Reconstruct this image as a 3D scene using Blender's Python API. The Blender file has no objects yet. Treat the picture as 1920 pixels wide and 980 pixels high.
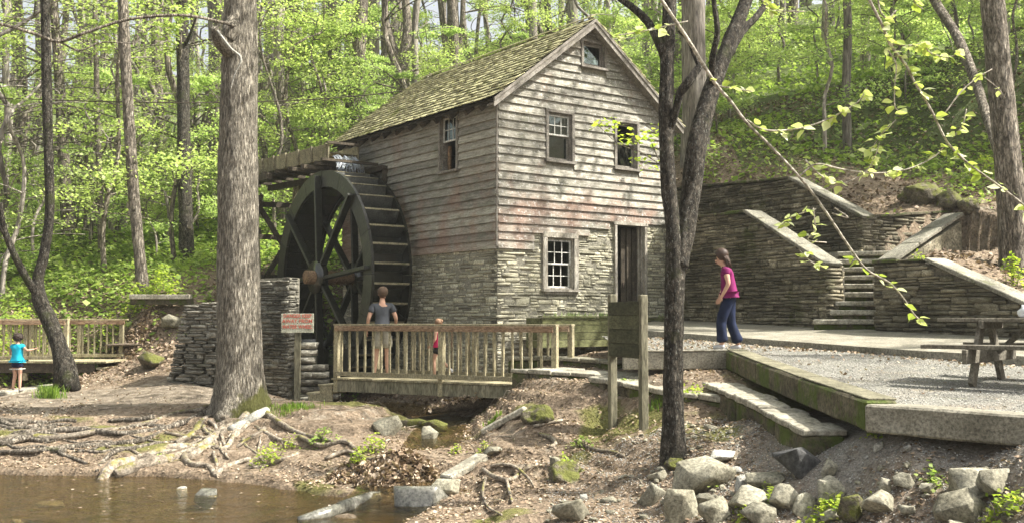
import bpy, bmesh, math, random
import numpy as np
from mathutils import Vector, Matrix, Euler
random.seed(7); rng = np.random.default_rng(7)
R = math.radians
SC = bpy.context.scene
COL = SC.collection

# ------------------------------------------------------------------ camera, sky, sun, exposure
FPX = 1935.0
TH = math.atan(105 / FPX)
cd = bpy.data.cameras.new('camera'); cam = bpy.data.objects.new('camera', cd); COL.objects.link(cam)
cd.sensor_width = 36; cd.lens = 36 * FPX / 1920; cd.clip_end = 2000; cd.clip_start = 0.05
cam.location = (0, 0, 0); cam.rotation_euler = (R(90) + TH, 0, 0)
SC.camera = cam
SUN_AZ = math.atan2(0.93, -0.12)       # direction towards the sun, clockwise from +Y
SUN_EL = R(50)
w = bpy.data.worlds.new('World'); SC.world = w; w.use_nodes = True
nt = w.node_tree; nt.nodes.clear()
sky = nt.nodes.new('ShaderNodeTexSky'); sky.sky_type = 'NISHITA'; sky.sun_disc = False
sky.sun_elevation = SUN_EL; sky.sun_rotation = SUN_AZ; sky.air_density = 1.0; sky.dust_density = 6.0; sky.ozone_density = 0.3
bg = nt.nodes.new('ShaderNodeBackground'); bg.inputs[1].default_value = 0.105
wo = nt.nodes.new('ShaderNodeOutputWorld')
hz = nt.nodes.new('ShaderNodeHueSaturation'); hz.inputs['Saturation'].default_value = .35; nt.links.new(sky.outputs[0], hz.inputs['Color']); nt.links.new(hz.outputs[0], bg.inputs[0]); nt.links.new(bg.outputs[0], wo.inputs[0])
sd = bpy.data.lights.new('sun', 'SUN'); sd.energy = 4.6; sd.angle = R(0.6); sd.color = (1.0, 0.95, 0.86)
sun = bpy.data.objects.new('sun', sd); COL.objects.link(sun)
S = Vector((math.sin(SUN_AZ) * math.cos(SUN_EL), math.cos(SUN_AZ) * math.cos(SUN_EL), math.sin(SUN_EL)))
sun.rotation_euler = S.to_track_quat('Z', 'Y').to_euler(); sun.location = (0, 0, 40)
SC.view_settings.view_transform = 'Standard'; SC.view_settings.look = 'None'; SC.view_settings.exposure = 1.47
SC.view_settings.gamma = 1.0; SC.view_settings.use_curve_mapping = False
SC.cycles.max_bounces = 6; SC.cycles.transparent_max_bounces = 8; SC.cycles.diffuse_bounces = 3
SC.cycles.glossy_bounces = 2; SC.cycles.transmission_bounces = 4
SC.cycles.sample_clamp_indirect = 4.0

# ------------------------------------------------------------------ maths helpers
def ray(px, py):
    u = (px - 960) / FPX; v = (490 - py) / FPX
    return u, math.cos(TH) - v * math.sin(TH), v * math.cos(TH) + math.sin(TH)
def P(px, py, Y):
    r = ray(px, py); k = Y / r[1]
    return (r[0] * k, Y, r[2] * k)
def _h(ix, iy, iz, s):
    n = np.sin(ix * 127.1 + iy * 311.7 + iz * 74.7 + s * 53.3) * 43758.5453
    return n - np.floor(n)
def vnoise(x, y, z=0.0, s=0.0):
    x = np.asarray(x, float); y = np.asarray(y, float); z = np.asarray(z, float) + x * 0
    ix, iy, iz = np.floor(x), np.floor(y), np.floor(z)
    fx, fy, fz = x - ix, y - iy, z - iz
    fx, fy, fz = [f * f * (3 - 2 * f) for f in (fx, fy, fz)]
    r = 0
    for a in (0, 1):
        for b in (0, 1):
            for c in (0, 1):
                wgt = (fx if a else 1 - fx) * (fy if b else 1 - fy) * (fz if c else 1 - fz)
                r = r + wgt * _h(ix + a, iy + b, iz + c, s)
    return r * 2 - 1
def fbm(x, y, z=0.0, o=4, s=0.0):
    r = 0; a = 1.0
    for k in range(o):
        r = r + a * vnoise(np.asarray(x) * 2 ** k, np.asarray(y) * 2 ** k, np.asarray(z) * 2 ** k, s + k); a *= 0.5
    return r / 1.9
def smooth_path(pts, k=4):
    p = [np.array(q, float) for q in pts]
    if len(p) < 3: return np.array([p[0] + (p[1] - p[0]) * t for t in np.linspace(0, 1, k + 1)])
    q = [2 * p[0] - p[1]] + p + [2 * p[-1] - p[-2]]
    out = []
    for i in range(1, len(q) - 2):
        for j in range(k):
            t = j / k
            out.append(0.5 * ((2 * q[i]) + (-q[i - 1] + q[i + 1]) * t + (2 * q[i - 1] - 5 * q[i] + 4 * q[i + 1] - q[i + 2]) * t * t + (-q[i - 1] + 3 * q[i] - 3 * q[i + 1] + q[i + 2]) * t ** 3))
    out.append(p[-1])
    return np.array(out)

# ------------------------------------------------------------------ object helpers
def np_mesh(name, V, Fc):
    V = np.asarray(V, np.float32); Fc = np.asarray(Fc, np.int32)
    me = bpy.data.meshes.new(name)
    me.vertices.add(len(V)); me.vertices.foreach_set('co', V.ravel())
    n, k = Fc.shape
    me.loops.add(n * k); me.loops.foreach_set('vertex_index', Fc.ravel())
    me.polygons.add(n); me.polygons.foreach_set('loop_start', np.arange(0, n * k, k, dtype=np.int32))
    me.update(calc_edges=True)
    return me
def link(name, me, mat=None, parent=None, smooth=False):
    if mat is not None and len(me.materials) == 0: me.materials.append(mat)
    if smooth: me.polygons.foreach_set('use_smooth', [True] * len(me.polygons))
    o = bpy.data.objects.new(name, me); COL.objects.link(o)
    if parent is not None: o.parent = parent
    return o
def tag(o, label=None, cat=None, group=None, kind=None):
    if label: o['label'] = label
    if cat: o['category'] = cat
    if group: o['group'] = group
    if kind: o['kind'] = kind
    return o
def thing(name, label, cat, loc=(0, 0, 0), rz=0, group=None):
    o = bpy.data.objects.new(name, None); COL.objects.link(o); o.empty_display_size = 0.2
    o.location = loc; o.rotation_euler = (0, 0, rz)
    return tag(o, label, cat, group)
class MB:
    def __init__(s): s.v = []; s.f = []
    def add(s, V, Fc):
        n = len(s.v); s.v += [tuple(map(float, q)) for q in V]; s.f += [tuple(int(i) + n for i in f) for f in Fc]; return s
    def box(s, c, d, rot=None, jit=0):
        V = []
        for x in (-.5, .5):
            for y in (-.5, .5):
                for z in (-.5, .5):
                    p = Vector((x * d[0], y * d[1], z * d[2]))
                    if jit: p += Vector([random.uniform(-jit, jit) for _ in range(3)])
                    if rot is not None: p = rot @ p
                    V.append((p[0] + c[0], p[1] + c[1], p[2] + c[2]))
        return s.add(V, [(0, 1, 3, 2), (4, 6, 7, 5), (0, 4, 5, 1), (2, 3, 7, 6), (0, 2, 6, 4), (1, 5, 7, 3)])
    def beam(s, a, b, w, h, up=(0, 0, 1)):
        a = Vector(a); b = Vector(b); d = b - a; L = d.length; d.normalize(); u = Vector(up)
        x = d.cross(u)
        if x.length < 1e-4: x = d.cross(Vector((0, 1, 0)))
        x.normalize(); z = x.cross(d)
        rot = Matrix((x, d, z)).transposed()
        return s.box((a + b) / 2, (w, L, h), rot)
    def prism(s, poly, z0, z1):
        n = len(poly); V = [(p[0], p[1], z0 if np.isscalar(z0) else z0[i]) for i, p in enumerate(poly)] + [(p[0], p[1], z1 if np.isscalar(z1) else z1[i]) for i, p in enumerate(poly)]
        return s.add(V, [tuple(range(n))[::-1], tuple(range(n, 2 * n))] + [(i, (i + 1) % n, n + (i + 1) % n, n + i) for i in range(n)])
    def build(s, name, mat, parent=None, smooth=False, bevel=0):
        me = bpy.data.meshes.new(name); me.from_pydata(s.v, [], s.f); me.update()
        bm = bmesh.new(); bm.from_mesh(me); bmesh.ops.recalc_face_normals(bm, faces=bm.faces)
        if bevel: bmesh.ops.bevel(bm, geom=list(bm.edges), offset=bevel, segments=1, affect='EDGES', clamp_overlap=True)
        bm.to_mesh(me); bm.free()
        return link(name, me, mat, parent, smooth)
def rough(o, amp=.012, cut=.14, fr=3.0, passes=3):
    bm = bmesh.new(); bm.from_mesh(o.data)
    for _ in range(passes):
        es = [e for e in bm.edges if e.calc_length() > cut]
        if not es: break
        bmesh.ops.subdivide_edges(bm, edges=es, cuts=1, use_grid_fill=True)
    bmesh.ops.triangulate(bm, faces=[f for f in bm.faces if len(f.verts) > 4]); bm.normal_update()
    C_ = np.array([v.co[:] for v in bm.verts]); Nn = np.array([v.normal[:] for v in bm.verts]); k = random.random() * 90
    C_ = C_ + Nn * (amp * fbm(C_[:, 0] * fr + k, C_[:, 1] * fr, C_[:, 2] * fr, 4, 3))[:, None]
    for v, c in zip(bm.verts, C_): v.co = c
    bm.to_mesh(o.data); bm.free(); o.data.update(); return o
def tube(pts, rad, n=8, cap=True, rough=0.0, seed=0, fl=None):
    pts = np.array(pts, float); m = len(pts)
    rad = np.interp(np.linspace(0, 1, m), np.linspace(0, 1, len(rad)), rad)
    T = np.gradient(pts, axis=0); T /= np.linalg.norm(T, axis=1)[:, None] + 1e-9
    a = np.array([1.0, 0, 0]) if abs(T[0][0]) < .9 else np.array([0, 1.0, 0])
    N = a - T[0] * a.dot(T[0]); N /= np.linalg.norm(N)
    V = []; ang = np.arange(n) * 2 * math.pi / n
    for i in range(m):
        N = N - T[i] * N.dot(T[i]); N /= np.linalg.norm(N) + 1e-9
        B = np.cross(T[i], N)
        r = np.full(n, rad[i])
        if rough: r = r * (1 + rough * fbm(np.cos(ang) * 2 + seed, np.sin(ang) * 2, np.full(n, i * .35), 3, seed))
        if fl is not None: r = r * fl(i / (m - 1), ang)
        V.append(pts[i] + np.outer(np.cos(ang) * r, N) + np.outer(np.sin(ang) * r, B))
    V = np.concatenate(V)
    i, j = np.meshgrid(np.arange(m - 1), np.arange(n), indexing='ij'); i = i.ravel(); j = j.ravel(); j2 = (j + 1) % n
    Fc = np.stack([i * n + j, i * n + j2, (i + 1) * n + j2, (i + 1) * n + j], 1)
    if cap:
        c0 = len(V); V = np.vstack([V, pts[0][None], pts[-1][None]])
        k = np.arange(n); k2 = (k + 1) % n
        Fc = np.vstack([Fc, np.stack([k2, k, np.full(n, c0), np.full(n, c0)], 1), np.stack([(m - 1) * n + k, (m - 1) * n + k2, np.full(n, c0 + 1), np.full(n, c0 + 1)], 1)])
    return V, Fc
class Q:                                             # joins quad arrays (a cap triangle is written as a quad with a doubled corner)
    def __init__(s): s.V = []; s.F = []; s.n = 0
    def add(s, V, Fc): s.V.append(V); s.F.append(np.asarray(Fc) + s.n); s.n += len(V); return s
    def build(s, name, mat, parent=None, smooth=True):
        V = np.concatenate(s.V); Fc = np.concatenate(s.F)
        tri = Fc[:, 2] == Fc[:, 3]
        me = bpy.data.meshes.new(name)
        if tri.any():
            me.from_pydata(V.tolist(), [], Fc[~tri].tolist() + Fc[tri][:, :3].tolist()); me.update()
        else: me = np_mesh(name, V, Fc)
        return link(name, me, mat, parent, smooth)

# ------------------------------------------------------------------ materials
def mat_base(name):
    m = bpy.data.materials.new(name); m.use_nodes = True; t = m.node_tree
    return m, t, t.nodes['Principled BSDF']
def N(t, ty, **k):
    n = t.nodes.new(ty)
    for a, b in k.items():
        if a.startswith('i_'): n.inputs[a[2:].replace('_', ' ')].default_value = b
        else: setattr(n, a, b)
    return n
def ramp(t, src, stops):
    r = N(t, 'ShaderNodeValToRGB'); e = r.color_ramp.elements
    while len(e) > 1: e.remove(e[-1])
    e[0].position = stops[0][0]; e[0].color = (*stops[0][1], 1)
    for p, c in stops[1:]:
        q = e.new(p); q.color = (*c, 1)
    t.links.new(src, r.inputs[0]); return r
def mixc(t, fac, a, b, mode='MIX'):
    m = N(t, 'ShaderNodeMix', data_type='RGBA', blend_type=mode)
    for s, k in ((fac, 0), (a, 6), (b, 7)):
        if hasattr(s, 'links'): t.links.new(s, m.inputs[k])
        else: m.inputs[k].default_value = s if k == 0 else (*s, 1)
    return m.outputs[2]
def mathn(t, op, a, b=0.0, clamp=False):
    m = N(t, 'ShaderNodeMath', operation=op, use_clamp=clamp)
    for s, k in ((a, 0), (b, 1)):
        if hasattr(s, 'links'): t.links.new(s, m.inputs[k])
        else: m.inputs[k].default_value = s
    return m.outputs[0]
def stone_like(name, stops, scale=6, stretch=(1, 1, 1), detail=8, bump=0.4, bdist=0.02, rough=0.9, vary=0.35, moss=0.0, mosscol=(.09, .12, .02), mscale=2.5, flakes=None, fine=40, spec=0.3, mossup=False, footmoss=None, patch=0.0, plates=None):
    """noise-coloured solid with per-piece variation, optional moss and pale flakes"""
    m, t, p = mat_base(name)
    tc = N(t, 'ShaderNodeTexCoord'); oi = N(t, 'ShaderNodeObjectInfo'); ge = N(t, 'ShaderNodeNewGeometry')
    rnd = mathn(t, 'FRACT', mathn(t, 'ADD', oi.outputs['Random'], ge.outputs['Random Per Island']))
    mp = N(t, 'ShaderNodeMapping'); mp.inputs['Scale'].default_value = stretch
    cmb = N(t, 'ShaderNodeVectorMath', operation='MULTIPLY_ADD')
    t.links.new(tc.outputs['Object'], cmb.inputs[0]); cmb.inputs[1].default_value = (1, 1, 1)
    off = mathn(t, 'MULTIPLY', oi.outputs['Random'], 37.0)
    cx = N(t, 'ShaderNodeCombineXYZ')
    for k in range(3): t.links.new(off, cx.inputs[k])
    t.links.new(cx.outputs[0], cmb.inputs[2])
    t.links.new(cmb.outputs[0], mp.inputs[0])
    n1 = N(t, 'ShaderNodeTexNoise', i_Scale=scale, i_Detail=detail, i_Roughness=0.65); t.links.new(mp.outputs[0], n1.inputs['Vector'])
    n2 = N(t, 'ShaderNodeTexNoise', i_Scale=fine, i_Detail=4, i_Roughness=0.7); t.links.new(mp.outputs[0], n2.inputs['Vector'])
    c = ramp(t, n1.outputs[0], stops).outputs[0]
    hs = N(t, 'ShaderNodeHueSaturation'); t.links.new(c, hs.inputs['Color'])
    t.links.new(mathn(t, 'ADD', mathn(t, 'MULTIPLY', rnd, 2 * vary), 1 - vary), hs.inputs['Value'])
    hs.inputs['Saturation'].default_value = 1.0
    c = hs.outputs[0]
    c = mixc(t, 0.8, c, ramp(t, n2.outputs[0], [(0.33, (.28, .28, .28)), (0.5, (.95, .95, .95)), (0.68, (1.6, 1.6, 1.6))]).outputs[0], 'MULTIPLY')
    if patch:
        np_ = N(t, 'ShaderNodeTexNoise', i_Scale=.75, i_Detail=5, i_Roughness=0.6); t.links.new(ge.outputs['Position'], np_.inputs['Vector'])
        c = mixc(t, patch, c, ramp(t, np_.outputs[0], [(.36, (.38, .36, .30)), (.5, (.85, .83, .76)), (.62, (1.55, 1.5, 1.4))]).outputs[0], 'MULTIPLY')
    pl_out = None
    if plates:
        ds_ = N(t, 'ShaderNodeVectorMath', operation='MULTIPLY_ADD'); t.links.new(n1.outputs[1], ds_.inputs[0]); ds_.inputs[1].default_value = (.16, .16, .16)
        mp2 = N(t, 'ShaderNodeMapping'); mp2.inputs['Scale'].default_value = (1, 1, plates[1]); t.links.new(cmb.outputs[0], mp2.inputs[0]); t.links.new(mp2.outputs[0], ds_.inputs[2])
        vp = N(t, 'ShaderNodeTexVoronoi', i_Scale=plates[0], feature='DISTANCE_TO_EDGE'); t.links.new(ds_.outputs[0], vp.inputs['Vector'])
        rp = ramp(t, vp.outputs[0], [(0.0, (.42, .40, .36)), (.10, (1.0, 1.0, 1.0)), (.3, (1.3, 1.3, 1.3))]); pl_out = rp.outputs[0]
        c = mixc(t, .9, c, pl_out, 'MULTIPLY')
    if flakes:
        v = N(t, 'ShaderNodeTexNoise', i_Scale=flakes[1], i_Detail=5, i_Roughness=0.75); t.links.new(mp.outputs[0], v.inputs['Vector'])
        f = ramp(t, v.outputs[0], [(flakes[2], (0, 0, 0)), (flakes[2] + .06, (1, 1, 1))])
        c = mixc(t, mathn(t, 'MULTIPLY', f.outputs[0], flakes[3]), c, flakes[0])
    if moss:
        n3 = N(t, 'ShaderNodeTexNoise', i_Scale=mscale, i_Detail=6, i_Roughness=0.7); t.links.new(ge.outputs['Position'] if patch else tc.outputs['Object'], n3.inputs['Vector'])
        s = n3.outputs[0]
        if mossup:
            sx = N(t, 'ShaderNodeSeparateXYZ'); t.links.new(ge.outputs['Normal'], sx.inputs[0])
            s = mathn(t, 'ADD', s, mathn(t, 'MULTIPLY', sx.outputs[2], 0.12))
        f = ramp(t, s, [(0.72 - 0.4 * moss, (0, 0, 0)), (0.82 - 0.4 * moss, (1, 1, 1))])
        c = mixc(t, mathn(t, 'MULTIPLY', f.outputs[0], 0.85), c, mixc(t, n2.outputs[0], tuple(x * .5 for x in mosscol), tuple(x * 1.6 for x in mosscol)))
    if footmoss:
        n5 = N(t, 'ShaderNodeTexNoise', i_Scale=2.2, i_Detail=7, i_Roughness=0.75); t.links.new(tc.outputs['Object'], n5.inputs['Vector'])
        sz = N(t, 'ShaderNodeSeparateXYZ'); t.links.new(tc.outputs['Object'], sz.inputs[0])
        s5 = mathn(t, 'ADD', n5.outputs[0], mathn(t, 'MULTIPLY', mathn(t, 'SUBTRACT', footmoss[0], mathn(t, 'ADD', sz.outputs[2], mathn(t, 'MULTIPLY', sz.outputs[0], -footmoss[2]))), .55))
        f5 = ramp(t, s5, [(.5, (0, 0, 0)), (.62, (1, 1, 1))]); c = mixc(t, mathn(t, 'MULTIPLY', f5.outputs[0], .9), c, mixc(t, n2.outputs[0], tuple(x * .45 for x in footmoss[1]), tuple(x * 1.5 for x in footmoss[1])))
    t.links.new(c, p.inputs['Base Color']); p.inputs['Roughness'].default_value = rough
    p.inputs['Specular IOR Level'].default_value = spec
    b = N(t, 'ShaderNodeBump'); b.inputs['Strength'].default_value = bump; b.inputs['Distance'].default_value = bdist
    hgt = mathn(t, 'ADD', n1.outputs[0], mathn(t, 'MULTIPLY', n2.outputs[0], 0.5))
    if pl_out is not None: hgt = mathn(t, 'ADD', hgt, mathn(t, 'MULTIPLY', pl_out, .8))
    t.links.new(hgt, b.inputs['Height'])
    t.links.new(b.outputs[0], p.inputs['Normal'])
    return m
def leaf_mat(name, cols, trans=0.5, rough=0.5):
    m, t, p = mat_base(name)
    oi = N(t, 'ShaderNodeObjectInfo'); ge = N(t, 'ShaderNodeNewGeometry')
    rnd = mathn(t, 'FRACT', mathn(t, 'ADD', oi.outputs['Random'], ge.outputs['Random Per Island']))
    k = len(cols); c = ramp(t, rnd, [(i / (k - 1), cols[i]) for i in range(k)]).outputs[0]
    t.links.new(c, p.inputs['Base Color']); p.inputs['Roughness'].default_value = rough; p.inputs['Specular IOR Level'].default_value = 0.35
    tr = N(t, 'ShaderNodeBsdfTranslucent'); t.links.new(mixc(t, 1.0, c, (1.25, 1.3, .85), 'MULTIPLY'), tr.inputs[0])
    mx = N(t, 'ShaderNodeMixShader'); mx.inputs[0].default_value = trans
    t.links.new(p.outputs[0], mx.inputs[1]); t.links.new(tr.outputs[0], mx.inputs[2])
    t.links.new(mx.outputs[0], t.nodes['Material Output'].inputs[0])
    return m
def plain(name, col, rough=0.7, spec=0.3, metal=0, var=0.25, scale=20):
    m, t, p = mat_base(name)
    tc = N(t, 'ShaderNodeTexCoord'); n1 = N(t, 'ShaderNodeTexNoise', i_Scale=scale, i_Detail=4); t.links.new(tc.outputs['Object'], n1.inputs['Vector'])
    c = ramp(t, n1.outputs[0], [(0.3, tuple(x * (1 - var) for x in col)), (0.7, tuple(min(1, x * (1 + var)) for x in col))]).outputs[0]
    t.links.new(c, p.inputs['Base Color']); p.inputs['Roughness'].default_value = rough; p.inputs['Specular IOR Level'].default_value = spec; p.inputs['Metallic'].default_value = metal
    return m
g = lambda v, a=1.0, b=.9: (v, v * a, v * b)
MT = {}
MT['bark'] = stone_like('grey_bark', [(.36, (.10, .085, .065)), (.5, (.21, .18, .14)), (.64, (.33, .295, .24))], scale=9, stretch=(1.5, 1.5, .4), bump=1.0, bdist=.04, vary=.12, plates=(16, .2), fine=26, moss=.22, mosscol=(.085, .10, .025), mscale=1.2)
MT['bark_big'] = stone_like('furrowed_bark', [(.38, (.13, .113, .085)), (.47, (.26, .23, .18)), (.6, (.42, .385, .315))], scale=30, stretch=(1.5, 1.5, .24), bump=1.0, bdist=.05, vary=.05, fine=26, plates=(17, .22), moss=.02, mscale=.9, footmoss=(.18, (.15, .155, .03), .9))
MT['bark_dark'] = stone_like('dark_mossy_bark', plates=(26, .45), stops=[(.38, (.022, .018, .013)), (.5, (.065, .055, .04)), (.64, (.16, .14, .11))], scale=16, stretch=(1.3, 1.3, .6), bump=1.0, bdist=.04, vary=.1, fine=35, moss=.42, mosscol=(.06, .07, .02), mscale=1.6, flakes=((.40, .40, .34), 30, .57, .65))
MT['bark_far'] = stone_like('pale_far_bark', [(.3, (.12, .10, .085)), (.5, (.22, .195, .165)), (.7, (.34, .31, .27))], scale=3, stretch=(1.6, 1.6, .2), bump=.7, bdist=.05, vary=.35, fine=12, moss=.2, mosscol=(.10, .12, .04))
MT['root'] = stone_like('root_wood', [(.36, (.09, .072, .052)), (.5, (.22, .185, .14)), (.66, (.38, .335, .265))], scale=9, bump=.8, bdist=.03, vary=.2, fine=30, moss=.25, mosscol=(.16, .15, .03), mscale=2.5, mossup=True)
MT['siding'] = None
MT['stone_mill'] = stone_like('mill_limestone', [(.28, (.21, .195, .135)), (.42, (.36, .34, .25)), (.58, (.47, .45, .35)), (.75, (.62, .60, .50))], scale=4.5, bump=.7, bdist=.03, vary=.35, fine=28, patch=.35, moss=.14, mosscol=(.12, .12, .035), flakes=((.62, .60, .52), 7, .64, .7))
MT['stone_wet'] = stone_like('pier_limestone', [(.28, (.07, .068, .055)), (.45, (.19, .18, .15)), (.58, (.33, .32, .28)), (.72, (.58, .57, .52))], scale=3.5, bump=.8, bdist=.03, vary=.45, fine=24, patch=.6, moss=.3, mosscol=(.06, .075, .02), mscale=1.2)
MT['stone_wall'] = stone_like('retaining_wall_stone', [(.28, (.08, .07, .045)), (.45, (.17, .155, .11)), (.6, (.28, .255, .19)), (.78, (.50, .47, .39))], scale=3, bump=.8, bdist=.03, vary=.38, fine=24, patch=.65, moss=.4, mosscol=(.06, .07, .018), mscale=.9)
MT['mortar_mill'] = stone_like('mill_mortar', [(.3, (.17, .158, .12)), (.7, (.31, .295, .235))], scale=9, bump=.5, vary=0)
MT['mortar'] = stone_like('mortar', [(.3, (.05, .044, .032)), (.7, (.16, .145, .11))], scale=5, bump=.5, vary=0)
MT['cap'] = stone_like('cap_concrete', [(.3, (.13, .125, .10)), (.55, (.235, .225, .185)), (.8, (.33, .32, .275))], scale=3, bump=.4, vary=.15, fine=30, patch=.5, moss=.34, mosscol=(.08, .09, .03), mscale=2)
MT['concrete'] = stone_like('weathered_concrete', [(.3, (.13, .12, .09)), (.5, (.215, .2, .155)), (.75, (.31, .295, .24))], scale=2.2, bump=.35, vary=.05, fine=35, moss=.1, mosscol=(.12, .14, .03), mscale=1.5)
MT['mossy'] = stone_like('mossy_curb', [(.3, (.05, .042, .028)), (.55, (.11, .095, .06)), (.8, (.2, .18, .13))], scale=4, bump=.9, bdist=.04, vary=.2, fine=22, moss=.62, mosscol=(.065, .095, .012), mscale=2.2)
MT['flag'] = stone_like('flagstone', [(.3, (.17, .155, .115)), (.5, (.30, .28, .22)), (.75, (.44, .42, .35))], scale=3, bump=.6, bdist=.03, vary=.15, fine=22, moss=.14, mosscol=(.08, .11, .02))
MT['soil'] = stone_like('dark_soil', [(.3, (.06, .045, .032)), (.6, (.14, .11, .08)), (.8, (.24, .19, .145))], scale=9, bump=.9, bdist=.04, vary=.1)
MT['twig'] = stone_like('pale_twig', [(.3, (.26, .235, .18)), (.7, (.5, .46, .38))], scale=20, bump=.3, vary=.1)
MT['rock'] = stone_like('creek_rock', [(.3, (.12, .11, .075)), (.5, (.225, .21, .155)), (.72, (.33, .315, .245))], scale=2.6, bump=.6, bdist=.03, vary=.2, fine=30, moss=.15, mosscol=(.11, .12, .03))
MT['rock_dark'] = stone_like('dark_rock', [(.3, (.035, .035, .035)), (.55, (.09, .09, .088)), (.8, (.24, .235, .22))], scale=3, bump=.6, bdist=.03, vary=.2, fine=25)
MT['rock_moss'] = stone_like('moss_rock', [(.3, (.06, .052, .035)), (.6, (.15, .13, .09)), (.8, (.3, .28, .2))], scale=5, bump=1, bdist=.06, vary=.2, fine=30, moss=.58, mosscol=(.11, .12, .02), mscale=5, mossup=True)
MT['rock_wet'] = stone_like('wet_rock', [(.3, (.07, .068, .055)), (.6, (.15, .145, .12)), (.8, (.26, .25, .22))], scale=3, bump=.5, bdist=.02, vary=.2, fine=25, rough=.25, spec=.6)
MT['rock_white'] = stone_like('pale_rock', [(.3, (.24, .235, .2)), (.6, (.38, .37, .33)), (.8, (.52, .51, .47))], scale=4, bump=.5, vary=.15)
MT['shingle'] = stone_like('split_shingle', [(.25, (.18, .165, .09)), (.45, (.36, .335, .19)), (.6, (.52, .49, .29)), (.8, (.66, .63, .42))], scale=9, stretch=(1, 1, 1), bump=.6, vary=.35, fine=40, moss=.42, mosscol=(.20, .23, .035), mscale=.9)
MT['roofdeck'] = plain('dark_sheathing', (.03, .026, .02))
MT['trim'] = stone_like('grey_trim_board', [(.3, (.13, .115, .095)), (.55, (.235, .215, .185)), (.8, (.34, .325, .295))], scale=8, stretch=(1, 1, 1), bump=.4, vary=.12, fine=45, flakes=((.55, .54, .5), 9, .64, .5))
MT['dark_beam'] = stone_like('dark_old_timber', [(.3, (.035, .028, .02)), (.6, (.08, .065, .045)), (.8, (.13, .11, .08))], scale=9, bump=.5, vary=.2)
MT['casing'] = stone_like('pale_window_casing', [(.3, (.16, .14, .11)), (.5, (.31, .285, .235)), (.75, (.48, .455, .40))], scale=7, stretch=(1, 1, .3), bump=.4, vary=.1, fine=40)
MT['sash'] = stone_like('white_sash_paint', [(.3, (.42, .41, .36)), (.6, (.66, .65, .6))], scale=12, bump=.2, vary=.05)
MT['deck'] = stone_like('treated_deck_wood', [(.3, (.19, .165, .095)), (.5, (.30, .265, .165)), (.75, (.42, .385, .27))], scale=7, stretch=(1, 1, .5), bump=.4, vary=.2, fine=40, moss=.1, mosscol=(.12, .13, .03))
MT['rail'] = stone_like('reddish_rail_wood', [(.3, (.17, .10, .06)), (.5, (.27, .18, .11)), (.75, (.38, .30, .21))], scale=5, stretch=(.3, 1, 1), bump=.4, vary=.12, fine=40)
MT['green_wood'] = stone_like('algae_green_boards', [(.3, (.075, .08, .03)), (.55, (.15, .155, .07)), (.8, (.24, .235, .14))], scale=4, stretch=(.4, 1, 1), bump=.4, vary=.2, fine=30)
MT['board_dark'] = stone_like('dark_stained_boards', [(.3, (.035, .035, .018)), (.55, (.075, .075, .04)), (.8, (.13, .13, .075))], scale=4, stretch=(.4, 1, 1), bump=.4, vary=.3, fine=30)
MT['old_post'] = stone_like('weathered_post', [(.3, (.10, .095, .06)), (.55, (.2, .185, .125)), (.8, (.3, .28, .2))], scale=8, stretch=(1, 1, .2), bump=.5, vary=.15, fine=40, moss=.2, mosscol=(.09, .11, .03))
MT['table'] = stone_like('dark_table_wood', [(.3, (.08, .07, .052)), (.55, (.17, .155, .12)), (.8, (.27, .25, .205))], scale=7, stretch=(1, 1, 1), bump=.4, vary=.15, fine=40)
MT['wheel'] = stone_like('wet_wheel_wood', [(.3, (.008, .008, .006)), (.55, (.022, .022, .015)), (.8, (.045, .045, .032))], scale=6, bump=.25, vary=.3, fine=30, rough=.2, spec=.9, moss=.15, mosscol=(.03, .04, .012))
MT['wheel_rim'] = stone_like('rim_wood', [(.3, (.008, .008, .006)), (.55, (.022, .022, .015)), (.8, (.055, .055, .040))], scale=6, bump=.5, vary=.2, fine=30, rough=.32, spec=.5, moss=.15, mosscol=(.05, .06, .02))
MT['bucket'] = stone_like('wet_sky_sheen_bucket', [(.3, (.035, .036, .032)), (.55, (.075, .078, .07)), (.8, (.15, .155, .145))], scale=5, bump=.25, vary=.2, fine=30, rough=.28, spec=.9)  # wet wood; the paler grey stands in for sky reflected on the buckets
MT['flume'] = stone_like('flume_wood', [(.3, (.13, .115, .07)), (.55, (.24, .215, .14)), (.8, (.34, .31, .21))], scale=6, bump=.5, vary=.25, fine=30, moss=.25, mosscol=(.09, .1, .03))
MT['axle'] = stone_like('axle_log', [(.3, (.13, .08, .045)), (.6, (.26, .17, .1)), (.8, (.36, .26, .17))], scale=6, bump=.5, vary=.1, fine=30)
MT['sign'] = stone_like('sign_board', [(.3, (.26, .26, .19)), (.6, (.42, .42, .33)), (.8, (.52, .52, .44))], scale=8, bump=.3, vary=.08)
MT['red'] = plain('red_paint', (.46, .09, .06), var=.3, scale=60)
MT['iron'] = plain('rusty_iron', (.06, .045, .035))
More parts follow.
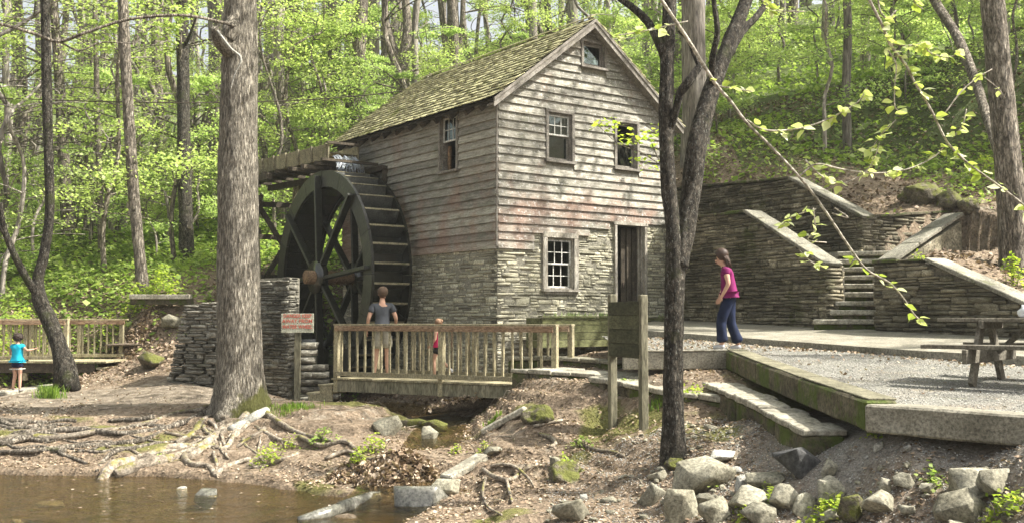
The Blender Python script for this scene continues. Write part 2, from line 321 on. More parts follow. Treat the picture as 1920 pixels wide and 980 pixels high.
# siding: weathered boards, red paint remnants, pale flakes
def siding_mat():
    m, t, p = mat_base('weathered_clapboard')
    tc = N(t, 'ShaderNodeTexCoord'); oi = N(t, 'ShaderNodeObjectInfo')
    mp = N(t, 'ShaderNodeMapping'); mp.inputs['Scale'].default_value = (.5, .5, 5); t.links.new(tc.outputs['Object'], mp.inputs[0])
    n1 = N(t, 'ShaderNodeTexNoise', i_Scale=5, i_Detail=8, i_Roughness=.7); t.links.new(mp.outputs[0], n1.inputs['Vector'])
    n2 = N(t, 'ShaderNodeTexNoise', i_Scale=22, i_Detail=5, i_Roughness=.8); t.links.new(mp.outputs[0], n2.inputs['Vector'])
    n3 = N(t, 'ShaderNodeTexNoise', i_Scale=1.1, i_Detail=4, i_Roughness=.6); t.links.new(tc.outputs['Object'], n3.inputs['Vector'])
    n4 = N(t, 'ShaderNodeTexNoise', i_Scale=16, i_Detail=6, i_Roughness=.8); t.links.new(tc.outputs['Object'], n4.inputs['Vector'])
    c = ramp(t, n1.outputs[0], [(.3, (.12, .113, .09)), (.45, (.255, .24, .197)), (.6, (.37, .35, .298)), (.75, (.51, .49, .43))]).outputs[0]
    hs = N(t, 'ShaderNodeHueSaturation'); t.links.new(c, hs.inputs['Color']); t.links.new(mathn(t, 'ADD', mathn(t, 'MULTIPLY', oi.outputs['Random'], .55), .7), hs.inputs['Value'])
    c = mixc(t, .85, hs.outputs[0], ramp(t, n2.outputs[0], [(.33, (.3, .3, .3)), (.5, (.95, .95, .95)), (.67, (1.55, 1.55, 1.55))]).outputs[0], 'MULTIPLY')
    sx = N(t, 'ShaderNodeSeparateXYZ'); t.links.new(tc.outputs['Object'], sx.inputs[0])
    zf = ramp(t, mathn(t, 'MULTIPLY', sx.outputs[2], .15), [(.2, (1, 1, 1)), (.55, (0, 0, 0))])
    red = ramp(t, mathn(t, 'ADD', mathn(t, 'MULTIPLY', zf.outputs[0], .22), n3.outputs[0]), [(.58, (0, 0, 0)), (.76, (1, 1, 1))])
    c = mixc(t, mathn(t, 'MULTIPLY', red.outputs[0], .5), c, mixc(t, n2.outputs[0], (.16, .075, .05), (.40, .22, .16)))
    gr = ramp(t, n3.outputs[0], [(.32, (1, 1, 1)), (.45, (0, 0, 0))])
    c = mixc(t, mathn(t, 'MULTIPLY', gr.outputs[0], .3), c, (.13, .14, .09))
    fl = ramp(t, n4.outputs[0], [(.555, (0, 0, 0)), (.62, (1, 1, 1))])
    fac = mathn(t, 'MULTIPLY', fl.outputs[0], ramp(t, sx.outputs[1], [(.0, (.8, .8, .8)), (.06, (.15, .15, .15))]).outputs[0])
    c = mixc(t, fac, c, (.66, .65, .60))
    t.links.new(c, p.inputs['Base Color']); p.inputs['Roughness'].default_value = .88; p.inputs['Specular IOR Level'].default_value = .25
    b = N(t, 'ShaderNodeBump'); b.inputs['Strength'].default_value = .6; b.inputs['Distance'].default_value = .012
    t.links.new(mathn(t, 'ADD', n2.outputs[0], n1.outputs[0]), b.inputs['Height']); t.links.new(b.outputs[0], p.inputs['Normal'])
    return m
MT['siding'] = siding_mat()
MT['leaf_near'] = leaf_mat('spring_leaf', [(.20, .30, .035), (.34, .42, .06), (.42, .48, .10)], .55)
MT['leaf_pale'] = leaf_mat('glare_pale_spring_leaf', [(.33, .43, .08), (.48, .56, .16), (.60, .66, .32), (.74, .77, .55)], .4, .35)  # young leaf greens; the whitest tones stand in for sun glare
MT['leaf_bg'] = leaf_mat('understory_leaf', [(.22, .32, .09), (.32, .43, .14), (.42, .53, .21), (.52, .61, .31)], .55)
MT['leaf_bg2'] = leaf_mat('yellow_green_leaf', [(.30, .39, .11), (.41, .50, .17), (.52, .60, .28)], .55)
MT['leaf_ground'] = leaf_mat('ground_cover_leaf', [(.13, .21, .04), (.21, .30, .06), (.30, .39, .10), (.40, .48, .16)], .45)
MT['litter'] = leaf_mat('dry_leaf', [(.10, .066, .04), (.22, .155, .10), (.34, .26, .18), (.48, .40, .31)], .12, .8)
MT['litter_dark'] = leaf_mat('old_dry_leaf', [(.07, .045, .03), (.16, .11, .075), (.27, .2, .14), (.36, .28, .21)], .1, .8)
MT['gravel'] = stone_like('gravel_chip', [(.3, (.25, .24, .21)), (.7, (.46, .45, .41))], vary=.45, bump=.1, scale=20)
MT['blade'] = leaf_mat('daffodil_blade', [(.15, .25, .05), (.35, .45, .18), (.6, .66, .42)], .35)
MT['grass'] = leaf_mat('grass_blade', [(.08, .16, .02), (.16, .26, .03), (.26, .36, .06)], .4)

# ------------------------------------------------------------------ terrain
MILL_A = math.atan2(.588, .8086)
dR = np.array([math.cos(MILL_A), math.sin(MILL_A)]); dL = np.array([-math.sin(MILL_A), math.cos(MILL_A)])
CM = P(932, 463, 21.5)
def ML(u, v, z=0): return (CM[0] + u * dR[0] + v * dL[0], CM[1] + u * dR[1] + v * dL[1], z)
WZ = -2.30
CP = [P(*a) for a in [
    (445, 772, 18.2), (200, 742, 20.4), (200, 790, 17.8), (0, 800, 17.4), (60, 760, 19.0), (300, 845, 16.0), (0, 740, 20.6), (320, 735, 19.6),
    (520, 850, 15.6), (560, 770, 18.0), (600, 880, 14.6), (470, 820, 16.7), (640, 800, 16.6), (700, 830, 15.6), (640, 900, 14.0),
    (240, 705, 22.4), (310, 690, 22.3), (330, 640, 24.0), (280, 590, 26.5), (240, 520, 30), (130, 560, 28.5), (40, 470, 34), (30, 560, 29), (-200, 500, 32), (-100, 650, 25),
    (40, 420, 46), (200, 400, 50), (340, 440, 38), (100, 340, 62), (300, 350, 50), (-300, 350, 55),
    (640, 460, 32), (500, 440, 34), (600, 350, 38), (700, 300, 44), (600, 250, 50), (620, 160, 62), (800, 150, 60),
    (1200, 90, 55), (1000, 60, 60), (1300, 260, 31), (1290, 325, 27.5), (1500, 240, 31), (1600, 150, 40), (1500, 80, 48), (1700, 0, 60), (1900, 100, 44),
    (1700, 285, 29), (1850, 330, 25), (1560, 320, 26.5), (1700, 390, 22.8), (1800, 470, 19.6), (1905, 515, 19.0), (1750, 480, 18.6), (1850, 400, 22), (2000, 400, 21), (2100, 560, 17), (1945, 562, 16.7), (1850, 545, 17.2),
    (700, 758, 18.6), (1100, 722, 17.0), (1020, 775, 15.6), (1060, 700, 18.6), (960, 705, 19.2), (960, 845, 14.0), (1150, 805, 15), (1260, 865, 12.0), (1150, 900, 12.3), (1000, 945, 11.5),
    (1240, 780, 14.2), (1400, 880, 11.0), (1350, 790, 13.2), (1560, 855, 10.2), (1620, 822, 9.9), (1700, 835, 9.2), (1920, 840, 8.3), (1800, 880, 9.0), (1850, 950, 8.3), (1600, 940, 9.4), (1400, 965, 9.8), (1200, 960, 10.9), (1080, 980, 10.6),
    (870, 870, 14.0), (760, 870, 14.2), (900, 950, 11.9),
]]
CP += [P(*a) for a in [(1000, 706, 17.6), (1060, 712, 16.8), (1110, 722, 16.0), (1170, 750, 15.0), (1240, 770, 14.2), (1310, 780, 13.7), (1375, 792, 13.2)]] + [(2.5, 12, -1.30), (2.45, 13.2, -1.20), (2.6, 10.9, -1.42), (2.5, 14.2, -1.10), (3.2, 10.0, -1.22), (3.6, 9.3, -1.14)]
CP += [(-.80, 19.0, -1.95), (-.85, 17.4, -1.95), (-.90, 15.8, -1.98), (-1.15, 13.6, -2.2), (-1.5, 12.4, -2.33), (-1.7, 21.5, -2.0), (-3.2, 22.4, -2.1), (-5, 26, -1.9),
       (-2.9, 11.5, -2.6), (-1.0, 10, -2.35), (-.2, 9, -2.3), (-1.9, 12.1, -2.28), (-3.5, 13.0, -2.5), (-5, 14.0, -2.5), (-8, 14.2, -2.55), (-12, 14.2, -2.5), (0, 7.5, -2.6), (-6, 9, -2.7), (-12, 9, -2.7), (3, 6.5, -2.2), (6, 5.5, -1.7), (10, 4, -1.6),
       (0, 2.5, -2.2), (0, 0, -1.6), (-8, 2, -1.7), (8, -2, -1.6), (-20, 0, -1.5), (20, 0, -1.2), (0, -20, -1), (-20, 12, -2.5), (-30, 12, -2.3), (-35, -20, -1), (35, -20, 1),
       (4.5, 14, -.95), (5, 11, -1.15), (6, 17, -.72), (8, 13, -.9), (10, 11, -.9), (9, 8.5, -1.1), (2.6, 18.5, -.68), (3.5, 21, -.5), (5, 22, -.3), (12, 15, .4), (14, 10, 0.6), (16, 18, 3), (20, 10, 4), (25, 20, 8), (40, 20, 15), (14, 30, 7.5), (30, 40, 15), (45, 60, 26),
       (ML(2.5, -.5)[0], ML(2.5, -.5)[1], -.75), (ML(5.3, 2)[0], ML(5.3, 2)[1], -.4), (ML(0, 3)[0] - .3, ML(0, 3)[1], -1.7), (ML(5.5, 6.5)[0], ML(5.5, 6.5)[1], 1.4), (ML(1, 8)[0], ML(1, 8)[1], .9), (ML(2.5, 3.5)[0], ML(2.5, 3.5)[1], -.6),
       (-9.6, 23.6, -1.3), (-11.5, 24.5, -1.75), (-14, 24, -1.9), (-11, 26.5, -1.5), (-9.2, 26, -.9),
       (-60, 40, 4), (-60, 80, 14), (-25, 85, 16), (0, 90, 21), (25, 85, 25), (60, 80, 34), (-90, 0, 2), (90, 0, 22), (0, 150, 40), (-90, 150, 32), (90, 150, 50), (0, -60, 0), (-90, -60, 0), (90, -60, 5), (-40, 20, -.5), (-22, 22, -1.0), (-18, 30, .2)]
CP = np.array(CP, float)
def _U(r2): return np.where(r2 > 1e-9, r2 * np.log(r2 + 1e-12), 0)
_n = len(CP); _d = CP[:, None, :2] - CP[None, :, :2]
_K = _U((_d ** 2).sum(2)) + np.eye(_n) * 0.15; _Pm = np.hstack([np.ones((_n, 1)), CP[:, :2]])
_A = np.vstack([np.hstack([_K, _Pm]), np.hstack([_Pm.T, np.zeros((3, 3))])])
_W = np.linalg.solve(_A, np.concatenate([CP[:, 2], np.zeros(3)]))
def gz(x, y, detail=True):
    x = np.atleast_1d(np.asarray(x, float)); y = np.atleast_1d(np.asarray(y, float)); sh = x.shape; x = x.ravel(); y = y.ravel()
    z = _W[_n] + _W[_n + 1] * x + _W[_n + 2] * y
    for i in range(_n):
        z = z + _W[i] * _U((x - CP[i, 0]) ** 2 + (y - CP[i, 1]) ** 2)
    if detail:
        far = np.clip((y - 22) / 20, 0, 1)
        z = z + .05 * fbm(x * .9, y * .9, 0, 3, 3) + .018 * fbm(x * 5, y * 5, 0, 3, 9) + far * .35 * fbm(x * .25, y * .25, 0, 3, 5)
    if detail:                                   # little scarps of the worn bank
        m_ = np.clip((19.5 - y) / 1.5, 0, 1) * np.clip((y - 8) / 1, 0, 1) * np.clip((x + 16) / 2, 0, 1) * np.clip((2.2 - x) / 1.2, 0, 1) * (z > -2.34)
        st_ = .17; zz = (z + .09 * fbm(x * .7, y * .7, 0, 3, 41)) / st_; fr = zz - np.floor(zz); sq = np.floor(zz) + np.clip((fr - .5) / .28 + .5, 0, 1)
        z = z + m_ * .75 * (sq - zz) * st_
        z = z + m_ * .02 * fbm(x * 3, y * 9, 0, 3, 43)
    for (qx, qy) in ((1.45, 15.0), (1.85, 14.2), (2.2, 13.5), (2.42, 12.8), (2.5, 12.0), (2.55, 11.2), (2.62, 10.6)):
        z = z - .10 * np.exp(-((x - qx) ** 2 + (y - qy) ** 2) / .09)
    # cut the ground down in front of the retaining walls and inside the stairwell
    rx = x - 6.1; ry = y - 19.46; sa = -.489 * rx + .872 * ry; db = .872 * rx + .489 * ry
    fr_ = (db < .12) & (x > 1.9) & (y > 8.6) & (y < 24.6) & (sa < 6) & (x > 3.3 - (y > 15.9) * 1.4)
    z = np.where(fr_, np.minimum(z, np.interp(y, [6, 9.6, 16, 21, 25], [-1.15, -1.05, -.75, -.55, -.3]) ), z)
    cr = (db >= .12) & (((db < 2.05) & (sa > -1.0) & (sa < 6.5)) | ((db < 4.7) & (sa > -1.0) & (sa < 1.05)))
    z = np.where(cr, np.minimum(z, -.45 + .45 * np.clip(db, 0, 3)), z)
    return z.reshape(sh)
def g1(x, y): return float(gz(x, y)[0])
def hit(px, py, y0=6.0, y1=80):
    r = ray(px, py); ys = np.concatenate([np.arange(y0, 34, .12), np.arange(34, y1, .5)])
    k = ys / r[1]; d = r[2] * k - gz(r[0] * k, ys)
    w_ = np.where(d < 0)[0]
    if len(w_) == 0: return P(px, py, y1)
    i = w_[0]
    if i == 0: return P(px, py, ys[0])
    a, b = d[i - 1], d[i]; Y = ys[i - 1] + (ys[i] - ys[i - 1]) * a / (a - b)
    return P(px, py, Y)

# ------------------------------------------------------------------ the ground sheet
def axis(lo, hi, segs):
    out = []
    for a, b, s in segs: out += list(np.arange(a, b, s))
    return np.array(out + [segs[-1][1]])
ax = axis(0, 0, [(-150, -60, 6), (-60, -24, 1.2), (-24, -14, .4), (-14, 6, .062), (6, 12, .12), (12, 24, .4), (24, 60, 1.2), (60, 150, 6)])
ay = axis(0, 0, [(-100, -20, 6), (-20, 5, 1.2), (5, 8, .3), (8, 19.5, .062), (19.5, 25, .1), (25, 34, .25), (34, 60, .7), (60, 100, 1.5), (100, 200, 6)])
gx, gy = np.meshgrid(ax, ay, indexing='ij')
GZ = gz(gx, gy)
TERR = None
nx, ny = gx.shape
V = np.stack([gx.ravel(), gy.ravel(), GZ.ravel()], 1)
i, j = np.meshgrid(np.arange(nx - 1), np.arange(ny - 1), indexing='ij'); i = i.ravel(); j = j.ravel()
Fc = np.stack([i * ny + j, (i + 1) * ny + j, (i + 1) * ny + j + 1, i * ny + j + 1], 1)
gme = np_mesh('ground', V, Fc)
# zone masks: R gravel, G green cover, B bare packed dirt
X, Y = gx.ravel(), gy.ravel()
def sstep(a, b, v): t_ = np.clip((v - a) / (b - a), 0, 1); return t_ * t_ * (3 - 2 * t_)
pth = np.exp(-(((X + 7.5) / 4.2) ** 2 + ((Y - 20.0 - .12 * (X + 7)) / 1.7) ** 2) ** 1.5)
green = sstep(25.5, 30, Y - .25 * np.abs(X)) * (X < 6) + sstep(24, 29, Y) * (X >= 6)
grav = (.55 + .45 * fbm(X * .6, Y * .6, 0, 3, 61)) * sstep(1.0, 3.5, X) * (1 - sstep(12.5, 14.5, Y)) * sstep(6, 7, Y) + .6 * np.exp(-((X - 1.4) ** 2 + (Y - 17.5) ** 2) / 2.0)
mossz = sstep(.05, .55, fbm(X * .8, Y * .8, 0, 4, 21)) * (Y < 19) * (Y > 11)
col = np.stack([np.clip(grav, 0, 1), np.clip(green, 0, 1), np.clip(pth, 0, 1), np.clip(mossz, 0, 1)], 1).astype(np.float32)
ca = gme.color_attributes.new('zone', 'FLOAT_COLOR', 'POINT'); ca.data.foreach_set('color', col.ravel())
def vcol(t, v, a, b):
    sp_ = N(t, 'ShaderNodeSeparateColor'); t.links.new(v.outputs['Color'], sp_.inputs[0]); return mixc(t, sp_.outputs[0], a, b)
def ground_mat():
    m, t, p = mat_base('forest_floor')
    tc = N(t, 'ShaderNodeTexCoord'); at = N(t, 'ShaderNodeAttribute', attribute_name='zone')
    sp = N(t, 'ShaderNodeSeparateColor'); t.links.new(at.outputs['Color'], sp.inputs[0])
    def nz(s, d=6, r=.65):
        n = N(t, 'ShaderNodeTexNoise', i_Scale=s, i_Detail=d, i_Roughness=r); t.links.new(tc.outputs['Object'], n.inputs['Vector']); return n.outputs[0]
    big = nz(.7, 5); mid = nz(5, 8, .7); fine = nz(45, 5, .75)
    vo = N(t, 'ShaderNodeTexVoronoi', i_Scale=24); t.links.new(tc.outputs['Object'], vo.inputs['Vector'])
    vo2 = N(t, 'ShaderNodeTexVoronoi', i_Scale=55); t.links.new(tc.outputs['Object'], vo2.inputs['Vector'])
    litter = ramp(t, mid, [(.36, (.05, .039, .026)), (.5, (.13, .104, .073)), (.64, (.25, .207, .152))]).outputs[0]
    litter = mixc(t, .5, litter, vcol(t, vo, (.10,.07,.045), (.40,.30,.21)))
    dirt = ramp(t, mid, [(.36, (.09, .073, .052)), (.5, (.18, .148, .11)), (.66, (.31, .265, .205))]).outputs[0]
    gr = mixc(t, .55, ramp(t, fine, [(.3, (.13, .12, .10)), (.55, (.27, .255, .22)), (.8, (.5, .48, .43))]).outputs[0], vcol(t, vo2, (.14,.13,.11), (.55,.52,.46)))
    grn = ramp(t, fine, [(.3, (.02, .04, .008)), (.5, (.06, .10, .02)), (.75, (.13, .19, .04))]).outputs[0]
    mos = ramp(t, fine, [(.3, (.06, .065, .012)), (.6, (.15, .16, .03)), (.8, (.24, .25, .06))]).outputs[0]
    def mask(a, b, lo, hi, w_=.5):
        return ramp(t, mathn(t, 'ADD', a, mathn(t, 'MULTIPLY', mathn(t, 'SUBTRACT', b, .5), w_)), [(lo, (0, 0, 0)), (hi, (1, 1, 1))]).outputs[0]
    c = mixc(t, mask(sp.outputs[2], mid, .3, .6), litter, dirt)
    c = mixc(t, mathn(t, 'MULTIPLY', mask(sp.outputs[0], mid, .35, .7, .8), .8), c, gr)
    c = mixc(t, mask(big, mid, .56, .68, .6), c, dirt)
    c = mixc(t, mathn(t, 'MULTIPLY', mask(sp.outputs[1], mid, .45, .75, 1.6), .8), c, grn)
    c = mixc(t, mathn(t, 'MULTIPLY', mask(at.outputs['Alpha'], mid, .45, .8, 1.2), .75), c, mos)
    ge = N(t, 'ShaderNodeNewGeometry'); sz = N(t, 'ShaderNodeSeparateXYZ'); t.links.new(ge.outputs['Position'], sz.inputs[0])
    wet = ramp(t, mathn(t, 'ADD', mathn(t, 'ADD', sz.outputs[2], 2.5), mathn(t, 'MULTIPLY', mathn(t, 'SUBTRACT', mid, .5), .14)), [(.20, (.5, .47, .42)), (.30, (1, 1, 1))])
    c = mixc(t, 1.0, c, wet.outputs[0], 'MULTIPLY')
    t.links.new(c, p.inputs['Base Color']); p.inputs['Specular IOR Level'].default_value = .2
    t.links.new(ramp(t, mathn(t, 'ADD', sz.outputs[2], 2.5), [(.2, (.45, .45, .45)), (.3, (.95, .95, .95))]).outputs[0], p.inputs['Roughness'])
    b = N(t, 'ShaderNodeBump'); b.inputs['Strength'].default_value = .8; b.inputs['Distance'].default_value = .03
    t.links.new(mathn(t, 'ADD', mathn(t, 'MULTIPLY', vo.outputs[0], .8), mathn(t, 'ADD', fine, mid)), b.inputs['Height']); t.links.new(b.outputs[0], p.inputs['Normal'])
    return m
MT['ground'] = ground_mat()
tag(link('ground', gme, MT['ground'], smooth=True), 'leaf strewn forest floor with bare dirt path, gravel and creek bank', kind='structure')

# ------------------------------------------------------------------ creek water
def water_mat(name, tint, rs, bs):
    m, t, p = mat_base(name); t.nodes.remove(p)
    tc = N(t, 'ShaderNodeTexCoord'); mp = N(t, 'ShaderNodeMapping'); mp.inputs['Scale'].default_value = (1, 2.2, 1); t.links.new(tc.outputs['Object'], mp.inputs[0])
    n1 = N(t, 'ShaderNodeTexNoise', i_Scale=rs, i_Detail=5, i_Roughness=.6, i_Distortion=.6); t.links.new(mp.outputs[0], n1.inputs['Vector'])
    b = N(t, 'ShaderNodeBump'); b.inputs['Strength'].default_value = bs; b.inputs['Distance'].default_value = .04; t.links.new(n1.outputs[0], b.inputs['Height'])
    gl = N(t, 'ShaderNodeBsdfGlossy'); gl.inputs['Roughness'].default_value = .06; t.links.new(b.outputs[0], gl.inputs['Normal'])
    tr = N(t, 'ShaderNodeBsdfTransparent'); tr.inputs[0].default_value = (*tint, 1)
    df = N(t, 'ShaderNodeBsdfDiffuse'); df.inputs[0].default_value = (.13, .105, .05, 1)
    m1 = N(t, 'ShaderNodeMixShader'); m1.inputs[0].default_value = .08; t.links.new(tr.outputs[0], m1.inputs[1]); t.links.new(df.outputs[0], m1.inputs[2])
    fr = N(t, 'ShaderNodeFresnel'); fr.inputs[0].default_value = 1.33; t.links.new(b.outputs[0], fr.inputs['Normal'])
    m2 = N(t, 'ShaderNodeMixShader'); t.links.new(fr.outputs[0], m2.inputs[0]); t.links.new(m1.outputs[0], m2.inputs[1]); t.links.new(gl.outputs[0], m2.inputs[2])
    t.links.new(m2.outputs[0], t.nodes['Material Output'].inputs[0]); return m
MT['water'] = water_mat('creek_water', (.82, .72, .50), 2.6, .8)
MT['stream'] = water_mat('stream_water', (.86, .78, .6), 9, .8)
wx, wy = np.meshgrid(np.arange(-60, 20.1, .8), np.arange(1, 20.1, .5), indexing='ij')
sx_, sy_ = wx.shape; i, j = np.meshgrid(np.arange(sx_ - 1), np.arange(sy_ - 1), indexing='ij'); i = i.ravel(); j = j.ravel()
wF = np.stack([i * sy_ + j, (i + 1) * sy_ + j, (i + 1) * sy_ + j + 1, i * sy_ + j + 1], 1)
ctr = np.stack([wx.ravel(), wy.ravel()], 1)[wF].mean(1)
keep = ~((ctr[:, 0] > -2.0) & (ctr[:, 1] > 16))
tag(link('creek', np_mesh('creek', np.stack([wx.ravel(), wy.ravel(), np.full(wx.size, WZ)], 1), wF[keep]), MT['water']), 'shallow brown creek running in front of the mill', kind='structure')
st = smooth_path([(-3.2, 23.0, -1.9), (-1.6, 21.2, -1.86), (-.85, 19, -1.84), (-.88, 17.2, -1.85), (-.9, 16.0, -1.90), (-.95, 15.4, -1.98), (-1.1, 14.0, -2.08), (-1.25, 13.2, -2.16), (-1.5, 12.4, -2.29), (-1.9, 11.6, -2.32)], 6)
Vs = []; 
for k, q in enumerate(st):
    d = st[min(k + 1, len(st) - 1)] - st[max(k - 1, 0)]; nrm = np.array([d[1], -d[0], 0]) / (np.hypot(d[0], d[1]) + 1e-9)
    for s_ in np.linspace(-1, 1, 9): Vs.append(q + nrm * s_ * .75 + np.array([0, 0, .012 * math.sin(k * 2.1 + s_ * 7)]))
ks = len(st); i, j = np.meshgrid(np.arange(ks - 1), np.arange(8), indexing='ij'); i = i.ravel(); j = j.ravel()
tag(link('stream', np_mesh('stream', np.array(Vs), np.stack([i * 9 + j, i * 9 + j + 1, (i + 1) * 9 + j + 1, (i + 1) * 9 + j], 1)), MT['stream'], smooth=True), 'narrow rivulet spilling from under the footbridge into the creek', kind='structure')

# ------------------------------------------------------------------ repeated pieces (stones, shingles)
def stone_variant(seed, jit=.07, bev=.08):
    bm = bmesh.new(); bmesh.ops.create_cube(bm, size=1.0)
    r_ = random.Random(seed)
    for v in bm.verts: v.co += Vector([r_.uniform(-jit, jit * .3) * (1 if c > 0 else -1) for c in v.co])
    bmesh.ops.bevel(bm, geom=list(bm.edges), offset=bev, segments=1, affect='EDGES', clamp_overlap=True)
    for v in bm.verts: v.co += Vector([r_.uniform(-.03, .03) for _ in range(3)])
    bmesh.ops.triangulate(bm, faces=bm.faces)
    V = np.array([v.co[:] for v in bm.verts]); Fc = np.array([[v.index for v in f.verts] for f in bm.faces]); bm.free()
    return V, Fc
SV = [stone_variant(100 + k) for k in range(8)]
def shingle_variant(seed):
    r_ = random.Random(seed); t = .5
    # thin wedge: x width, y up the slope (thin end at +y), z thickness
    e = r_.uniform(-.05, .05)
    V = np.array([(-.5, -.5 + e, -.5), (.5, -.5 - e, -.5), (.5, .5, -.5), (-.5, .5, -.5), (-.48, -.5 + e, .5), (.48, -.5 - e, .5), (.48, .5, -.2), (-.48, .5, -.2)])
    Fc = np.array([(0, 2, 1), (0, 3, 2), (4, 5, 6), (4, 6, 7), (0, 1, 5), (0, 5, 4), (1, 2, 6), (1, 6, 5), (2, 3, 7), (2, 7, 6), (3, 0, 4), (3, 4, 7)])
    return V, Fc
HV = [shingle_variant(k) for k in range(5)]
def pieces(parent, name, specs, variants, mat, limit=300):
    """specs: (loc, Matrix3, scale3, variant, weight); the ones that show largest become objects, the rest one joined part"""
    if not specs: return
    pl = Vector(parent.location); rz = Matrix.Rotation(parent.rotation_euler[2], 3, 'Z')
    def wgt(s):
        wp = pl + rz @ Vector(s[0]); q = sorted(s[2])[1:]
        pr = 960 + FPX * wp.x / max(wp.y, .1)
        return q[0] * q[1] / max(wp.length, 1) ** 2 * s[4] * (1 if -20 < pr < 1940 else .01)
    specs = sorted(specs, key=wgt, reverse=True)
    mes = []
    for V, Fc in variants:
        me = np_mesh(name, V, Fc); me.materials.append(mat); mes.append(me)
    for s in specs[:limit]:
        o = bpy.data.objects.new(name, mes[s[3] % len(mes)]); COL.objects.link(o); o.parent = parent
        o.matrix_basis = Matrix.Translation(s[0]) @ s[1].to_4x4() @ Matrix.Diagonal((*s[2], 1))
    if len(specs) > limit:
        Vs, Fs, n = [], [], 0
        for s in specs[limit:]:
            V, Fc = variants[s[3] % len(variants)]
            Vs.append((V * np.array(s[2])) @ np.array(s[1]).T + np.array(s[0])); Fs.append(Fc + n); n += len(V)
        tag(link(name, np_mesh(name, np.concatenate(Vs), np.concatenate(Fs)), mat, parent), kind='stuff')
def masonry(u0, u1, zb, zt, holes, hr, wr, depth, frame, proud=(0, .04), seed=1, weight=1.0):
    """courses of uneven stones on a face. frame(u, z, out) -> local position; returns specs"""
    r_ = random.Random(seed); out = []; org, ux = frame
    un = Vector((ux[1], -ux[0], 0))               # outward normal
    rot = Matrix((Vector((ux[0], ux[1], 0)), -un, Vector((0, 0, 1)))).transposed()
    us = np.linspace(u0, u1, 25); z = min(zb(u) for u in us); top = max(zt(u) for u in us)
    while z < top:
        h = r_.choice([r_.uniform(hr[0], hr[1]), r_.uniform(hr[0], (hr[0] + hr[1]) / 2)])
        u = u0 - r_.uniform(0, wr[0])
        while u < u1:
            wd = r_.uniform(*wr) * (1.25 if h < (hr[0] + hr[1]) / 2 else 1); a, b = max(u, u0), min(u + wd, u1); u += wd
            if b - a < .05: continue
            if (int(u * 1.7 + 50) % 3 == 0) and r_.random() < .12: hj = 1.6
            else: hj = 1.0
            ok = True
            for (ha, hb, hz0, hz1) in holes:
                if z + h * .6 > hz0 and z + h * .4 < hz1 and b > ha and a < hb:
                    if ha - a > .06: b = ha
                    elif b - hb > .06: a = hb
                    else: ok = False
            uc = (a + b) / 2
            if not ok or z + h > zt(uc) + .02 or z < zb(uc) - .15: continue
            p = r_.uniform(*proud); zc = z + h / 2 + r_.uniform(-.006, .006)
            # two thin stones in place of a thick one, now and then
            parts_ = [(zc, h * hj * r_.uniform(.9, 1.1))] if (h < hr[1] * .6 or r_.random() < .55) else [(zc - h * .25, h * .5), (zc + h * .25, h * .5)]
            for zz, hh in parts_:
                p = r_.uniform(*proud)
                loc = Vector((org[0] + ux[0] * uc, org[1] + ux[1] * uc, zz)) + un * (p - depth / 2)
                tilt = Matrix.Rotation(r_.uniform(-.04, .04), 3, 'Y') @ Matrix.Rotation(r_.uniform(-.06, .06), 3, 'Z')
                out.append((loc, rot @ tilt, ((b - a) - .002, depth, hh - .003), r_.randrange(8), weight))
        z += h
    return out
def cell_wall(us, zs_of, holes, thick, org, ux):
    """backing wall split round its openings; zs_of(u) -> (bottom, top)"""
    mb = MB(); un = Vector((ux[1], -ux[0], 0))
    ub = sorted(set([us[0], us[1]] + [h[0] for h in holes] + [h[1] for h in holes] + list(us[2:])))
    for a, b in zip(ub[:-1], ub[1:]):
        if b - a < 1e-4: continue
        (b0, t0), (b1, t1) = zs_of(a), zs_of(b)
        hs = sorted([h for h in holes if h[0] < (a + b) / 2 < h[1]], key=lambda h: h[2])
        lo0, lo1 = b0, b1
        segs = []
        for h in hs: segs.append((lo0, lo1, h[2], h[2])); lo0 = lo1 = h[3]
        segs.append((lo0, lo1, t0, t1))
        for z00, z01, z10, z11 in segs:
            if z10 - z00 < 1e-3 and z11 - z01 < 1e-3: continue
            V = []
            for o_ in (0, -thick):
                for u_, zl, zh in ((a, z00, z10), (b, z01, z11)):
                    for z_ in (zl, zh): V.append((org[0] + ux[0] * u_ + un[0] * o_, org[1] + ux[1] * u_ + un[1] * o_, z_))
            mb.add(V, [(0, 2, 3, 1), (4, 5, 7, 6), (0, 1, 5, 4), (2, 6, 7, 3), (0, 4, 6, 2), (1, 3, 7, 5)])
    return mb

# ------------------------------------------------------------------ the mill
W_, L_, ZE, OV = 4.94, 7.05, 4.66, .27
ZR = 6.56                                   # ridge of the wall plane
mill = thing('mill_building', 'weathered clapboard and limestone grist mill with mossy shingle roof beside the water wheel', 'mill', (CM[0], CM[1], 0), MILL_A)
rake = lambda u: ZR - abs(u - W_ / 2) * (ZR - ZE) / (W_ / 2)
holesF = [(1.33, 1.98, 3.42, 4.46), (3.31, 3.93, 3.42, 4.46), (2.33, 2.94, 5.64, 6.17), (1.30, 2.04, .62, 1.72), (3.30, 4.15, -.35, 2.10)]
holesS = [(1.50, 2.16, 3.28, 4.52)]
GB = -1.95
cell_wall((0, W_, W_ / 2), lambda u: (GB, rake(u) - .02), holesF, .22, (0, 0), (1, 0)).build('wall', MT['mortar_mill'], mill)
cell_wall((-L_, 0), lambda u: (GB, ZE - .02), [(-b, -a, c, d) for a, b, c, d in holesS], .22, (0, 0), (0, -1)).build('wall', MT['mortar_mill'], mill)
mb = MB(); mb.box((W_ - .11, L_ / 2 + .11, (GB + ZE) / 2), (.22, L_ - .23, ZE - GB - .03)); mb.build('wall', MT['mortar'], mill)
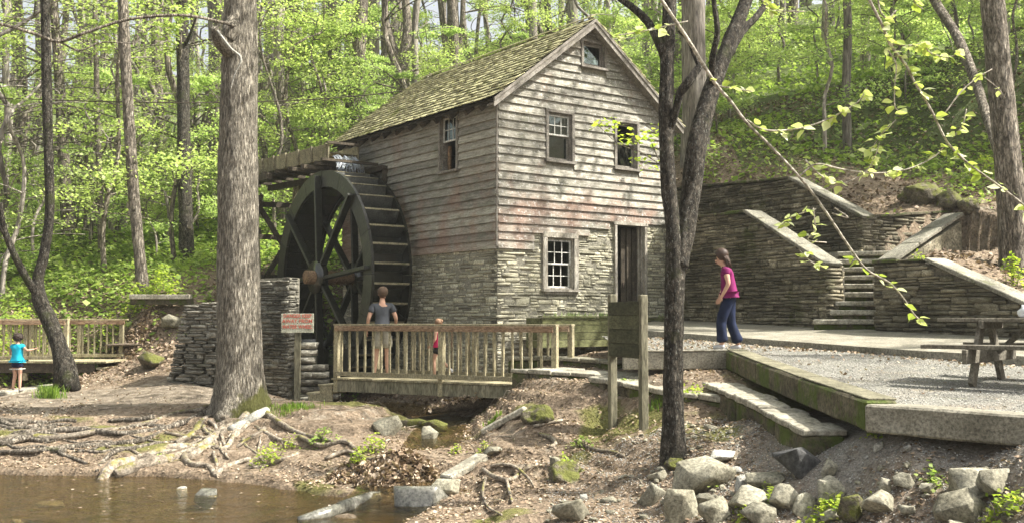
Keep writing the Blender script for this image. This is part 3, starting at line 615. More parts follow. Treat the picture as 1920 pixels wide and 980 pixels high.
cell_wall((0.23, W_ - .23, W_ / 2), lambda u: (GB, rake(u) - .03), [], .22, (0, L_), (1, 0)).build('wall', MT['mortar'], mill)
for z_ in (-.42, 2.5, 4.6): MB().box((W_ / 2, L_ / 2, z_), (W_ - .5, L_ - .5, .08)).build('floor', MT['dark_beam'], mill)
# clapboards
def board(u0, u1, z0, h, org, ux, seed, cutf=None, out0=.012):
    """one clapboard with a slight wave; cutf(z) -> (umin, umax) at that height"""
    r_ = random.Random(seed); un = Vector((ux[1], -ux[0], 0)); n = max(2, int((u1 - u0) / .45))
    V = []; ph = r_.uniform(0, 9); am = r_.uniform(.002, .008); warp = r_.uniform(0, .012)
    for k in range(n + 1):
        t = k / n
        for (dz, o0, o1) in ((0, 0, .05), (h + .03, 0, .004)):
            z = z0 + dz
            if cutf: lo, hi = cutf(z); a, b = max(u0, lo), min(u1, hi)
            else: a, b = u0, u1
            u = a + (b - a) * t
            dzz = am * math.sin(ph + t * (u1 - u0) * 1.7) if dz == 0 else 0
            ou = out0 + o1 + (warp * (1 - abs(2 * t - 1)) ** .5 * math.sin(ph * 2 + t * 6) if dz == 0 else 0)
            for o_ in (out0 + o0 - .008, ou):
                V.append((org[0] + ux[0] * u + un[0] * o_, org[1] + ux[1] * u + un[1] * o_, z + dzz))
    Fc = []
    for k in range(n):
        a = k * 4; b = a + 4
        Fc += [(a + 1, b + 1, b + 3, a + 3), (a, a + 1, b + 1, b)[::-1], (a + 2, a + 3, b + 3, b + 2), (a, b, b + 2, a + 2)]
    Fc += [(0, 1, 3, 2), (4 * n, 4 * n + 2, 4 * n + 3, 4 * n + 1)]
    return MB().add(V, Fc)
EXP = .182
def lay_boards(ulo, uhi, rows, holes, org, ux, seed, umaxf=None, uminf=None, cutf=None):
    for k, z0 in enumerate(rows):
        a0 = ulo if uminf is None else uminf(z0); b0 = uhi if umaxf is None else umaxf(z0)
        spans = [(a0, b0)]
        for (ha, hb, hz0, hz1) in holes:
            if z0 + EXP > hz0 + .04 and z0 < hz1 - .04:
                ns = []
                for a, b in spans:
                    if hb <= a or ha >= b: ns.append((a, b)); continue
                    if ha - a > .05: ns.append((a, ha))
                    if b - hb > .05: ns.append((hb, b))
                spans = ns
        for a, b in spans:
            cuts = [a, b]
            if b - a > 3.3 and random.random() < .75: cuts.insert(1, a + (b - a) * random.choice([.34, .5, .62, .8]))
            for a_, b_ in zip(cuts[:-1], cuts[1:]):
                if cutf:
                    lo, hi = cutf(z0)
                    if hi - lo < .15 or a_ > hi - .08 or b_ < lo + .08: continue
                board(a_ + .002, b_ - .002, z0, EXP, org, ux, seed * 1000 + k * 7 + int(a_ * 10), cutf).build('siding_board', MT['siding'], mill)
casF = [(h[0] - .07, h[1] + .07, h[2] - .06, h[3] + .07) for h in holesF[:3]]
rowsF = [1.44 + EXP * k for k in range(29)]
def umaxF(z):
    if z < 1.75: return .95
    if z < 1.98: return 2.5
    if z < 2.15: return 3.1
    return W_ - .01
cutF = lambda z: (0, W_) if z < ZE - .25 else (max(.0, (z - ZE) / (ZR - ZE) * W_ / 2 - .02), min(W_, W_ - (z - ZE) / (ZR - ZE) * W_ / 2 + .02))
lowboards = [(h[0] - .14, h[1] + .14, h[2] - .1, h[3] + .08) for h in holesF[3:4]] + [(3.2, 4.25, -.4, 2.12)]
lay_boards(.0, W_, rowsF, casF + lowboards, (0, 0), (1, 0), 1, umaxf=umaxF, cutf=cutF)
casS = [(-(h[1] + .07), -(h[0] - .07), h[2] - .06, h[3] + .3) for h in holesS]
lay_boards(-L_, -.0, [1.44 + EXP * k for k in range(17)], casS, (0, 0), (0, -1), 2)
MB().box((-.028, L_ / 2, 4.60), (.03, L_, .13)).build('frieze_board', MT['siding'], mill)
MB().box((-.022, -.022, 3.08), (.03, .03, 3.2)).build('corner_bead', MT['trim'], mill)
# stonework
specs = masonry(0, W_, lambda u: GB, lambda u: (1.47 if u < .95 else 1.82 if u < 2.5 else 2.15), [(h[0] - .13, h[1] + .13, h[2] - .14, h[3] + .06) for h in holesF[3:4]] + [(3.27, 4.22, -.4, 2.2)], (.05, .13), (.12, .5), .2, ((0, 0), (1, 0)), seed=5, proud=(.004, .026))
specs += masonry(-L_, 0, lambda u: GB, lambda u: 1.46, [], (.05, .13), (.14, .5), .2, ((0, 0), (0, -1)), seed=6, weight=.8, proud=(.004, .026))
pieces(mill, 'stone', specs, SV, MT['stone_mill'])
# windows
def window(u0, u1, z0, z1, org, ux, style):
    un = Vector((ux[1], -ux[0], 0)); rot = Matrix((Vector((ux[0], ux[1], 0)), -un, Vector((0, 0, 1)))).transposed()
    def B(mb, uc, zc, o_, du, dz, do): return mb.box((org[0] + ux[0] * uc + un[0] * o_, org[1] + ux[1] * uc + un[1] * o_, zc), (du, do, dz), rot)
    uc, zc, wd, ht = (u0 + u1) / 2, (z0 + z1) / 2, u1 - u0, z1 - z0
    cs = .13 if style == 'low' else .075
    po = .025 if style == 'low' else .04
    f = MB()
    B(f, u0 - cs / 2, zc, po, cs, ht + .002, .07); B(f, u1 + cs / 2, zc, po, cs, ht + .002, .07); B(f, uc, z1 + cs / 2, po, wd + 2 * cs, cs * .9, .075)
    # the reveal
    B(f, u0 + .012, zc, -.09, .024, ht, .2); B(f, u1 - .012, zc, -.09, .024, ht, .2); B(f, uc, z1 - .012, -.09, wd - .05, .024, .2); B(f, uc, z0 + .012, -.09, wd - .05, .024, .2)
    wo_ = f.build('window', MT['casing'] if style == 'low' else MT['trim'], mill, bevel=.004)
    sl = MB(); B(sl, uc, z0 - .03, .05, wd + 2 * cs + .05, .05, .13)
    if style == 'low': B(sl, uc, z0 - .085, .035, wd + .1, .05, .06)
    sl.build('sill', MT['casing'] if style == 'low' else MT['trim'], wo_)
    a, b = u0 + .026, u1 - .026; zm = z0 + ht * (.53 if style != 'low' else .5)
    def sash(za, zb, o_, grid, pane=True, mat=MT['sash']):
        s = MB(); t = .035
        B(s, a + t / 2, (za + zb) / 2, o_, t, zb - za, .035); B(s, b - t / 2, (za + zb) / 2, o_, t, zb - za, .035)
        B(s, (a + b) / 2, za + t / 2 + .003, o_, b - a - 2 * t - .002, t, .035); B(s, (a + b) / 2, zb - t / 2, o_, b - a - 2 * t - .002, t, .035)
        s.build('sash', mat, wo_)
        nu, nz_ = grid; iu0, iu1, iz0, iz1 = a + t, b - t, za + t, zb - t
        for k in range(1, nu): m_ = MB(); B(m_, iu0 + (iu1 - iu0) * k / nu, (iz0 + iz1) / 2, o_, .018, iz1 - iz0, .02); m_.build('muntin', MT['sash'], wo_)
        for k in range(1, nz_): m_ = MB(); B(m_, (iu0 + iu1) / 2, iz0 + (iz1 - iz0) * k / nz_, o_, iu1 - iu0, .018, .016); m_.build('muntin', MT['sash'], wo_)
        if pane:
            for k in range(nu):
                for l in range(nz_):
                    m_ = MB(); B(m_, iu0 + (iu1 - iu0) * (k + .5) / nu, iz0 + (iz1 - iz0) * (l + .5) / nz_, o_, (iu1 - iu0) / nu - .014, (iz1 - iz0) / nz_ - .014, .005); m_.build('pane', MT['glass'], wo_)
    if style == 'gable': sash(z0 + .03, z1 - .03, -.05, (1, 1), mat=MT['trim'])
    elif style == 'upper': sash(zm, z1 - .03, -.04, (3, 2)); sash(z0 + .03, zm + .02, -.08, (1, 1), mat=MT['trim'])
    elif style == 'upper_bare': sash(zm, z1 - .03, -.04, (1, 1), pane=False, mat=MT['trim']); sash(z0 + .03, zm + .02, -.08, (1, 1), mat=MT['trim'])
    elif style == 'low': sash(zm - .02, z1 - .03, -.06, (3, 2)); sash(z0 + .03, zm + .01, -.10, (3, 2))
    elif style == 'side': sash(zm, z1 - .03, -.03, (3, 2)); return a, b, z0, zm
def glass_mat():
    m, t, p = mat_base('old_window_glass'); t.nodes.remove(p)
    tc = N(t, 'ShaderNodeTexCoord'); n1 = N(t, 'ShaderNodeTexNoise', i_Scale=2.5, i_Detail=2); t.links.new(tc.outputs['Object'], n1.inputs['Vector'])
    b = N(t, 'ShaderNodeBump'); b.inputs['Strength'].default_value = .12; b.inputs['Distance'].default_value = .05; t.links.new(n1.outputs[0], b.inputs['Height'])
    gl = N(t, 'ShaderNodeBsdfGlossy'); gl.inputs['Roughness'].default_value = .03; gl.inputs[0].default_value = (.75, .8, .78, 1); t.links.new(b.outputs[0], gl.inputs['Normal'])
    tr = N(t, 'ShaderNodeBsdfTransparent'); tr.inputs[0].default_value = (.55, .6, .56, 1)
    fr = N(t, 'ShaderNodeFresnel'); fr.inputs[0].default_value = 1.5; mx = N(t, 'ShaderNodeMixShader')
    t.links.new(mathn(t, 'ADD', mathn(t, 'MULTIPLY', fr.outputs[0], .8), .02, True), mx.inputs[0]); t.links.new(tr.outputs[0], mx.inputs[1]); t.links.new(gl.outputs[0], mx.inputs[2])
    t.links.new(mx.outputs[0], t.nodes['Material Output'].inputs[0]); return m
MT['glass'] = glass_mat()
MT['curtain'] = plain('pale_green_blind', (.5, .52, .42), var=.1)
window(*holesF[0], (0, 0), (1, 0), 'upper'); window(*holesF[1], (0, 0), (1, 0), 'upper_bare'); window(*holesF[2], (0, 0), (1, 0), 'gable'); window(*holesF[3], (0, 0), (1, 0), 'low')
hs_ = holesS[0]; window(-hs_[1], -hs_[0], hs_[2], hs_[3], (0, 0), (0, -1), 'side')
MB().box((.10, 1.83, 4.23), (.02, .56, .5)).build('blind', MT['curtain'], mill)
MB().box((.14, 2.07, 3.58), (.04, .1, .58)).build('inner_post', MT['axle'], mill)
# door
h = holesF[4]; d = MB()
d.box((h[0] - .035, -.02, .87), (.07, .1, 2.46)); d.box((h[1] + .04, -.02, .87), (.08, .1, 2.46)); d.box(((h[0] + h[1]) / 2, -.02, 2.14), (h[1] - h[0] + .2, .12, .075))
d.box((h[1] - .02, .1, .87), (.04, .18, 2.44)); d.box((h[1] - .085, .06, .87), (.03, .03, 2.44))
dr = d.build('door_frame', MT['casing'], mill, bevel=.004)
dd = MB(); 
for k in range(3): dd.box((h[0] + .44 + k * .15, .24 - .03 * k, .86), (.146, .03, 2.4))
do = dd.build('door', MT['dark_beam'], mill, bevel=.004)
MB().box((h[0] + .42, .21, .75), (.03, .03, .12)).build('handle', MT['iron'], do)
# roof: sheathing, rafters, rake boards, shingles
sl = (ZR - ZE) / (W_ / 2); cs_ = 1 / math.sqrt(1 + sl * sl); VO = .25
for s_ in (-1, 1):
    eu = W_ / 2 + OV; ez = ZR - sl * eu
    a = (W_ / 2, ZR + .07); b = (W_ / 2 + s_ * eu, ez + .07)
    mb = MB(); V = []
    for v_ in (-VO + .02, L_ + .18):
        for (u_, z_) in (a, b): V += [(u_, v_, z_), (u_, v_, z_ - .05)]
    mb.add(V, [(0, 2, 6, 4), (1, 5, 7, 3), (0, 4, 5, 1), (2, 3, 7, 6), (0, 1, 3, 2), (4, 6, 7, 5)])
    mb.build('roof', MT['roofdeck'], mill)
    for k in range(12 if s_ < 0 else 0):
        v_ = .25 + k * (L_ - .4) / 11
        MB().beam((W_ / 2 + s_ * (W_ / 2 + .02), v_, ZE - .065), (W_ / 2 + s_ * (eu - .02), v_, ez - .065), .07, .12).build('rafter_tail', MT['dark_beam'], mill)
    # rake boards
    for (o_, hh, dz, th) in ((-VO - .012, .17, -.015, .03), (-VO - .035, .06, .05, .03)):
        p0 = Vector((W_ / 2 + s_ * .0, o_, ZR + dz)); p1 = Vector((W_ / 2 + s_ * (eu + .01), o_, ez + dz))
        V = []
        for oo in (o_, o_ - th):
            for (pp) in (p0, p1): V += [(pp.x, oo, pp.z + hh * .5 / cs_ * .9), (pp.x, oo, pp.z - hh * .5 / cs_ * .9)]
        MB().add(V, [(0, 2, 3, 1), (4, 5, 7, 6), (0, 4, 6, 2), (1, 3, 7, 5), (0, 1, 5, 4), (2, 6, 7, 3)]).build('rake_board', MT['trim'], mill)
    # soffit strip between wall and rake board
    V = []
    for oo in (-.02, -VO):
        for (u_, z_) in ((W_ / 2, ZR - .0), (W_ / 2 + s_ * eu, ez - .0)): V += [(u_, oo, z_ - .02), (u_, oo, z_ - .06)]
    MB().add(V, [(0, 2, 3, 1), (4, 5, 7, 6), (0, 4, 6, 2), (1, 3, 7, 5), (0, 1, 5, 4), (2, 6, 7, 3)]).build('soffit', MT['trim'], mill)
specs = []
for s_ in (-1, 1):
    run = math.hypot(W_ / 2 + OV, sl * (W_ / 2 + OV)) + .05; nC = 19; ex = run / nC
    yv = Vector((-s_ * cs_, 0, sl * cs_)); zv = Vector((s_ * sl * cs_, 0, cs_)); xv = yv.cross(zv)
    rot = Matrix((xv, yv, zv)).transposed()
    for c in range(nC):
        v = -VO - .05 + random.uniform(0, .05)
        while v < L_ + .2:
            wd = random.uniform(.10, .19); ln = .40
            if random.random() < (.012 if c > 1 else 0): v += wd; continue
            dist = run - c * ex - ln / 2 + random.uniform(-.02, .02)       # from the ridge
            lift = .115 + random.uniform(0, .006)
            pc = Vector((W_ / 2, v + wd / 2, ZR)) - yv * dist + zv * lift
            tilt = Matrix.Rotation(-.125 + random.uniform(-.012, .012) - (.05 if random.random() < .05 else 0), 3, 'X') @ Matrix.Rotation(random.uniform(-.012, .012), 3, 'Y')
            if c == nC - 1: pc -= yv * .12
            specs.append((pc, rot @ tilt, (wd - .006, ln, .026), random.randrange(5), 1.0 if s_ < 0 else .0001)); v += wd
pieces(mill, 'shingle', specs, HV, MT['shingle'])
MB().beam((W_ / 2 - .05, -VO - .04, ZR + .155), (W_ / 2 - .05, L_ + .2, ZR + .155), .16, .025, (-.5, 0, 1)).build('ridge_board', MT['shingle'], mill)

# ------------------------------------------------------------------ planter and door steps in front of the mill
pl = thing('planter_box', 'long green stained board planter with pale sprouting blades under the mill window', 'planter', (CM[0], CM[1], 0), MILL_A)
def planter(parent, u0, u1, v0, v1, zt, zb, n):
    for k in range(n):
        zz = zt - (k + .5) * (zt - zb) / n; hh = (zt - zb) / n - .008
        MB().box(((u0 + u1) / 2, v0, zz), (u1 - u0, .045, hh)).build('plank', MT['green_wood'], parent, bevel=.004)
        for u_ in (u0 - .0, u1): MB().box((u_, (v0 + v1) / 2 + .03, zz), (.045, v1 - v0, hh)).build('plank', MT['green_wood'], parent, bevel=.004)
    MB().box(((u0 + u1) / 2, v0 + .0, zt + .022), (u1 - u0 + .1, .14, .035)).build('cap_board', MT['green_wood'], parent, bevel=.004)
    MB().box(((u0 + u1) / 2, (v0 + v1) / 2 + .02, zt - .2), (u1 - u0 - .05, v1 - v0 - .06, .3)).build('soil', MT['soil'], parent)
    q = Q()
    n_ = int((u1 - u0) * 95)
    for _ in range(n_):
        u = random.uniform(u0 + .25 if u0 < 2 else u0 + .05, u1 - .03); v = random.uniform(v0 + .03, v0 + .3); hgt = random.uniform(.05, .17); a = random.uniform(0, 6.28); bx, by = random.uniform(-.06, .06), random.uniform(-.06, .03)
        dx, dy = math.cos(a) * .009, math.sin(a) * .009; z = zt - .05
        q.add(np.array([(u - dx, v - dy, z), (u + dx, v + dy, z), (u + bx * .5 + dx, v + by * .5 + dy, z + hgt * .7), (u + bx * .5 - dx, v + by * .5 - dy, z + hgt * .7), (u + bx, v + by, z + hgt + .03)]), [(0, 1, 2, 3), (3, 2, 4, 4)])
    b_ = q.build('sprouts', MT['blade'], parent, smooth=False); b_['kind'] = 'stuff'
planter(pl, .62, 3.1, -.72, -.24, .0, -.62, 4)
pl2 = thing('planter_box', 'short square planter with pale blades right of the mill door', 'planter', (CM[0], CM[1], 0), MILL_A)
planter(pl2, 4.1, 4.95, -.72, -.24, .0, -.62, 4)
st_ = thing('door_steps', 'stone steps rising between the planters to the open mill door', 'steps', (CM[0], CM[1], 0), MILL_A)
for k in range(3): MB().box((3.6, -.32 - .22 * (2 - k) * .9, -.66 + .16 * k), (.9, .44, .15)).build('step', MT['flag'], st_, bevel=.015)

# ------------------------------------------------------------------ the water wheel (axis along local x)
WV, WR, WC = 5.57, 2.62, .98
wheel = thing('water_wheel', 'huge dark wet overshot wooden water wheel turning beside the mill', 'water wheel', (CM[0], CM[1], 0), MILL_A)
def ring_seg(mb, xa, xb, r0, r1, a0, a1, n=3):
    V = []; 
    for k in range(n + 1):
        a = a0 + (a1 - a0) * k / n
        for x in (xa, xb):
            for r in (r0, r1): V.append((x, WV + math.sin(a) * r, WC + math.cos(a) * r))
    Fc = []
    for k in range(n):
        p = 4 * k; q = p + 4
        Fc += [(p, p + 1, q + 1, q), (p + 2, q + 2, q + 3, p + 3), (p, q, q + 2, p + 2), (p + 1, p + 3, q + 3, q + 1)]
    Fc += [(0, 2, 3, 1), (4 * n, 4 * n + 1, 4 * n + 3, 4 * n + 2)]
    return mb.add(V, Fc)
NSEG = 16; XN, XF = -1.35, -.30
for (xa, xb) in ((XN, XN + .07), (XF - .07, XF)):
    for k in range(NSEG):
        a0 = 2 * math.pi * k / NSEG + .003; a1 = 2 * math.pi * (k + 1) / NSEG - .003
        ring_seg(MB(), xa, xb, WR - .40, WR + random.uniform(-.006, .006), a0, a1).build('rim_board', MT['wheel_rim'], wheel)
NB = 36
for k in range(NB):
    a = 2 * math.pi * k / NB + .04
    ring_seg(MB(), XN + .073, XF - .073, WR - .34, WR - .30, a, a + 2 * math.pi / NB - .004, 1).build('sole_board', MT['wheel'], wheel)
    # bucket board: from the sole outwards, canted
    p0 = (WV + math.sin(a) * (WR - .30), WC + math.cos(a) * (WR - .30)); a2 = a + .055
    p1 = (WV + math.sin(a2) * (WR - .012), WC + math.cos(a2) * (WR - .012))
    MB().beam(((XN + XF) / 2, p0[0], p0[1]), ((XN + XF) / 2, p1[0], p1[1]), abs(XF - XN) - .15, .035, (0, math.cos(a), -math.sin(a))).build('bucket_board', MT['bucket'], wheel)
    MB().beam(((XN + XF) / 2, p1[0], p1[1]), ((XN + XF) / 2, p1[0] + math.sin(a2) * .012, p1[1] + math.cos(a2) * .012), abs(XF - XN) - .15, .05, (0, math.cos(a), -math.sin(a))).build('bucket_lip', MT['flume'], wheel)
for x in (XN - .045, XF - .12):
    for k in range(8):
        a = 2 * math.pi * k / 8 + .06
        off = .12 * (1 if k % 2 else -1)
        r1 = WR - .12
        ca, sa = math.cos(a), math.sin(a)
        p0 = Vector((x, WV + sa * .1 + ca * off * .4, WC + ca * .1 - sa * off * .4)); p1 = Vector((x, WV + sa * r1, WC + ca * r1))
        MB().beam(p0, p1, .085, .17, (1, 0, 0)).build('spoke', MT['wheel_rim'], wheel, bevel=.006)
ax_ = []
for (xa, xb, rr, nm, mt_) in ((-1.75, .25, .17, 'axle', 'axle'), (XN - .18, XN + .02, .40, 'hub', 'wheel'), (XF - .2, XF, .40, 'hub', 'wheel')):
    V_, F_ = tube([(xa, WV, WC), ((xa + xb) / 2, WV, WC), (xb, WV, WC)], [rr, rr], 14, True, .05, 3)
    Q().add(V_, F_).build(nm, MT[mt_], wheel)
# ------------------------------------------------------------------ flume and its trestle
fl = thing('flume', 'elevated wooden flume trough carrying water to the top of the wheel', 'flume', (CM[0], CM[1], 0), MILL_A)
fz = lambda v: 3.88 + (v - 5.5) * .03
fu0, fu1 = -1.22, -.42
va, vb = 5.45, 12.2
for u_ in (fu0, fu1):
    k = va
    while k < vb - .1:
        e = min(k + 1.05, vb)
        MB().beam((u_, k + .004, fz(k) + .19), (u_, e - .004, fz(e) + .19), .04, .38).build('side_board', MT['flume'], fl, bevel=.003)
        k = e
    for k in range(9):
        v_ = va + .1 + k * .8
        MB().box((u_ + (-.045 if u_ == fu0 else .045), v_, fz(v_) + .2), (.05, .07, .40)).build('batten', MT['flume'], fl, bevel=.004)
for k in range(7):
    a = va + k * .965; MB().beam(((fu0 + fu1) / 2, a, fz(a) + .01), ((fu0 + fu1) / 2, a + .96, fz(a + .96) + .01), fu1 - fu0 - .05, .03).build('floor_board', MT['flume'], fl)
for k in range(9):
    v_ = va + .35 + k * .8; MB().box(((fu0 + fu1) / 2, v_, fz(v_) - .08), (1.2, .11, .1)).build('cross_beam', MT['dark_beam'], fl, bevel=.004)
MB().box(((fu0 + fu1) / 2, va - .01, fz(va) + .42), (.92, .07, .06)).build('brace_bar', MT['dark_beam'], fl)
wmb = MB(); wmb.beam(((fu0 + fu1) / 2, va - .02, fz(va) + .10), ((fu0 + fu1) / 2, vb, fz(vb) + .10), fu1 - fu0 - .06, .12)
wmb.build('water', MT['stream'], fl)
tr_ = thing('trestle', 'leaning dark timber trestle propping the flume left of the wheel', 'trestle', (CM[0], CM[1], 0), MILL_A)
for u_ in (-1.55, -.25):
    for (v0, v1) in ((8.55, 9.3), (10.0, 9.5)):
        MB().beam((u_ - (.25 if u_ < -1 else -.1), v0 + (v0 - 9.3) * .3, .25), (u_, v1, fz(9.3) - .32), .15, .16).build('post', MT['flume'], tr_, bevel=.008)
    MB().beam((u_, 8.3, fz(8.3) - .22), (u_, 11.4, fz(11.4) - .22), .14, .17).build('stringer', MT['dark_beam'], tr_, bevel=.008)
for z_ in (1.1, 2.2, 3.1):
    MB().beam((-1.9, 9.35, z_), (.1, 9.35, z_ + .03), .06, .14).build('cross_rail', MT['dark_beam'], tr_)
    MB().beam((-1.68, 8.6, z_ + .1), (-1.68, 10.3, z_ + .1), .06, .13).build('cross_rail', MT['dark_beam'], tr_)
for (a, b) in (((-1.7, 8.5, .4), (-1.6, 9.9, 3.3)), ((-1.7, 10.2, .4), (-1.6, 8.7, 3.3)), ((-1.75, 8.9, .5), (.1, 9.1, 3.3)), ((.1, 8.9, .5), (-1.7, 9.1, 3.3))):
    MB().beam(a, b, .06, .13).build('brace', MT['dark_beam'], tr_)
# a short frame that holds the mouth of the flume over the wheel
tf = thing('flume_support', 'short dark timber frame holding the flume mouth over the wheel top', 'support frame', (CM[0], CM[1], 0), MILL_A)
for v_ in (5.9, 6.6): MB().box((-.82, v_, fz(v_) - .185), (1.75, .12, .1)).build('beam', MT['dark_beam'], tf, bevel=.004)
MB().box((-.12, 5.05, 3.66), (.16, .9, .12)).build('beam', MT['dark_beam'], tf, bevel=.004)
for v_ in (4.66,): MB().box((-.10, v_, 3.5), (.12, .1, .42)).build('bracket', MT['dark_beam'], tf)
MB().box((-.9, 4.95, 3.78), (1.5, .1, .06)).build('beam', MT['dark_beam'], tf)
# falling water
def water_white():
    m, t, p = mat_base('falling_water'); p.inputs['Base Color'].default_value = (.75, .8, .85, 1); p.inputs['Roughness'].default_value = .15
    p.inputs['Transmission Weight'].default_value = .7; p.inputs['IOR'].default_value = 1.33; return m
MT['white_water'] = water_white()
fw = thing('waterfall', 'white water pouring from the flume mouth onto the wheel buckets', 'water', (CM[0], CM[1], 0), MILL_A)
q = Q()
for k in range(46):
    u_ = random.uniform(fu0 + .06, fu1 - .05); vv = va - .02; z0 = fz(va) + random.uniform(.05, .13); dr_ = random.uniform(.3, .42); dn = random.uniform(.32, .6)
    pts = [(u_ + random.uniform(-.01, .01) * t * 6, vv - dr_ * t, z0 - dn * t * t) for t in np.linspace(0, 1, 8)]
    V_, F_ = tube(pts, [.009, .006, .012, .005], 5, True, .4, k); q.add(V_, F_)
o = q.build('strands', MT['white_water'], fw); o['kind'] = 'stuff'
q = Q()
for k in range(90):                       # water lying and splashing in the upper buckets
    a = random.uniform(-.5, .05) if k < 120 else random.uniform(-1.25, -.4)
    r = WR - random.uniform(-.02, .28) if k < 120 else WR + .01
    x = random.uniform(XN + .08, XF - .08) if k < 120 else random.choice([XN + .03, XF - .03, random.uniform(XN + .1, XF - .1)])
    c = np.array((x, WV + math.sin(a) * r, WC + math.cos(a) * r)); s_ = random.uniform(.005, .016)
    V_ = c + np.array([(1, 0, 0), (0, 1, 0), (-1, 0, 0), (0, -1, 0), (0, 0, .7), (0, 0, -.7)]) * s_ * np.array([random.uniform(1, 2.2), 1, 1])
    q.add(V_, [(0, 1, 4, 4), (1, 2, 4, 4), (2, 3, 4, 4), (3, 0, 4, 4), (1, 0, 5, 5), (2, 1, 5, 5), (3, 2, 5, 5), (0, 3, 5, 5)])
o = q.build('splashes', MT['white_water'], fw); o['kind'] = 'stuff'

# ------------------------------------------------------------------ wheel pit walls
def wall_line(name, label, cat, pA, pB, zb, zt, mat, hr=(.06, .15), wr=(.18, .55), thick=.55, seed=1, endA=False, endB=False, limit=300, mortar='mortar', weight=1.0, batter=0.0):
    """stone wall whose seen face runs from pA to pB (seen face on the right-hand side of the run); zb, zt functions of distance"""
    pA = Vector((pA[0], pA[1], 0)); pB = Vector((pB[0], pB[1], 0)); L = (pB - pA).length; ang = math.atan2((pB - pA).y, (pB - pA).x)
    t = thing(name, label, cat, pA, ang)
    mb = cell_wall((0, L, *np.linspace(0, L, 9)[1:-1]), lambda u: (zb(u) - .1, zt(u) - .005), [], thick, (0, .03), (1, 0)); mb.build('core', MT[mortar if mat != 'stone_wet' else 'mortar_mill'], t)
    sp = masonry(0, L, zb, zt, [], hr, wr, .22, ((0, 0), (1, 0)), seed=seed, proud=(0, .05), weight=weight)
    if endB: sp += masonry(0, thick, lambda u: zb(L), lambda u: zt(L), [], hr, wr, .22, ((L, 0), (0, 1)), seed=seed + 1, proud=(0, .05))
    if endA: sp += masonry(-thick, 0, lambda u: zb(0), lambda u: zt(0), [], hr, wr, .22, ((0, 0), (0, -1)), seed=seed + 2, proud=(0, .05))
    if batter:
        sp = [((Vector((s[0][0] - batter * (zt(0) - s[0][2]) * max(0, 1 - s[0][0] / 1.3), s[0][1] - .18 * batter * (zt(0) - s[0][2]), s[0][2]))), s[1], s[2], s[3], s[4]) for s in sp]
    pieces(t, 'stone', sp, SV, MT[mat], limit)
    return t, L
a = P(480, 600, 22.6); b = P(556, 600, 21.5)
a2 = P(326, 640, 22.3); b2 = P(468, 640, 20.9)
wall_line('pit_wall', 'tall dry stone pit wall behind the danger sign carrying the wheel axle', 'stone wall', P(430, 600, 23.0), P(541, 600, 22.1), lambda u: -1.95, lambda u: .86, 'stone_wet', hr=(.05, .13), wr=(.12, .42), thick=.3, seed=21, endB=True)
wall_line('pier_wall', 'lower battered stone pier of stacked rocks left of the big tree', 'stone wall', P(345, 640, 21.3), P(452, 640, 20.8), lambda u: -1.75, lambda u: .27 + .06 * u, 'stone_wet', hr=(.05, .13), wr=(.10, .38), thick=.5, seed=31, endB=False, batter=.24)
# stepped stones at the foot of the pit wall beside the wheel
t = thing('wall_buttress', 'dark stepped stones at the wheel pit foot right of the sign post', 'stone wall', P(566, 700, 22.0), 0)
sp = []
for k in range(9):
    for l in range(1 + k // 3):
        sp.append(((.12 + l * .26 + random.uniform(-.03, .03), .1, 1.2 - k * .155 - .1 + 0 * t.location.z), Matrix.Rotation(random.uniform(-.1, .1), 3, 'Z'), (.34, .4, .14), k + l, 1))
t.location.z = P(566, 745, 22.0)[2]
pieces(t, 'stone', sp, SV, MT['stone_wet'])

# ------------------------------------------------------------------ retaining walls, stairs, caps
def lerp(xs, ys): return lambda u: float(np.interp(u, xs, ys))
def cap_run(parent, pts, width, thick, ln, mat='cap', local=True, over=.06, rag=0.0):
    """flat coping slabs laid along a polyline of (u, z) on the wall parent"""
    for (u0, z0), (u1, z1) in zip(pts[:-1], pts[1:]):
        L = math.hypot(u1 - u0, z1 - z0); n = max(1, round(L / ln))
        for k in range(n):
            a, b = k / n, (k + 1) / n; e = .006 / max(L, .1)
            pa = (u0 + (u1 - u0) * (a + e), width / 2 - over, z0 + (z1 - z0) * (a + e) + thick / 2 + random.uniform(-rag, rag)); pb = (u0 + (u1 - u0) * (b - e), width / 2 - over, z0 + (z1 - z0) * (b - e) + thick / 2 + random.uniform(-rag, rag))
            rough(MB().beam(pa, pb, width + random.uniform(-rag, rag) * 2, thick).build('coping_slab', MT[mat], parent, bevel=.012), .016)
F0, F1, F2 = (P(1252, 600, 24.25), P(1395, 600, 21.66), P(1549, 600, 19.6))
l1 = math.dist(F0[:2], F1[:2]); l2 = l1 + math.dist(F1[:2], F2[:2])
w1, L1 = wall_line('retaining_wall', 'mossy stone retaining wall with sloping coping behind the woman in magenta', 'stone wall', F0, F2, lambda u: -.35, lerp([0, l1, l2], [2.25, 2.2, .98]), 'stone_wall', hr=(.05, .13), wr=(.16, .5), seed=41, endB=True, thick=.45)
cap_run(w1, [(0, 2.26), (l1, 2.20)], .5, .06, .9, 'mossy', rag=.01); cap_run(w1, [(l1 + .02, 2.20), (l2 + .05, .97)], .46, .07, .8)
G0, G1, G2 = P(1640, 600, 18.65), P(1735, 600, 17.66), P(2060, 600, 15.05)
m1 = math.dist(G0[:2], G1[:2]); m2 = m1 + math.dist(G1[:2], G2[:2])
w2, L2 = wall_line('retaining_wall', 'stone retaining wall right of the stairs with pale coping falling toward the picnic table', 'stone wall', G0, G2, lambda u: -.75, lerp([0, m1, m2], [.98, .96, -.32]), 'stone_wall', hr=(.05, .13), wr=(.16, .5), seed=51, endA=True, thick=.5)
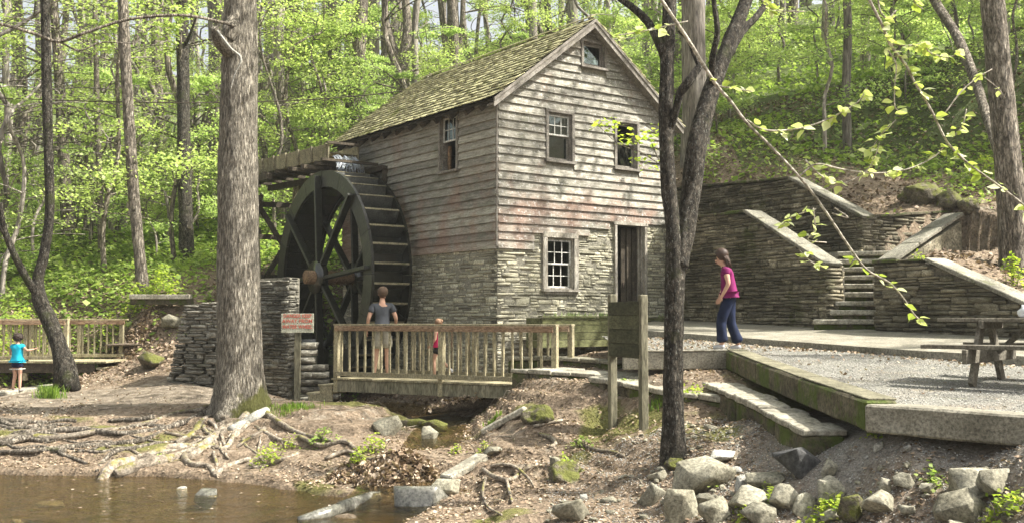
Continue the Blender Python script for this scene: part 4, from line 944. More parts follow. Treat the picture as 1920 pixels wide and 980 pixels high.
cap_run(w2, [(0, .985), (m1, .965)], .5, .05, .5, 'mossy', rag=.01); cap_run(w2, [(m1 + .02, .965), (m2, -.30)], .52, .07, .95)
U0, U1, U2 = P(1236, 600, 27.4), P(1485, 600, 23.2), P(1620, 600, 21.4)
n1_ = math.dist(U0[:2], U1[:2]); n2_ = n1_ + math.dist(U1[:2], U2[:2])
w3, L3 = wall_line('retaining_wall', 'upper dark stone retaining wall above the stairs with descending coping', 'stone wall', U0, U2, lambda u: -.1, lerp([0, n1_, n2_], [3.35, 3.1, 2.05]), 'stone_wall', hr=(.05, .13), wr=(.16, .5), seed=61, thick=.45)
cap_run(w3, [(0, 3.36), (n1_, 3.11)], .5, .06, .9, 'mossy', rag=.01); cap_run(w3, [(n1_ + .02, 3.11), (n2_ + .06, 2.04)], .46, .07, .8)
E1 = (U2[0] + .872 * 2.7, U2[1] + .489 * 2.7)
w4, L4 = wall_line('retaining_wall', 'short stone end wall closing the stair landing under a mossy coping', 'stone wall', (U2[0] + .02, U2[1]), E1, lambda u: .3, lerp([0, 2.7], [2.04, 2.30]), 'stone_wall', hr=(.06, .14), wr=(.14, .4), seed=71, thick=.45)
cap_run(w4, [(.05, 2.05), (2.75, 2.31)], .42, .06, .7, 'mossy', rag=.01)
dB = np.array([.872, .489]); dA = np.array([-.489, .872])
ck0 = (G0[0] + .12, G0[1] + .07)
w5 = thing('stair_cheek_wall', 'stair side wall with broad pale sloping slabs rising to the landing', 'stone wall', (ck0[0], ck0[1], 0), math.atan2(dB[1], dB[0]))
cell_wall((0, 1.75, .5, 1.0, 1.4), lambda u: (-.3, .92 + u * .50), [], .38, (0, -.42), (1, 0)).build('core', MT['stone_wall'], w5)
pieces(w5, 'stone', masonry(-1.75, 0, lambda u: -.3, lambda u: .93 - u * .50, [], (.05, .13), (.15, .45), .2, ((0, -.04), (-1, 0)), seed=77, proud=(0, .03)), SV, MT['stone_wall'])
cap_run(w5, [(-.05, .985), (1.8, 1.90)], .42, .07, .65, over=.44)
SP = P(1562, 600, 19.2)
stairs = thing('stone_stairs', 'flight of stone steps climbing through the gap in the retaining walls', 'stairs', (SP[0], SP[1], 0), math.atan2(-.33, .944))
for k in range(9):
    wl = -.36 if k == 0 else (-.06 if k == 1 else .02); wr_ = .80 if k < 3 else 1.15; zt_ = -.03 + .172 * k
    rough(MB().box(((wl + wr_) / 2, .10 + .27 * k, zt_ - .045), (wr_ - wl, .34, .09)).build('tread', MT['flag'], stairs, bevel=.015), .016)
    MB().box(((wl + wr_) / 2, .17 + .27 * k, zt_ - .165), (wr_ - wl - .03, .3, .14)).build('riser', MT['mossy'], stairs)
MB().box((.3, 3.6, 1.30), (3.6, 2.0, .12)).build('landing', MT['flag'], stairs)

# ------------------------------------------------------------------ walkway, terrace, kerbs
def strip(name, label, A, B, mat, thick=.3, cat=None, kind=None, n=1):
    mb = MB()
    V = []; 
    for (a, b) in zip(A, B): V += [a, b, (a[0], a[1], a[2] - thick), (b[0], b[1], b[2] - thick)]
    Fc = []
    for k in range(len(A) - 1):
        p = 4 * k; q = p + 4; Fc += [(p, q, q + 1, p + 1), (p + 2, p + 3, q + 3, q + 2), (p, p + 2, q + 2, q), (p + 1, q + 1, q + 3, p + 3)]
    Fc += [(0, 1, 3, 2), (4 * (len(A) - 1) + 0, 4 * (len(A) - 1) + 2, 4 * (len(A) - 1) + 3, 4 * (len(A) - 1) + 1)]
    return tag(mb.add(V, Fc).build(name, mat), label, cat, kind=kind)
def wk(t): return (3.2 + (19 - t) * .682, t)
near = [(wk(Y)[0], Y, float(np.interp(Y, [9, 15.1, 19.2, 21], [-.62, -.476, -.28, -.2]))) for Y in (9.5, 12, 15.1, 17, 19.2, 20.4)]
far = [(5.8 - .56 * (Y - 20) + .12, Y + .06, float(np.interp(Y, [10, 15, 17.5, 23.3, 25], [-.5, -.34, -.26, -.07, -.02]))) for Y in (11.8, 14.2, 17.2, 19.4, 22.2, 24.4)]
strip('walkway', 'pale concrete walkway between the terrace and the retaining walls', near, far, MT['concrete'], .22, kind='structure')
zt = lambda Y: float(np.interp(Y, [6, 8, 9.6, 11.5, 14, 16, 19, 21], [-.86, -.82, -.80, -.74, -.63, -.53, -.40, -.33]))
Ys = [6.4, 7.4, 8.4, 9.56, 10.5, 11.5, 12.7, 14, 15, 15.95]
A = [((3.48 if Y >= 9.56 else 3.25 + (9.56 - Y) * 1.104), Y, zt(Y)) for Y in Ys]; B = [(min(wk(Y)[0] + .05, 12), Y, zt(Y) + .0) for Y in Ys]
def grid_sheet(name, label, A, B, mat, nU=60, nV=6, amp=.012):
    V = []
    rows = []
    for (a, b), (c, d) in zip(zip(A[:-1], B[:-1]), zip(A[1:], B[1:])):
        for k in range(nV): t = k / nV; rows.append((np.array(a) * (1 - t) + np.array(c) * t, np.array(b) * (1 - t) + np.array(d) * t))
    rows.append((np.array(A[-1]), np.array(B[-1])))
    for a, b in rows:
        for t in np.linspace(0, 1, nU + 1): V.append(a * (1 - t) + b * t)
    V = np.array(V); V[:, 2] += amp * fbm(V[:, 0] * 2, V[:, 1] * 2, 0, 4, 77)
    n = nU + 1; i, j = np.meshgrid(np.arange(len(rows) - 1), np.arange(nU), indexing='ij'); i = i.ravel(); j = j.ravel()
    return tag(link(name, np_mesh(name, V, np.stack([i * n + j, i * n + j + 1, (i + 1) * n + j + 1, (i + 1) * n + j], 1)), mat, smooth=True), label, kind='structure')
def gravel_ground_mat():
    m, t, p = mat_base('gravel_terrace')
    tc = N(t, 'ShaderNodeTexCoord')
    def nz(s, d=6, r=.65):
        n = N(t, 'ShaderNodeTexNoise', i_Scale=s, i_Detail=d, i_Roughness=r); t.links.new(tc.outputs['Object'], n.inputs['Vector']); return n.outputs[0]
    v = N(t, 'ShaderNodeTexVoronoi', i_Scale=38); t.links.new(tc.outputs['Object'], v.inputs['Vector'])
    c = ramp(t, nz(60, 4, .8), [(.36, (.075, .072, .058)), (.5, (.19, .184, .152)), (.66, (.42, .41, .36))]).outputs[0]
    c = mixc(t, .45, c, vcol(t, v, (.07,.068,.055), (.36,.345,.30)))
    c = mixc(t, mathn(t, 'MULTIPLY', ramp(t, nz(1.3, 5), [(.5, (0, 0, 0)), (.68, (1, 1, 1))]).outputs[0], .5), c, (.24, .185, .13))
    c = mixc(t, mathn(t, 'MULTIPLY', ramp(t, nz(2.6, 6, .7), [(.6, (0, 0, 0)), (.7, (1, 1, 1))]).outputs[0], .35), c, (.13, .16, .05))
    t.links.new(c, p.inputs['Base Color']); p.inputs['Roughness'].default_value = .95
    b = N(t, 'ShaderNodeBump'); b.inputs['Strength'].default_value = .8; b.inputs['Distance'].default_value = .02
    t.links.new(mathn(t, 'ADD', v.outputs[0], nz(60, 4, .8)), b.inputs['Height']); t.links.new(b.outputs[0], p.inputs['Normal']); return m
MT['terrace'] = gravel_ground_mat()
grid_sheet('terrace', 'gravel picnic terrace held by the mossy kerb and concrete beam', A, B, MT['terrace'])
Ys2 = [15.95, 17, 18, 19, 20.2]
grid_sheet('terrace', 'gravel landing between the planter and the terrace', [(1.75, Y, zt(Y)) for Y in Ys2], [(wk(Y)[0] + .05, Y, zt(Y)) for Y in Ys2], MT['terrace'], 30)
kb = thing('terrace_kerb', 'moss green timber kerb holding the left edge of the gravel terrace', 'kerb', (3.42, 9.5, 0))
for (y0, y1) in ((9.62, 11.9), (11.92, 13.9), (13.92, 15.98)):
    rough(MB().beam((0, y0 - 9.5, zt(y0) - .11), (0, y1 - 9.5, zt(y1) - .11), .30, .28).build('beam', MT['mossy'], kb, bevel=.02), .016)
    MB().beam((.02, y0 - 9.48, zt(y0) + .043), (.02, y1 - 9.52, zt(y1) + .043), .27, .02).build('top_board', MT['old_post'], kb, bevel=.006)
cb = thing('concrete_beam', 'massive pale concrete edging beam along the near edge of the terrace', 'kerb', (3.21, 9.56, 0), math.atan2(-.96, 1.06))
for (a, b) in ((.03, 2.9), (2.93, 6.0)): rough(MB().beam((a, .17, zt(9.5) - .12), (b, .17, zt(8) - .135), .34, .26).build('beam', MT['concrete'], cb, bevel=.02), .016)
rk = thing('landing_kerb', 'dark concrete riser in front of the gravel landing by the woman', 'kerb', (1.7, 15.92, 0))
rough(MB().beam((0, 0, -.66), (1.60, 0, -.65), .16, .27).build('beam', MT['concrete'], rk, bevel=.015), .016)
rough(MB().beam((-.02, .03, -.505), (1.60, .03, -.50), .24, .03).build('coping', MT['flag'], rk, bevel=.01), .016)
def ledge(name, label, front, depth, thick, n, seed, mat='flag', zoff=0):
    """a run of flat irregular stones; front = list of 3-D points of the front edge"""
    r_ = random.Random(seed); f = smooth_path(front, 5); L = np.concatenate([[0], np.cumsum(np.linalg.norm(np.diff(f, axis=0), axis=1))])
    t = thing(name, label, 'stone kerb', tuple(f[0]))
    at = lambda s: np.array([np.interp(s, L, f[:, k]) for k in range(3)])
    cuts = np.linspace(0, L[-1], n + 1); cuts[1:-1] += [r_.uniform(-.12, .12) for _ in range(n - 1)]
    for a, b in zip(cuts[:-1], cuts[1:]):
        pa, pb = at(a + .01), at(b - .01); d = (pb - pa); d /= np.linalg.norm(d[:2]); nrm = np.array([-d[1], d[0], 0])
        if nrm[1] < 0 and abs(nrm[1]) > .3: nrm = -nrm
        m_ = at((a + b) / 2); dep = depth * r_.uniform(.85, 1.15)
        poly = [pa, m_ - nrm * r_.uniform(-.02, .05), pb, pb + nrm * dep, m_ + nrm * dep * 1.05, pa + nrm * dep]
        poly = [p - f[0] for p in poly]; tk = r_.uniform(-.012, .012)
        rough(MB().prism([(p[0], p[1]) for p in poly], [p[2] - .07 for p in poly], [p[2] + tk for p in poly]).build('flagstone', MT[mat], t, bevel=.012), .016)
        poly2 = [p + np.array([nrm[0], nrm[1], 0]) * (.03 if i < 3 else -.03) for i, p in enumerate(poly)]
        rough(MB().prism([(p[0], p[1]) for p in poly2], [p[2] - thick for p in poly2], [p[2] - .074 for p in poly2]).build('base_stone', MT['mossy'], t, bevel=.02), .016)
    return t
ledge('stone_ledge', 'long worn flagstone ledge curving from the footbridge to the low kerb', [P(956, 690, 18.0), P(1060, 696, 17.0), P(1160, 703, 16.2), P(1240, 708, 15.6), P(1302, 712, 15.1)], .75, .42, 8, 3)
ledge('stone_ledge', 'lower mossy flagstone ledge behind the notice board posts', [P(1102, 706, 16.1), P(1170, 716, 15.3), P(1240, 730, 14.6), P(1310, 738, 14.1), P(1378, 748, 13.7)], .5, .45, 6, 4)
ledge('stone_ledge', 'broken upper stone ledge at the mill foundation left of the planter', [P(950, 668, 19.6), P(1030, 668, 19.2), P(1100, 672, 18.6), P(1150, 676, 18.0)], .45, .4, 5, 5, 'rock')
ledge('low_kerb', 'low mossy wall topped by pale flagstones running below the terrace kerb', [(2.70, 15.2, -.90), (2.76, 14, -.93), (2.80, 13, -.97), (2.83, 12, -1.02), (2.87, 11, -1.07), (2.9, 10.35, -1.11)], .40, .55, 9, 6)

# ------------------------------------------------------------------ footbridges
def rail(parent, x0, x1, y, zd, posts, sp=.19, ht=1.05, side=-1, pw=.1, drop=.3, skip=()):
    zt_ = zd + ht
    for px_ in posts: MB().box((px_, y + side * .0, (zt_ - .03 + zd - drop) / 2), (pw, pw, zt_ - .03 - zd + drop)).build('post', MT['deck'], parent, bevel=.006)
    MB().box(((x0 + x1) / 2, y, zt_ - .015), (x1 - x0 + .1, .15, .032)).build('handrail', MT['deck'], parent, bevel=.004)
    MB().box(((x0 + x1) / 2, y + side * .075, zt_ - .085), (x1 - x0, .036, .10)).build('top_rail', MT['rail'], parent, bevel=.003)
    MB().box(((x0 + x1) / 2, y + side * .075, zd + .085), (x1 - x0, .036, .085)).build('bottom_rail', MT['deck'], parent, bevel=.003)
    k = x0 + sp * .75
    while k < x1 - .05:
        if all(abs(k - p) > pw * .8 for p in posts):
            MB().box((k + random.uniform(-.008, .008), y + side * .038, zd + ht / 2 - .01), (.036, .036, ht - .12), Matrix.Rotation(random.uniform(-.008, .008), 3, 'Y')).build('baluster', MT['deck'], parent)
        k += sp
br = thing('footbridge', 'wooden footbridge with balustrades crossing the rivulet in front of the mill', 'bridge', (-3.43, 20.3, 0), math.atan2(-.483, .876))
ZD = -1.17
rail(br, 0, 4.77, 0, ZD, [0, 2.43, 4.77], drop=.28)
rail(br, .15, 4.55, 1.1, ZD, [.15, 2.5, 4.55], side=-1, drop=.05)
k = -.07
while k < 4.85:
    MB().box((k + .07, .56, ZD - .02 + random.uniform(-.003, .003)), (.134, 1.27 + random.uniform(-.02, .02), .036)).build('deck_board', MT['deck'], br, bevel=.003); k += .14
for y_ in (-.02, .55, 1.12): MB().box((2.38, y_, ZD - .155), (4.86, .05, .22)).build('beam', MT['old_post'] if y_ < 0 else MT['dark_beam'], br, bevel=.004)
fs = thing('bridge_steps', 'short wooden steps at the footbridge end beside the danger sign', 'steps', (-3.43, 20.3, 0), math.atan2(-.483, .876))
for k, (x_, z_) in enumerate(((-.26, -1.33), (-.55, -1.50))):
    MB().box((x_, .5, z_), (.34, 1.1, .04)).build('tread', MT['deck'], fs, bevel=.004)
    MB().box((x_ + .02, -.02, z_ - .16), (.30, .05, .28)).build('side_board', MT['deck'], fs, bevel=.004)
MB().prism([(-1.0, .0), (-.72, -.05), (-.7, .5), (-1.05, .55)], -1.75, -1.60).build('stepping_stone', MT['flag'], fs, bevel=.01)
lb = thing('footbridge', 'far footbridge with balustrade behind the child in turquoise', 'bridge', (-14.5, 24.6, 0), 0)
ZL = -1.03
rail(lb, 0, 3.9, 0, ZL, [.25, 1.1, 1.75, 2.95, 3.9], sp=.155, drop=.45, ht=1.0)
rail(lb, 0, 4.75, 1.5, ZL, [1.2, 2.4, 3.6, 4.65], sp=.155, drop=.1, ht=1.0)
k = 0
while k < 4.8: MB().box((k + .07, .75, ZL - .02), (.134, 1.7, .036)).build('deck_board', MT['deck'], lb); k += .14
MB().box((2.3, -.03, ZL - .16), (4.6, .05, .22)).build('beam', MT['dark_beam'], lb)
MB().box((5.0, .7, ZL - .17), (.7, 1.5, .05)).build('step_board', MT['deck'], lb, bevel=.004)
MB().box((4.9, .7, ZL - .30), (.5, 1.4, .2)).build('step_riser', MT['dark_beam'], lb)

# ------------------------------------------------------------------ notice board, danger sign, picnic table
pa, pb = P(1149, 805, 15.0), P(1207, 815, 14.0)
nb = thing('notice_board', 'wooden notice board seen from behind between two tall weathered posts', 'notice board', (pa[0], pa[1], 0), math.atan2(pb[1] - pa[1], pb[0] - pa[0]))
Ln = math.dist(pa[:2], pb[:2])
for x_, zt_, zb_ in ((0, .34, g1(*pa[:2]) - .15), (Ln, .31, g1(*pb[:2]) - .15)): MB().box((x_, 0, (zt_ + zb_) / 2), (.10, .11, zt_ - zb_)).build('post', MT['old_post'], nb, bevel=.012)
for k in range(4): MB().box((Ln / 2, -.045, .13 - k * .195), (Ln - .02, .035, .19)).build('plank', MT['board_dark'], nb, bevel=.004)
MB().box((Ln / 2, .03, -.17), (Ln - .11, .02, .78)).build('panel', MT['dark_beam'], nb)
ps = P(557, 745, 20.6)
ds = thing('danger_sign', 'white board sign with red DANGER lettering on a post by the wheel', 'sign', (ps[0], ps[1], 0), R(4))
gb = g1(ps[0], ps[1]) - .15
MB().box((0, 0, (-.0 + gb) / 2), (.12, .09, -gb)).build('post', MT['old_post'], ds, bevel=.008)
ztop = (595 - 587) * 20.6 / FPX
MB().box((0, -.062, ztop - .125), (.64, .028, .245)).build('board', MT['sign'], ds, bevel=.004)
MB().box((0, -.060, ztop - .315), (.64, .028, .13)).build('board', MT['sign'], ds, bevel=.004)
for k, (txt, z_) in enumerate((('DANGER KEEP', ztop - .082), ('AWAY FROM', ztop - .185), ('WATER WHEEL', ztop - .30))):
    cu = bpy.data.curves.new('lettering', 'FONT'); cu.body = txt; cu.size = .105; cu.extrude = .001; cu.align_x = 'CENTER'; cu.offset = .0015; cu.space_character = 1.05
    tmp = bpy.data.objects.new('lettering', cu); lm = bpy.data.meshes.new_from_object(tmp); bpy.data.objects.remove(tmp); o = link('lettering', lm, MT['red'], ds)
    o.location = (0, -.079, z_); o.rotation_euler = (R(90), 0, 0); o.scale = (.78 if k != 1 else .92, 1, 1)
MB().box((0, -.08, ztop - .19), (.018, .01, .018)).build('bolt', MT['iron'], ds)
pt0 = np.array([4.87, 11.27]); c_ = np.array([.64, .768]); a_ = np.array([.768, -.64])
tb = thing('picnic_table', 'dark weathered timber picnic table with benches standing on the gravel terrace', 'picnic table', (pt0[0], pt0[1], zt(11.5)), math.atan2(-.64, .768))
# local x along the table, y across it (away from the camera)
for k in range(5): MB().box((.75, .17 + k * .155 + .12, .715), (2.1 + random.uniform(-.01, .01), .148, .04)).build('tabletop_plank', MT['table'], tb, bevel=.005)
for y_ in (-.28, -.13, 1.22, 1.37): MB().box((.75, y_, .43), (2.1, .142, .045)).build('bench_plank', MT['table'], tb, bevel=.005)
for x_ in (.12, 1.45):
    MB().beam((x_, -.0, 0), (x_, .42, .70), .05, .15, (0, 1, .3)).build('leg', MT['table'], tb, bevel=.005)
    MB().beam((x_, 1.18, 0), (x_, .76, .70), .05, .15, (0, 1, .3)).build('leg', MT['table'], tb, bevel=.005)
    MB().box((x_ + .052, .55, .33), (.05, 1.95, .15)).build('cross_beam', MT['table'], tb, bevel=.005)
    MB().box((x_ + .052, .59, .665), (.05, .8, .09)).build('top_cleat', MT['table'], tb, bevel=.005)
    MB().beam((x_ + (.12 if x_ < 1 else -.12), .59, .36), ((.6 if x_ < 1 else .95), .59, .68), .08, .05).build('brace', MT['table'], tb)
# crumpled bag and folded blue cloth on the table
def blob(seed, n=3, sc=(1, 1, 1), amp=.35, planes=0, fr=1.6):
    bm = bmesh.new(); bmesh.ops.create_icosphere(bm, subdivisions=n, radius=1.0)
    V = np.array([v.co[:] for v in bm.verts]); Fc = np.array([[v.index for v in f.verts] for f in bm.faces]); bm.free()
    r_ = np.random.default_rng(seed)
    for _ in range(planes):
        d = r_.normal(size=3); d /= np.linalg.norm(d); h_ = r_.uniform(.42, .75); s = V @ d; over = s > h_
        V[over] -= np.outer(s[over] - h_, d) * .97
    nrm = V / np.linalg.norm(V, axis=1)[:, None]
    V = V + nrm * (amp * fbm(V[:, 0] * fr + seed, V[:, 1] * fr, V[:, 2] * fr, 4, seed))[:, None]
    return V * np.array(sc), Fc
def tplace(o, parent_thing, lx, ly, lz):
    a = parent_thing.rotation_euler[2]; o.location = (parent_thing.location.x + lx * math.cos(a) - ly * math.sin(a), parent_thing.location.y + lx * math.sin(a) + ly * math.cos(a), parent_thing.location.z + lz)
V_, F_ = blob(5, 3, (.10, .08, .085), .5, 0, 2.4); V_[:, 2] = np.maximum(V_[:, 2] + .05, 0)
MT['bag'] = plain('clear_plastic_bag', (.75, .78, .8), .15, .7, var=.1)
bag = tag(link('plastic_bag', np_mesh('plastic_bag', V_, F_), MT['bag']), 'crumpled clear plastic bag lying on the picnic table', 'bag'); tplace(bag, tb, .62, .35, .737)
V_, F_ = blob(8, 3, (.22, .12, .03), .3); V_[:, 2] = np.maximum(V_[:, 2] + .02, 0)
clo = tag(link('folded_cloth', np_mesh('folded_cloth', V_, F_), plain('navy_cloth', (.03, .045, .12))), 'folded navy blue cloth beside the plastic bag on the picnic table', 'cloth'); tplace(clo, tb, .98, .42, .737)

# ------------------------------------------------------------------ rocks
def hull_rock(seed, planes):
    r_ = random.Random(seed); bm = bmesh.new()
    for _ in range(6 + planes):
        v = Vector([r_.gauss(0, 1) for _ in range(3)]); v.normalize(); v.z *= .9; bm.verts.new(v * r_.uniform(.85, 1.1))
    bmesh.ops.convex_hull(bm, input=bm.verts)
    bmesh.ops.delete(bm, geom=[v for v in bm.verts if not v.link_faces], context='VERTS')
    bmesh.ops.dissolve_limit(bm, angle_limit=R(16), verts=bm.verts, edges=bm.edges)
    bmesh.ops.bevel(bm, geom=list(bm.edges), offset=.03, segments=1, affect='EDGES', clamp_overlap=True)
    bmesh.ops.triangulate(bm, faces=bm.faces)
    for _ in range(2): bmesh.ops.subdivide_edges(bm, edges=[e for e in bm.edges if e.calc_length() > .22], cuts=1, use_grid_fill=False)
    bmesh.ops.triangulate(bm, faces=bm.faces)
    V = np.array([v.co[:] for v in bm.verts]); Fc = np.array([[v.index for v in f.verts] for f in bm.faces]); bm.free()
    n_ = V / np.linalg.norm(V, axis=1)[:, None]; V = V + n_ * (.05 * fbm(V[:, 0] * 2.5 + seed, V[:, 1] * 2.5, V[:, 2] * 2.5, 4, seed))[:, None]
    return V, Fc
def rock(px, py, wpx, hpx, mat, label, seed, planes=9, amp=.12, yaw=None, flat=1.0, sink=.25, deep=.8, name='rock', tilt=0, Yd=None, base=None):
    wpx *= 1.13; hpx *= 1.13; c = hit(px, py + hpx * .35) if Yd is None else P(px, py + hpx * .3, Yd)
    w_ = wpx * c[1] / FPX / 2; h_ = hpx * c[1] / FPX / 2
    V_, F_ = hull_rock(seed, planes) if planes > 5 else blob(seed, 4, (1, 1, 1), .3, 2, 2.2)
    V_ = V_ / np.abs(V_).max(0)
    V_ = V_ * np.array([w_, max(w_ * deep, h_ * .8), h_ * 1.15])
    if tilt: cT, sT = math.cos(tilt), math.sin(tilt); V_ = V_ @ np.array([[cT, 0, sT], [0, 1, 0], [-sT, 0, cT]])
    o = tag(link(name, np_mesh(name, V_, F_), MT[mat]), label, 'rock'); yb = c[1] + w_ * deep * .35
    gzb = g1(c[0], yb) if base is None else base
    o.location = (c[0], yb, gzb + h_ * (.62 if planes > 5 else .3)); o.rotation_euler = (0, 0, random.uniform(-.3, .3) if yaw is None else yaw)
    return o
RK = [
 (1322, 898, 108, 66, 'rock', 'large angular tan rock beside the slender tree foot', 11, 9), (1276, 955, 66, 60, 'rock', 'upright tan rock below the large angular one at the photo edge', 12, 9), (1338, 962, 56, 52, 'rock', 'rounded tan rock standing right of the upright one', 13, 8),
 (1440, 900, 70, 24, 'rock', 'low flat slab between the big tan rock and the dark boulder', 14, 7), (1404, 938, 78, 38, 'rock', 'broad pitted rock in the middle of the stone cluster', 15, 8), (1470, 940, 58, 46, 'rock', 'brown grey wedge rock touching the broad pitted rock', 16, 9),
 (1506, 872, 88, 52, 'rock_dark', 'dark rounded boulder lying below the low mossy kerb', 17, 6), (1556, 880, 32, 36, 'rock', 'small pale yellow rock leaning on the dark boulder', 18, 8), (1352, 858, 62, 18, 'rock_white', 'thin flat grey stone sunk in gravel near the slender tree', 19, 6),
 (1556, 925, 52, 48, 'rock', 'tilted light tan rock right of the wedge rock', 20, 10), (1612, 958, 66, 44, 'rock_moss', 'yellow mossy rock sitting behind green seedlings', 21, 6), (1826, 915, 106, 50, 'rock', 'broad light grey boulder below the concrete beam', 22, 7),
 (1806, 956, 96, 62, 'rock', 'big grey boulder in front of the broad light one', 23, 8), (1070, 958, 64, 50, 'rock', 'pointed pale tan rock alone on the creek bank', 24, 10), (275, 680, 56, 34, 'rock_moss', 'mossy boulder beside the path left of the stone pier', 27, 6),
 (716, 800, 64, 34, 'rock', 'flat topped stone block at the bank above the leaf heap', 28, 10), (802, 822, 34, 40, 'rock', 'small tilted slab stone standing at the rivulet', 31, 8), (1010, 776, 62, 42, 'rock_moss', 'round moss mound just below the footbridge end', 32, 3),
 (1062, 884, 66, 46, 'rock_moss', 'moss covered mound with seedlings above the pale pointed rock', 33, 3), (785, 940, 96, 42, 'rock_wet', 'wide wet slab with water sliding over it', 34, 9), (838, 914, 60, 30, 'rock', 'flat layered stone resting on the wet slab', 35, 9),
 (1733, 364, 80, 44, 'rock_moss', 'mossy hump on the leafy slope above the end wall', 36, 3), (1785, 442, 46, 32, 'rock_moss', 'darker moss clump on the bare slope right of the stairs', 37, 3), (1822, 432, 40, 26, 'rock_moss', 'small yellow moss clump beside the darker one', 38, 3),
 (1880, 905, 70, 40, 'rock', 'grey boulder at the photo edge behind the broad light boulder', 61, 8), (1650, 950, 62, 44, 'rock', 'angular grey block right of the yellow mossy rock', 62, 9), (1515, 950, 46, 40, 'rock', 'small tan wedge between the wedge rock and the tilted light one', 63, 9), (1226, 930, 50, 40, 'rock', 'low tan rock left of the upright one', 64, 8),
 (1424, 968, 60, 36, 'rock', 'half buried stone below the broad pitted rock', 39, 8), (1700, 905, 40, 24, 'rock', 'light stone between the gravel and seedlings', 40, 9), (1662, 912, 26, 30, 'rock', 'small upright buff stone in gravel', 41, 9),
 (1390, 908, 22, 34, 'rock_white', 'chalky white small rock wedged beside the big tan rock', 42, 7), (1648, 836, 20, 18, 'rock_white', 'cream pebble under the kerb corner', 43, 6), (1706, 842, 16, 14, 'rock_white', 'cream pebble a little right of the kerb corner', 44, 6),
 (1560, 968, 40, 26, 'rock', 'grey stone in front of the tilted light rock', 45, 8), (1742, 916, 30, 22, 'rock', 'light chip of stone left of the broad boulder', 46, 8), (630, 246 + 390, 1, 1, None, '', 0, 0),
 (1268, 868, 40, 22, 'rock_moss', 'flat mossy stone against the slender tree foot', 48, 5), (925, 850, 40, 16, 'rock', 'flat stone half sunk in the rivulet edge', 49, 7), (320, 612, 44, 26, 'rock', 'grey slab beside the pier top at the path', 50, 8),
 (1040, 868, 20, 18, 'rock', 'small buff stone by the moss covered mound', 51, 7), (1700, 958, 34, 24, 'rock', 'grey stone among seedlings near the big boulder', 52, 8), (1895, 950, 40, 26, 'rock', 'small grey stone at the far right of the boulders', 53, 8),
]
for (px, py, a, b, mt_, lab, sd_, pln) in RK:
    if mt_: rock(px, py, a, b, mt_, lab, sd_, pln, amp=.10 if pln > 4 else .3)
rock(388, 925, 44, 34, 'rock_wet', 'dark block of stone standing in the creek', 25, 9, base=-2.42, Yd=13.6)
rock(342, 912, 22, 18, 'rock_white', 'small pale stone in the creek beside the dark block', 26, 8, base=-2.40, Yd=14.1)
rock(30, 970, 22, 22, 'rock_white', 'whitish stone poking out of the creek near the corner', 29, 8, base=-2.42, Yd=12.0)
rock(95, 930, 60, 8, 'rock', 'flat orange tinted stone just breaking the creek surface', 30, 8, base=-2.40, Yd=13.3)
rr_ = random.Random(77); cnt = 0
while cnt < 58:
    x, y = rr_.uniform(.6, 6.0), rr_.uniform(7.6, 12.6)
    if (x > 2.5 and y > 9.5) or (x > 3.2 and y > 9.45 - (x - 3.21) * .95) or y - 7.4 > 5.5 - .5 * abs(x - 2): continue
    s_ = rr_.choice([.06, .08, .1, .13]) * rr_.uniform(.8, 1.2); V_, F_ = hull_rock(500 + cnt % 9, 7 + cnt % 4)
    if cnt < 9: HR = globals().setdefault('HR', []); me = np_mesh('rock', V_, F_); me.materials.append(MT['rock' if cnt % 3 else 'rock_white' if cnt % 2 == 0 and cnt % 6 == 0 else 'rock']); HR.append(me)
    o = bpy.data.objects.new('rock', HR[cnt % 9]); COL.objects.link(o); o.location = (x, y, g1(x, y) + s_ * .15); o.scale = (s_, s_ * rr_.uniform(.6, 1), s_ * rr_.uniform(.5, .8)); o.rotation_euler = (rr_.uniform(-.4, .4), rr_.uniform(-.4, .4), rr_.uniform(0, 6))
    tag(o, 'fist to head sized angular stone lying loose in the gravel of the rocky bank', 'rock', 'loose angular stones on the rocky bank'); cnt += 1
# long mossy slab by the rivulet, slanting flat stones
t = thing('mossy_slab', 'long moss topped stone slab above the rivulet mouth', 'rock', hit(765, 800)); 
for (cx_, cy_, a_x, a_y, a_z, sd_) in ((-.55, .25, .48, .22, .13, 601), (.05, .03, .42, .2, .15, 602), (.5, -.1, .28, .18, .12, 603)):
    V_, F_ = hull_rock(sd_, 8); V_ = V_ / np.abs(V_).max(0) * np.array([a_x, a_y, a_z]) + np.array([cx_, cy_, .04]); link('slab', np_mesh('slab', V_, F_), MT['rock_moss'], t)

for (p0, p1, ww, lab) in (((905, 815), (985, 772), .3, 'long slanting flat stone right of the dark hollow'), ((835, 905), (905, 862), .22, 'narrow slanting stone beside the rivulet'), ((0, 742), (105, 728), .35, 'pale slab of stone under the child in turquoise')):
    a, b = hit(*p0), hit(*p1); a = Vector(a); b = Vector(b)
    o = MB().beam((0, 0, .05), tuple(b - a + Vector((0, 0, .05))), ww, .1).build('flat_rock', MT['flag'], bevel=.02); o.location = a; tag(o, lab, 'rock')
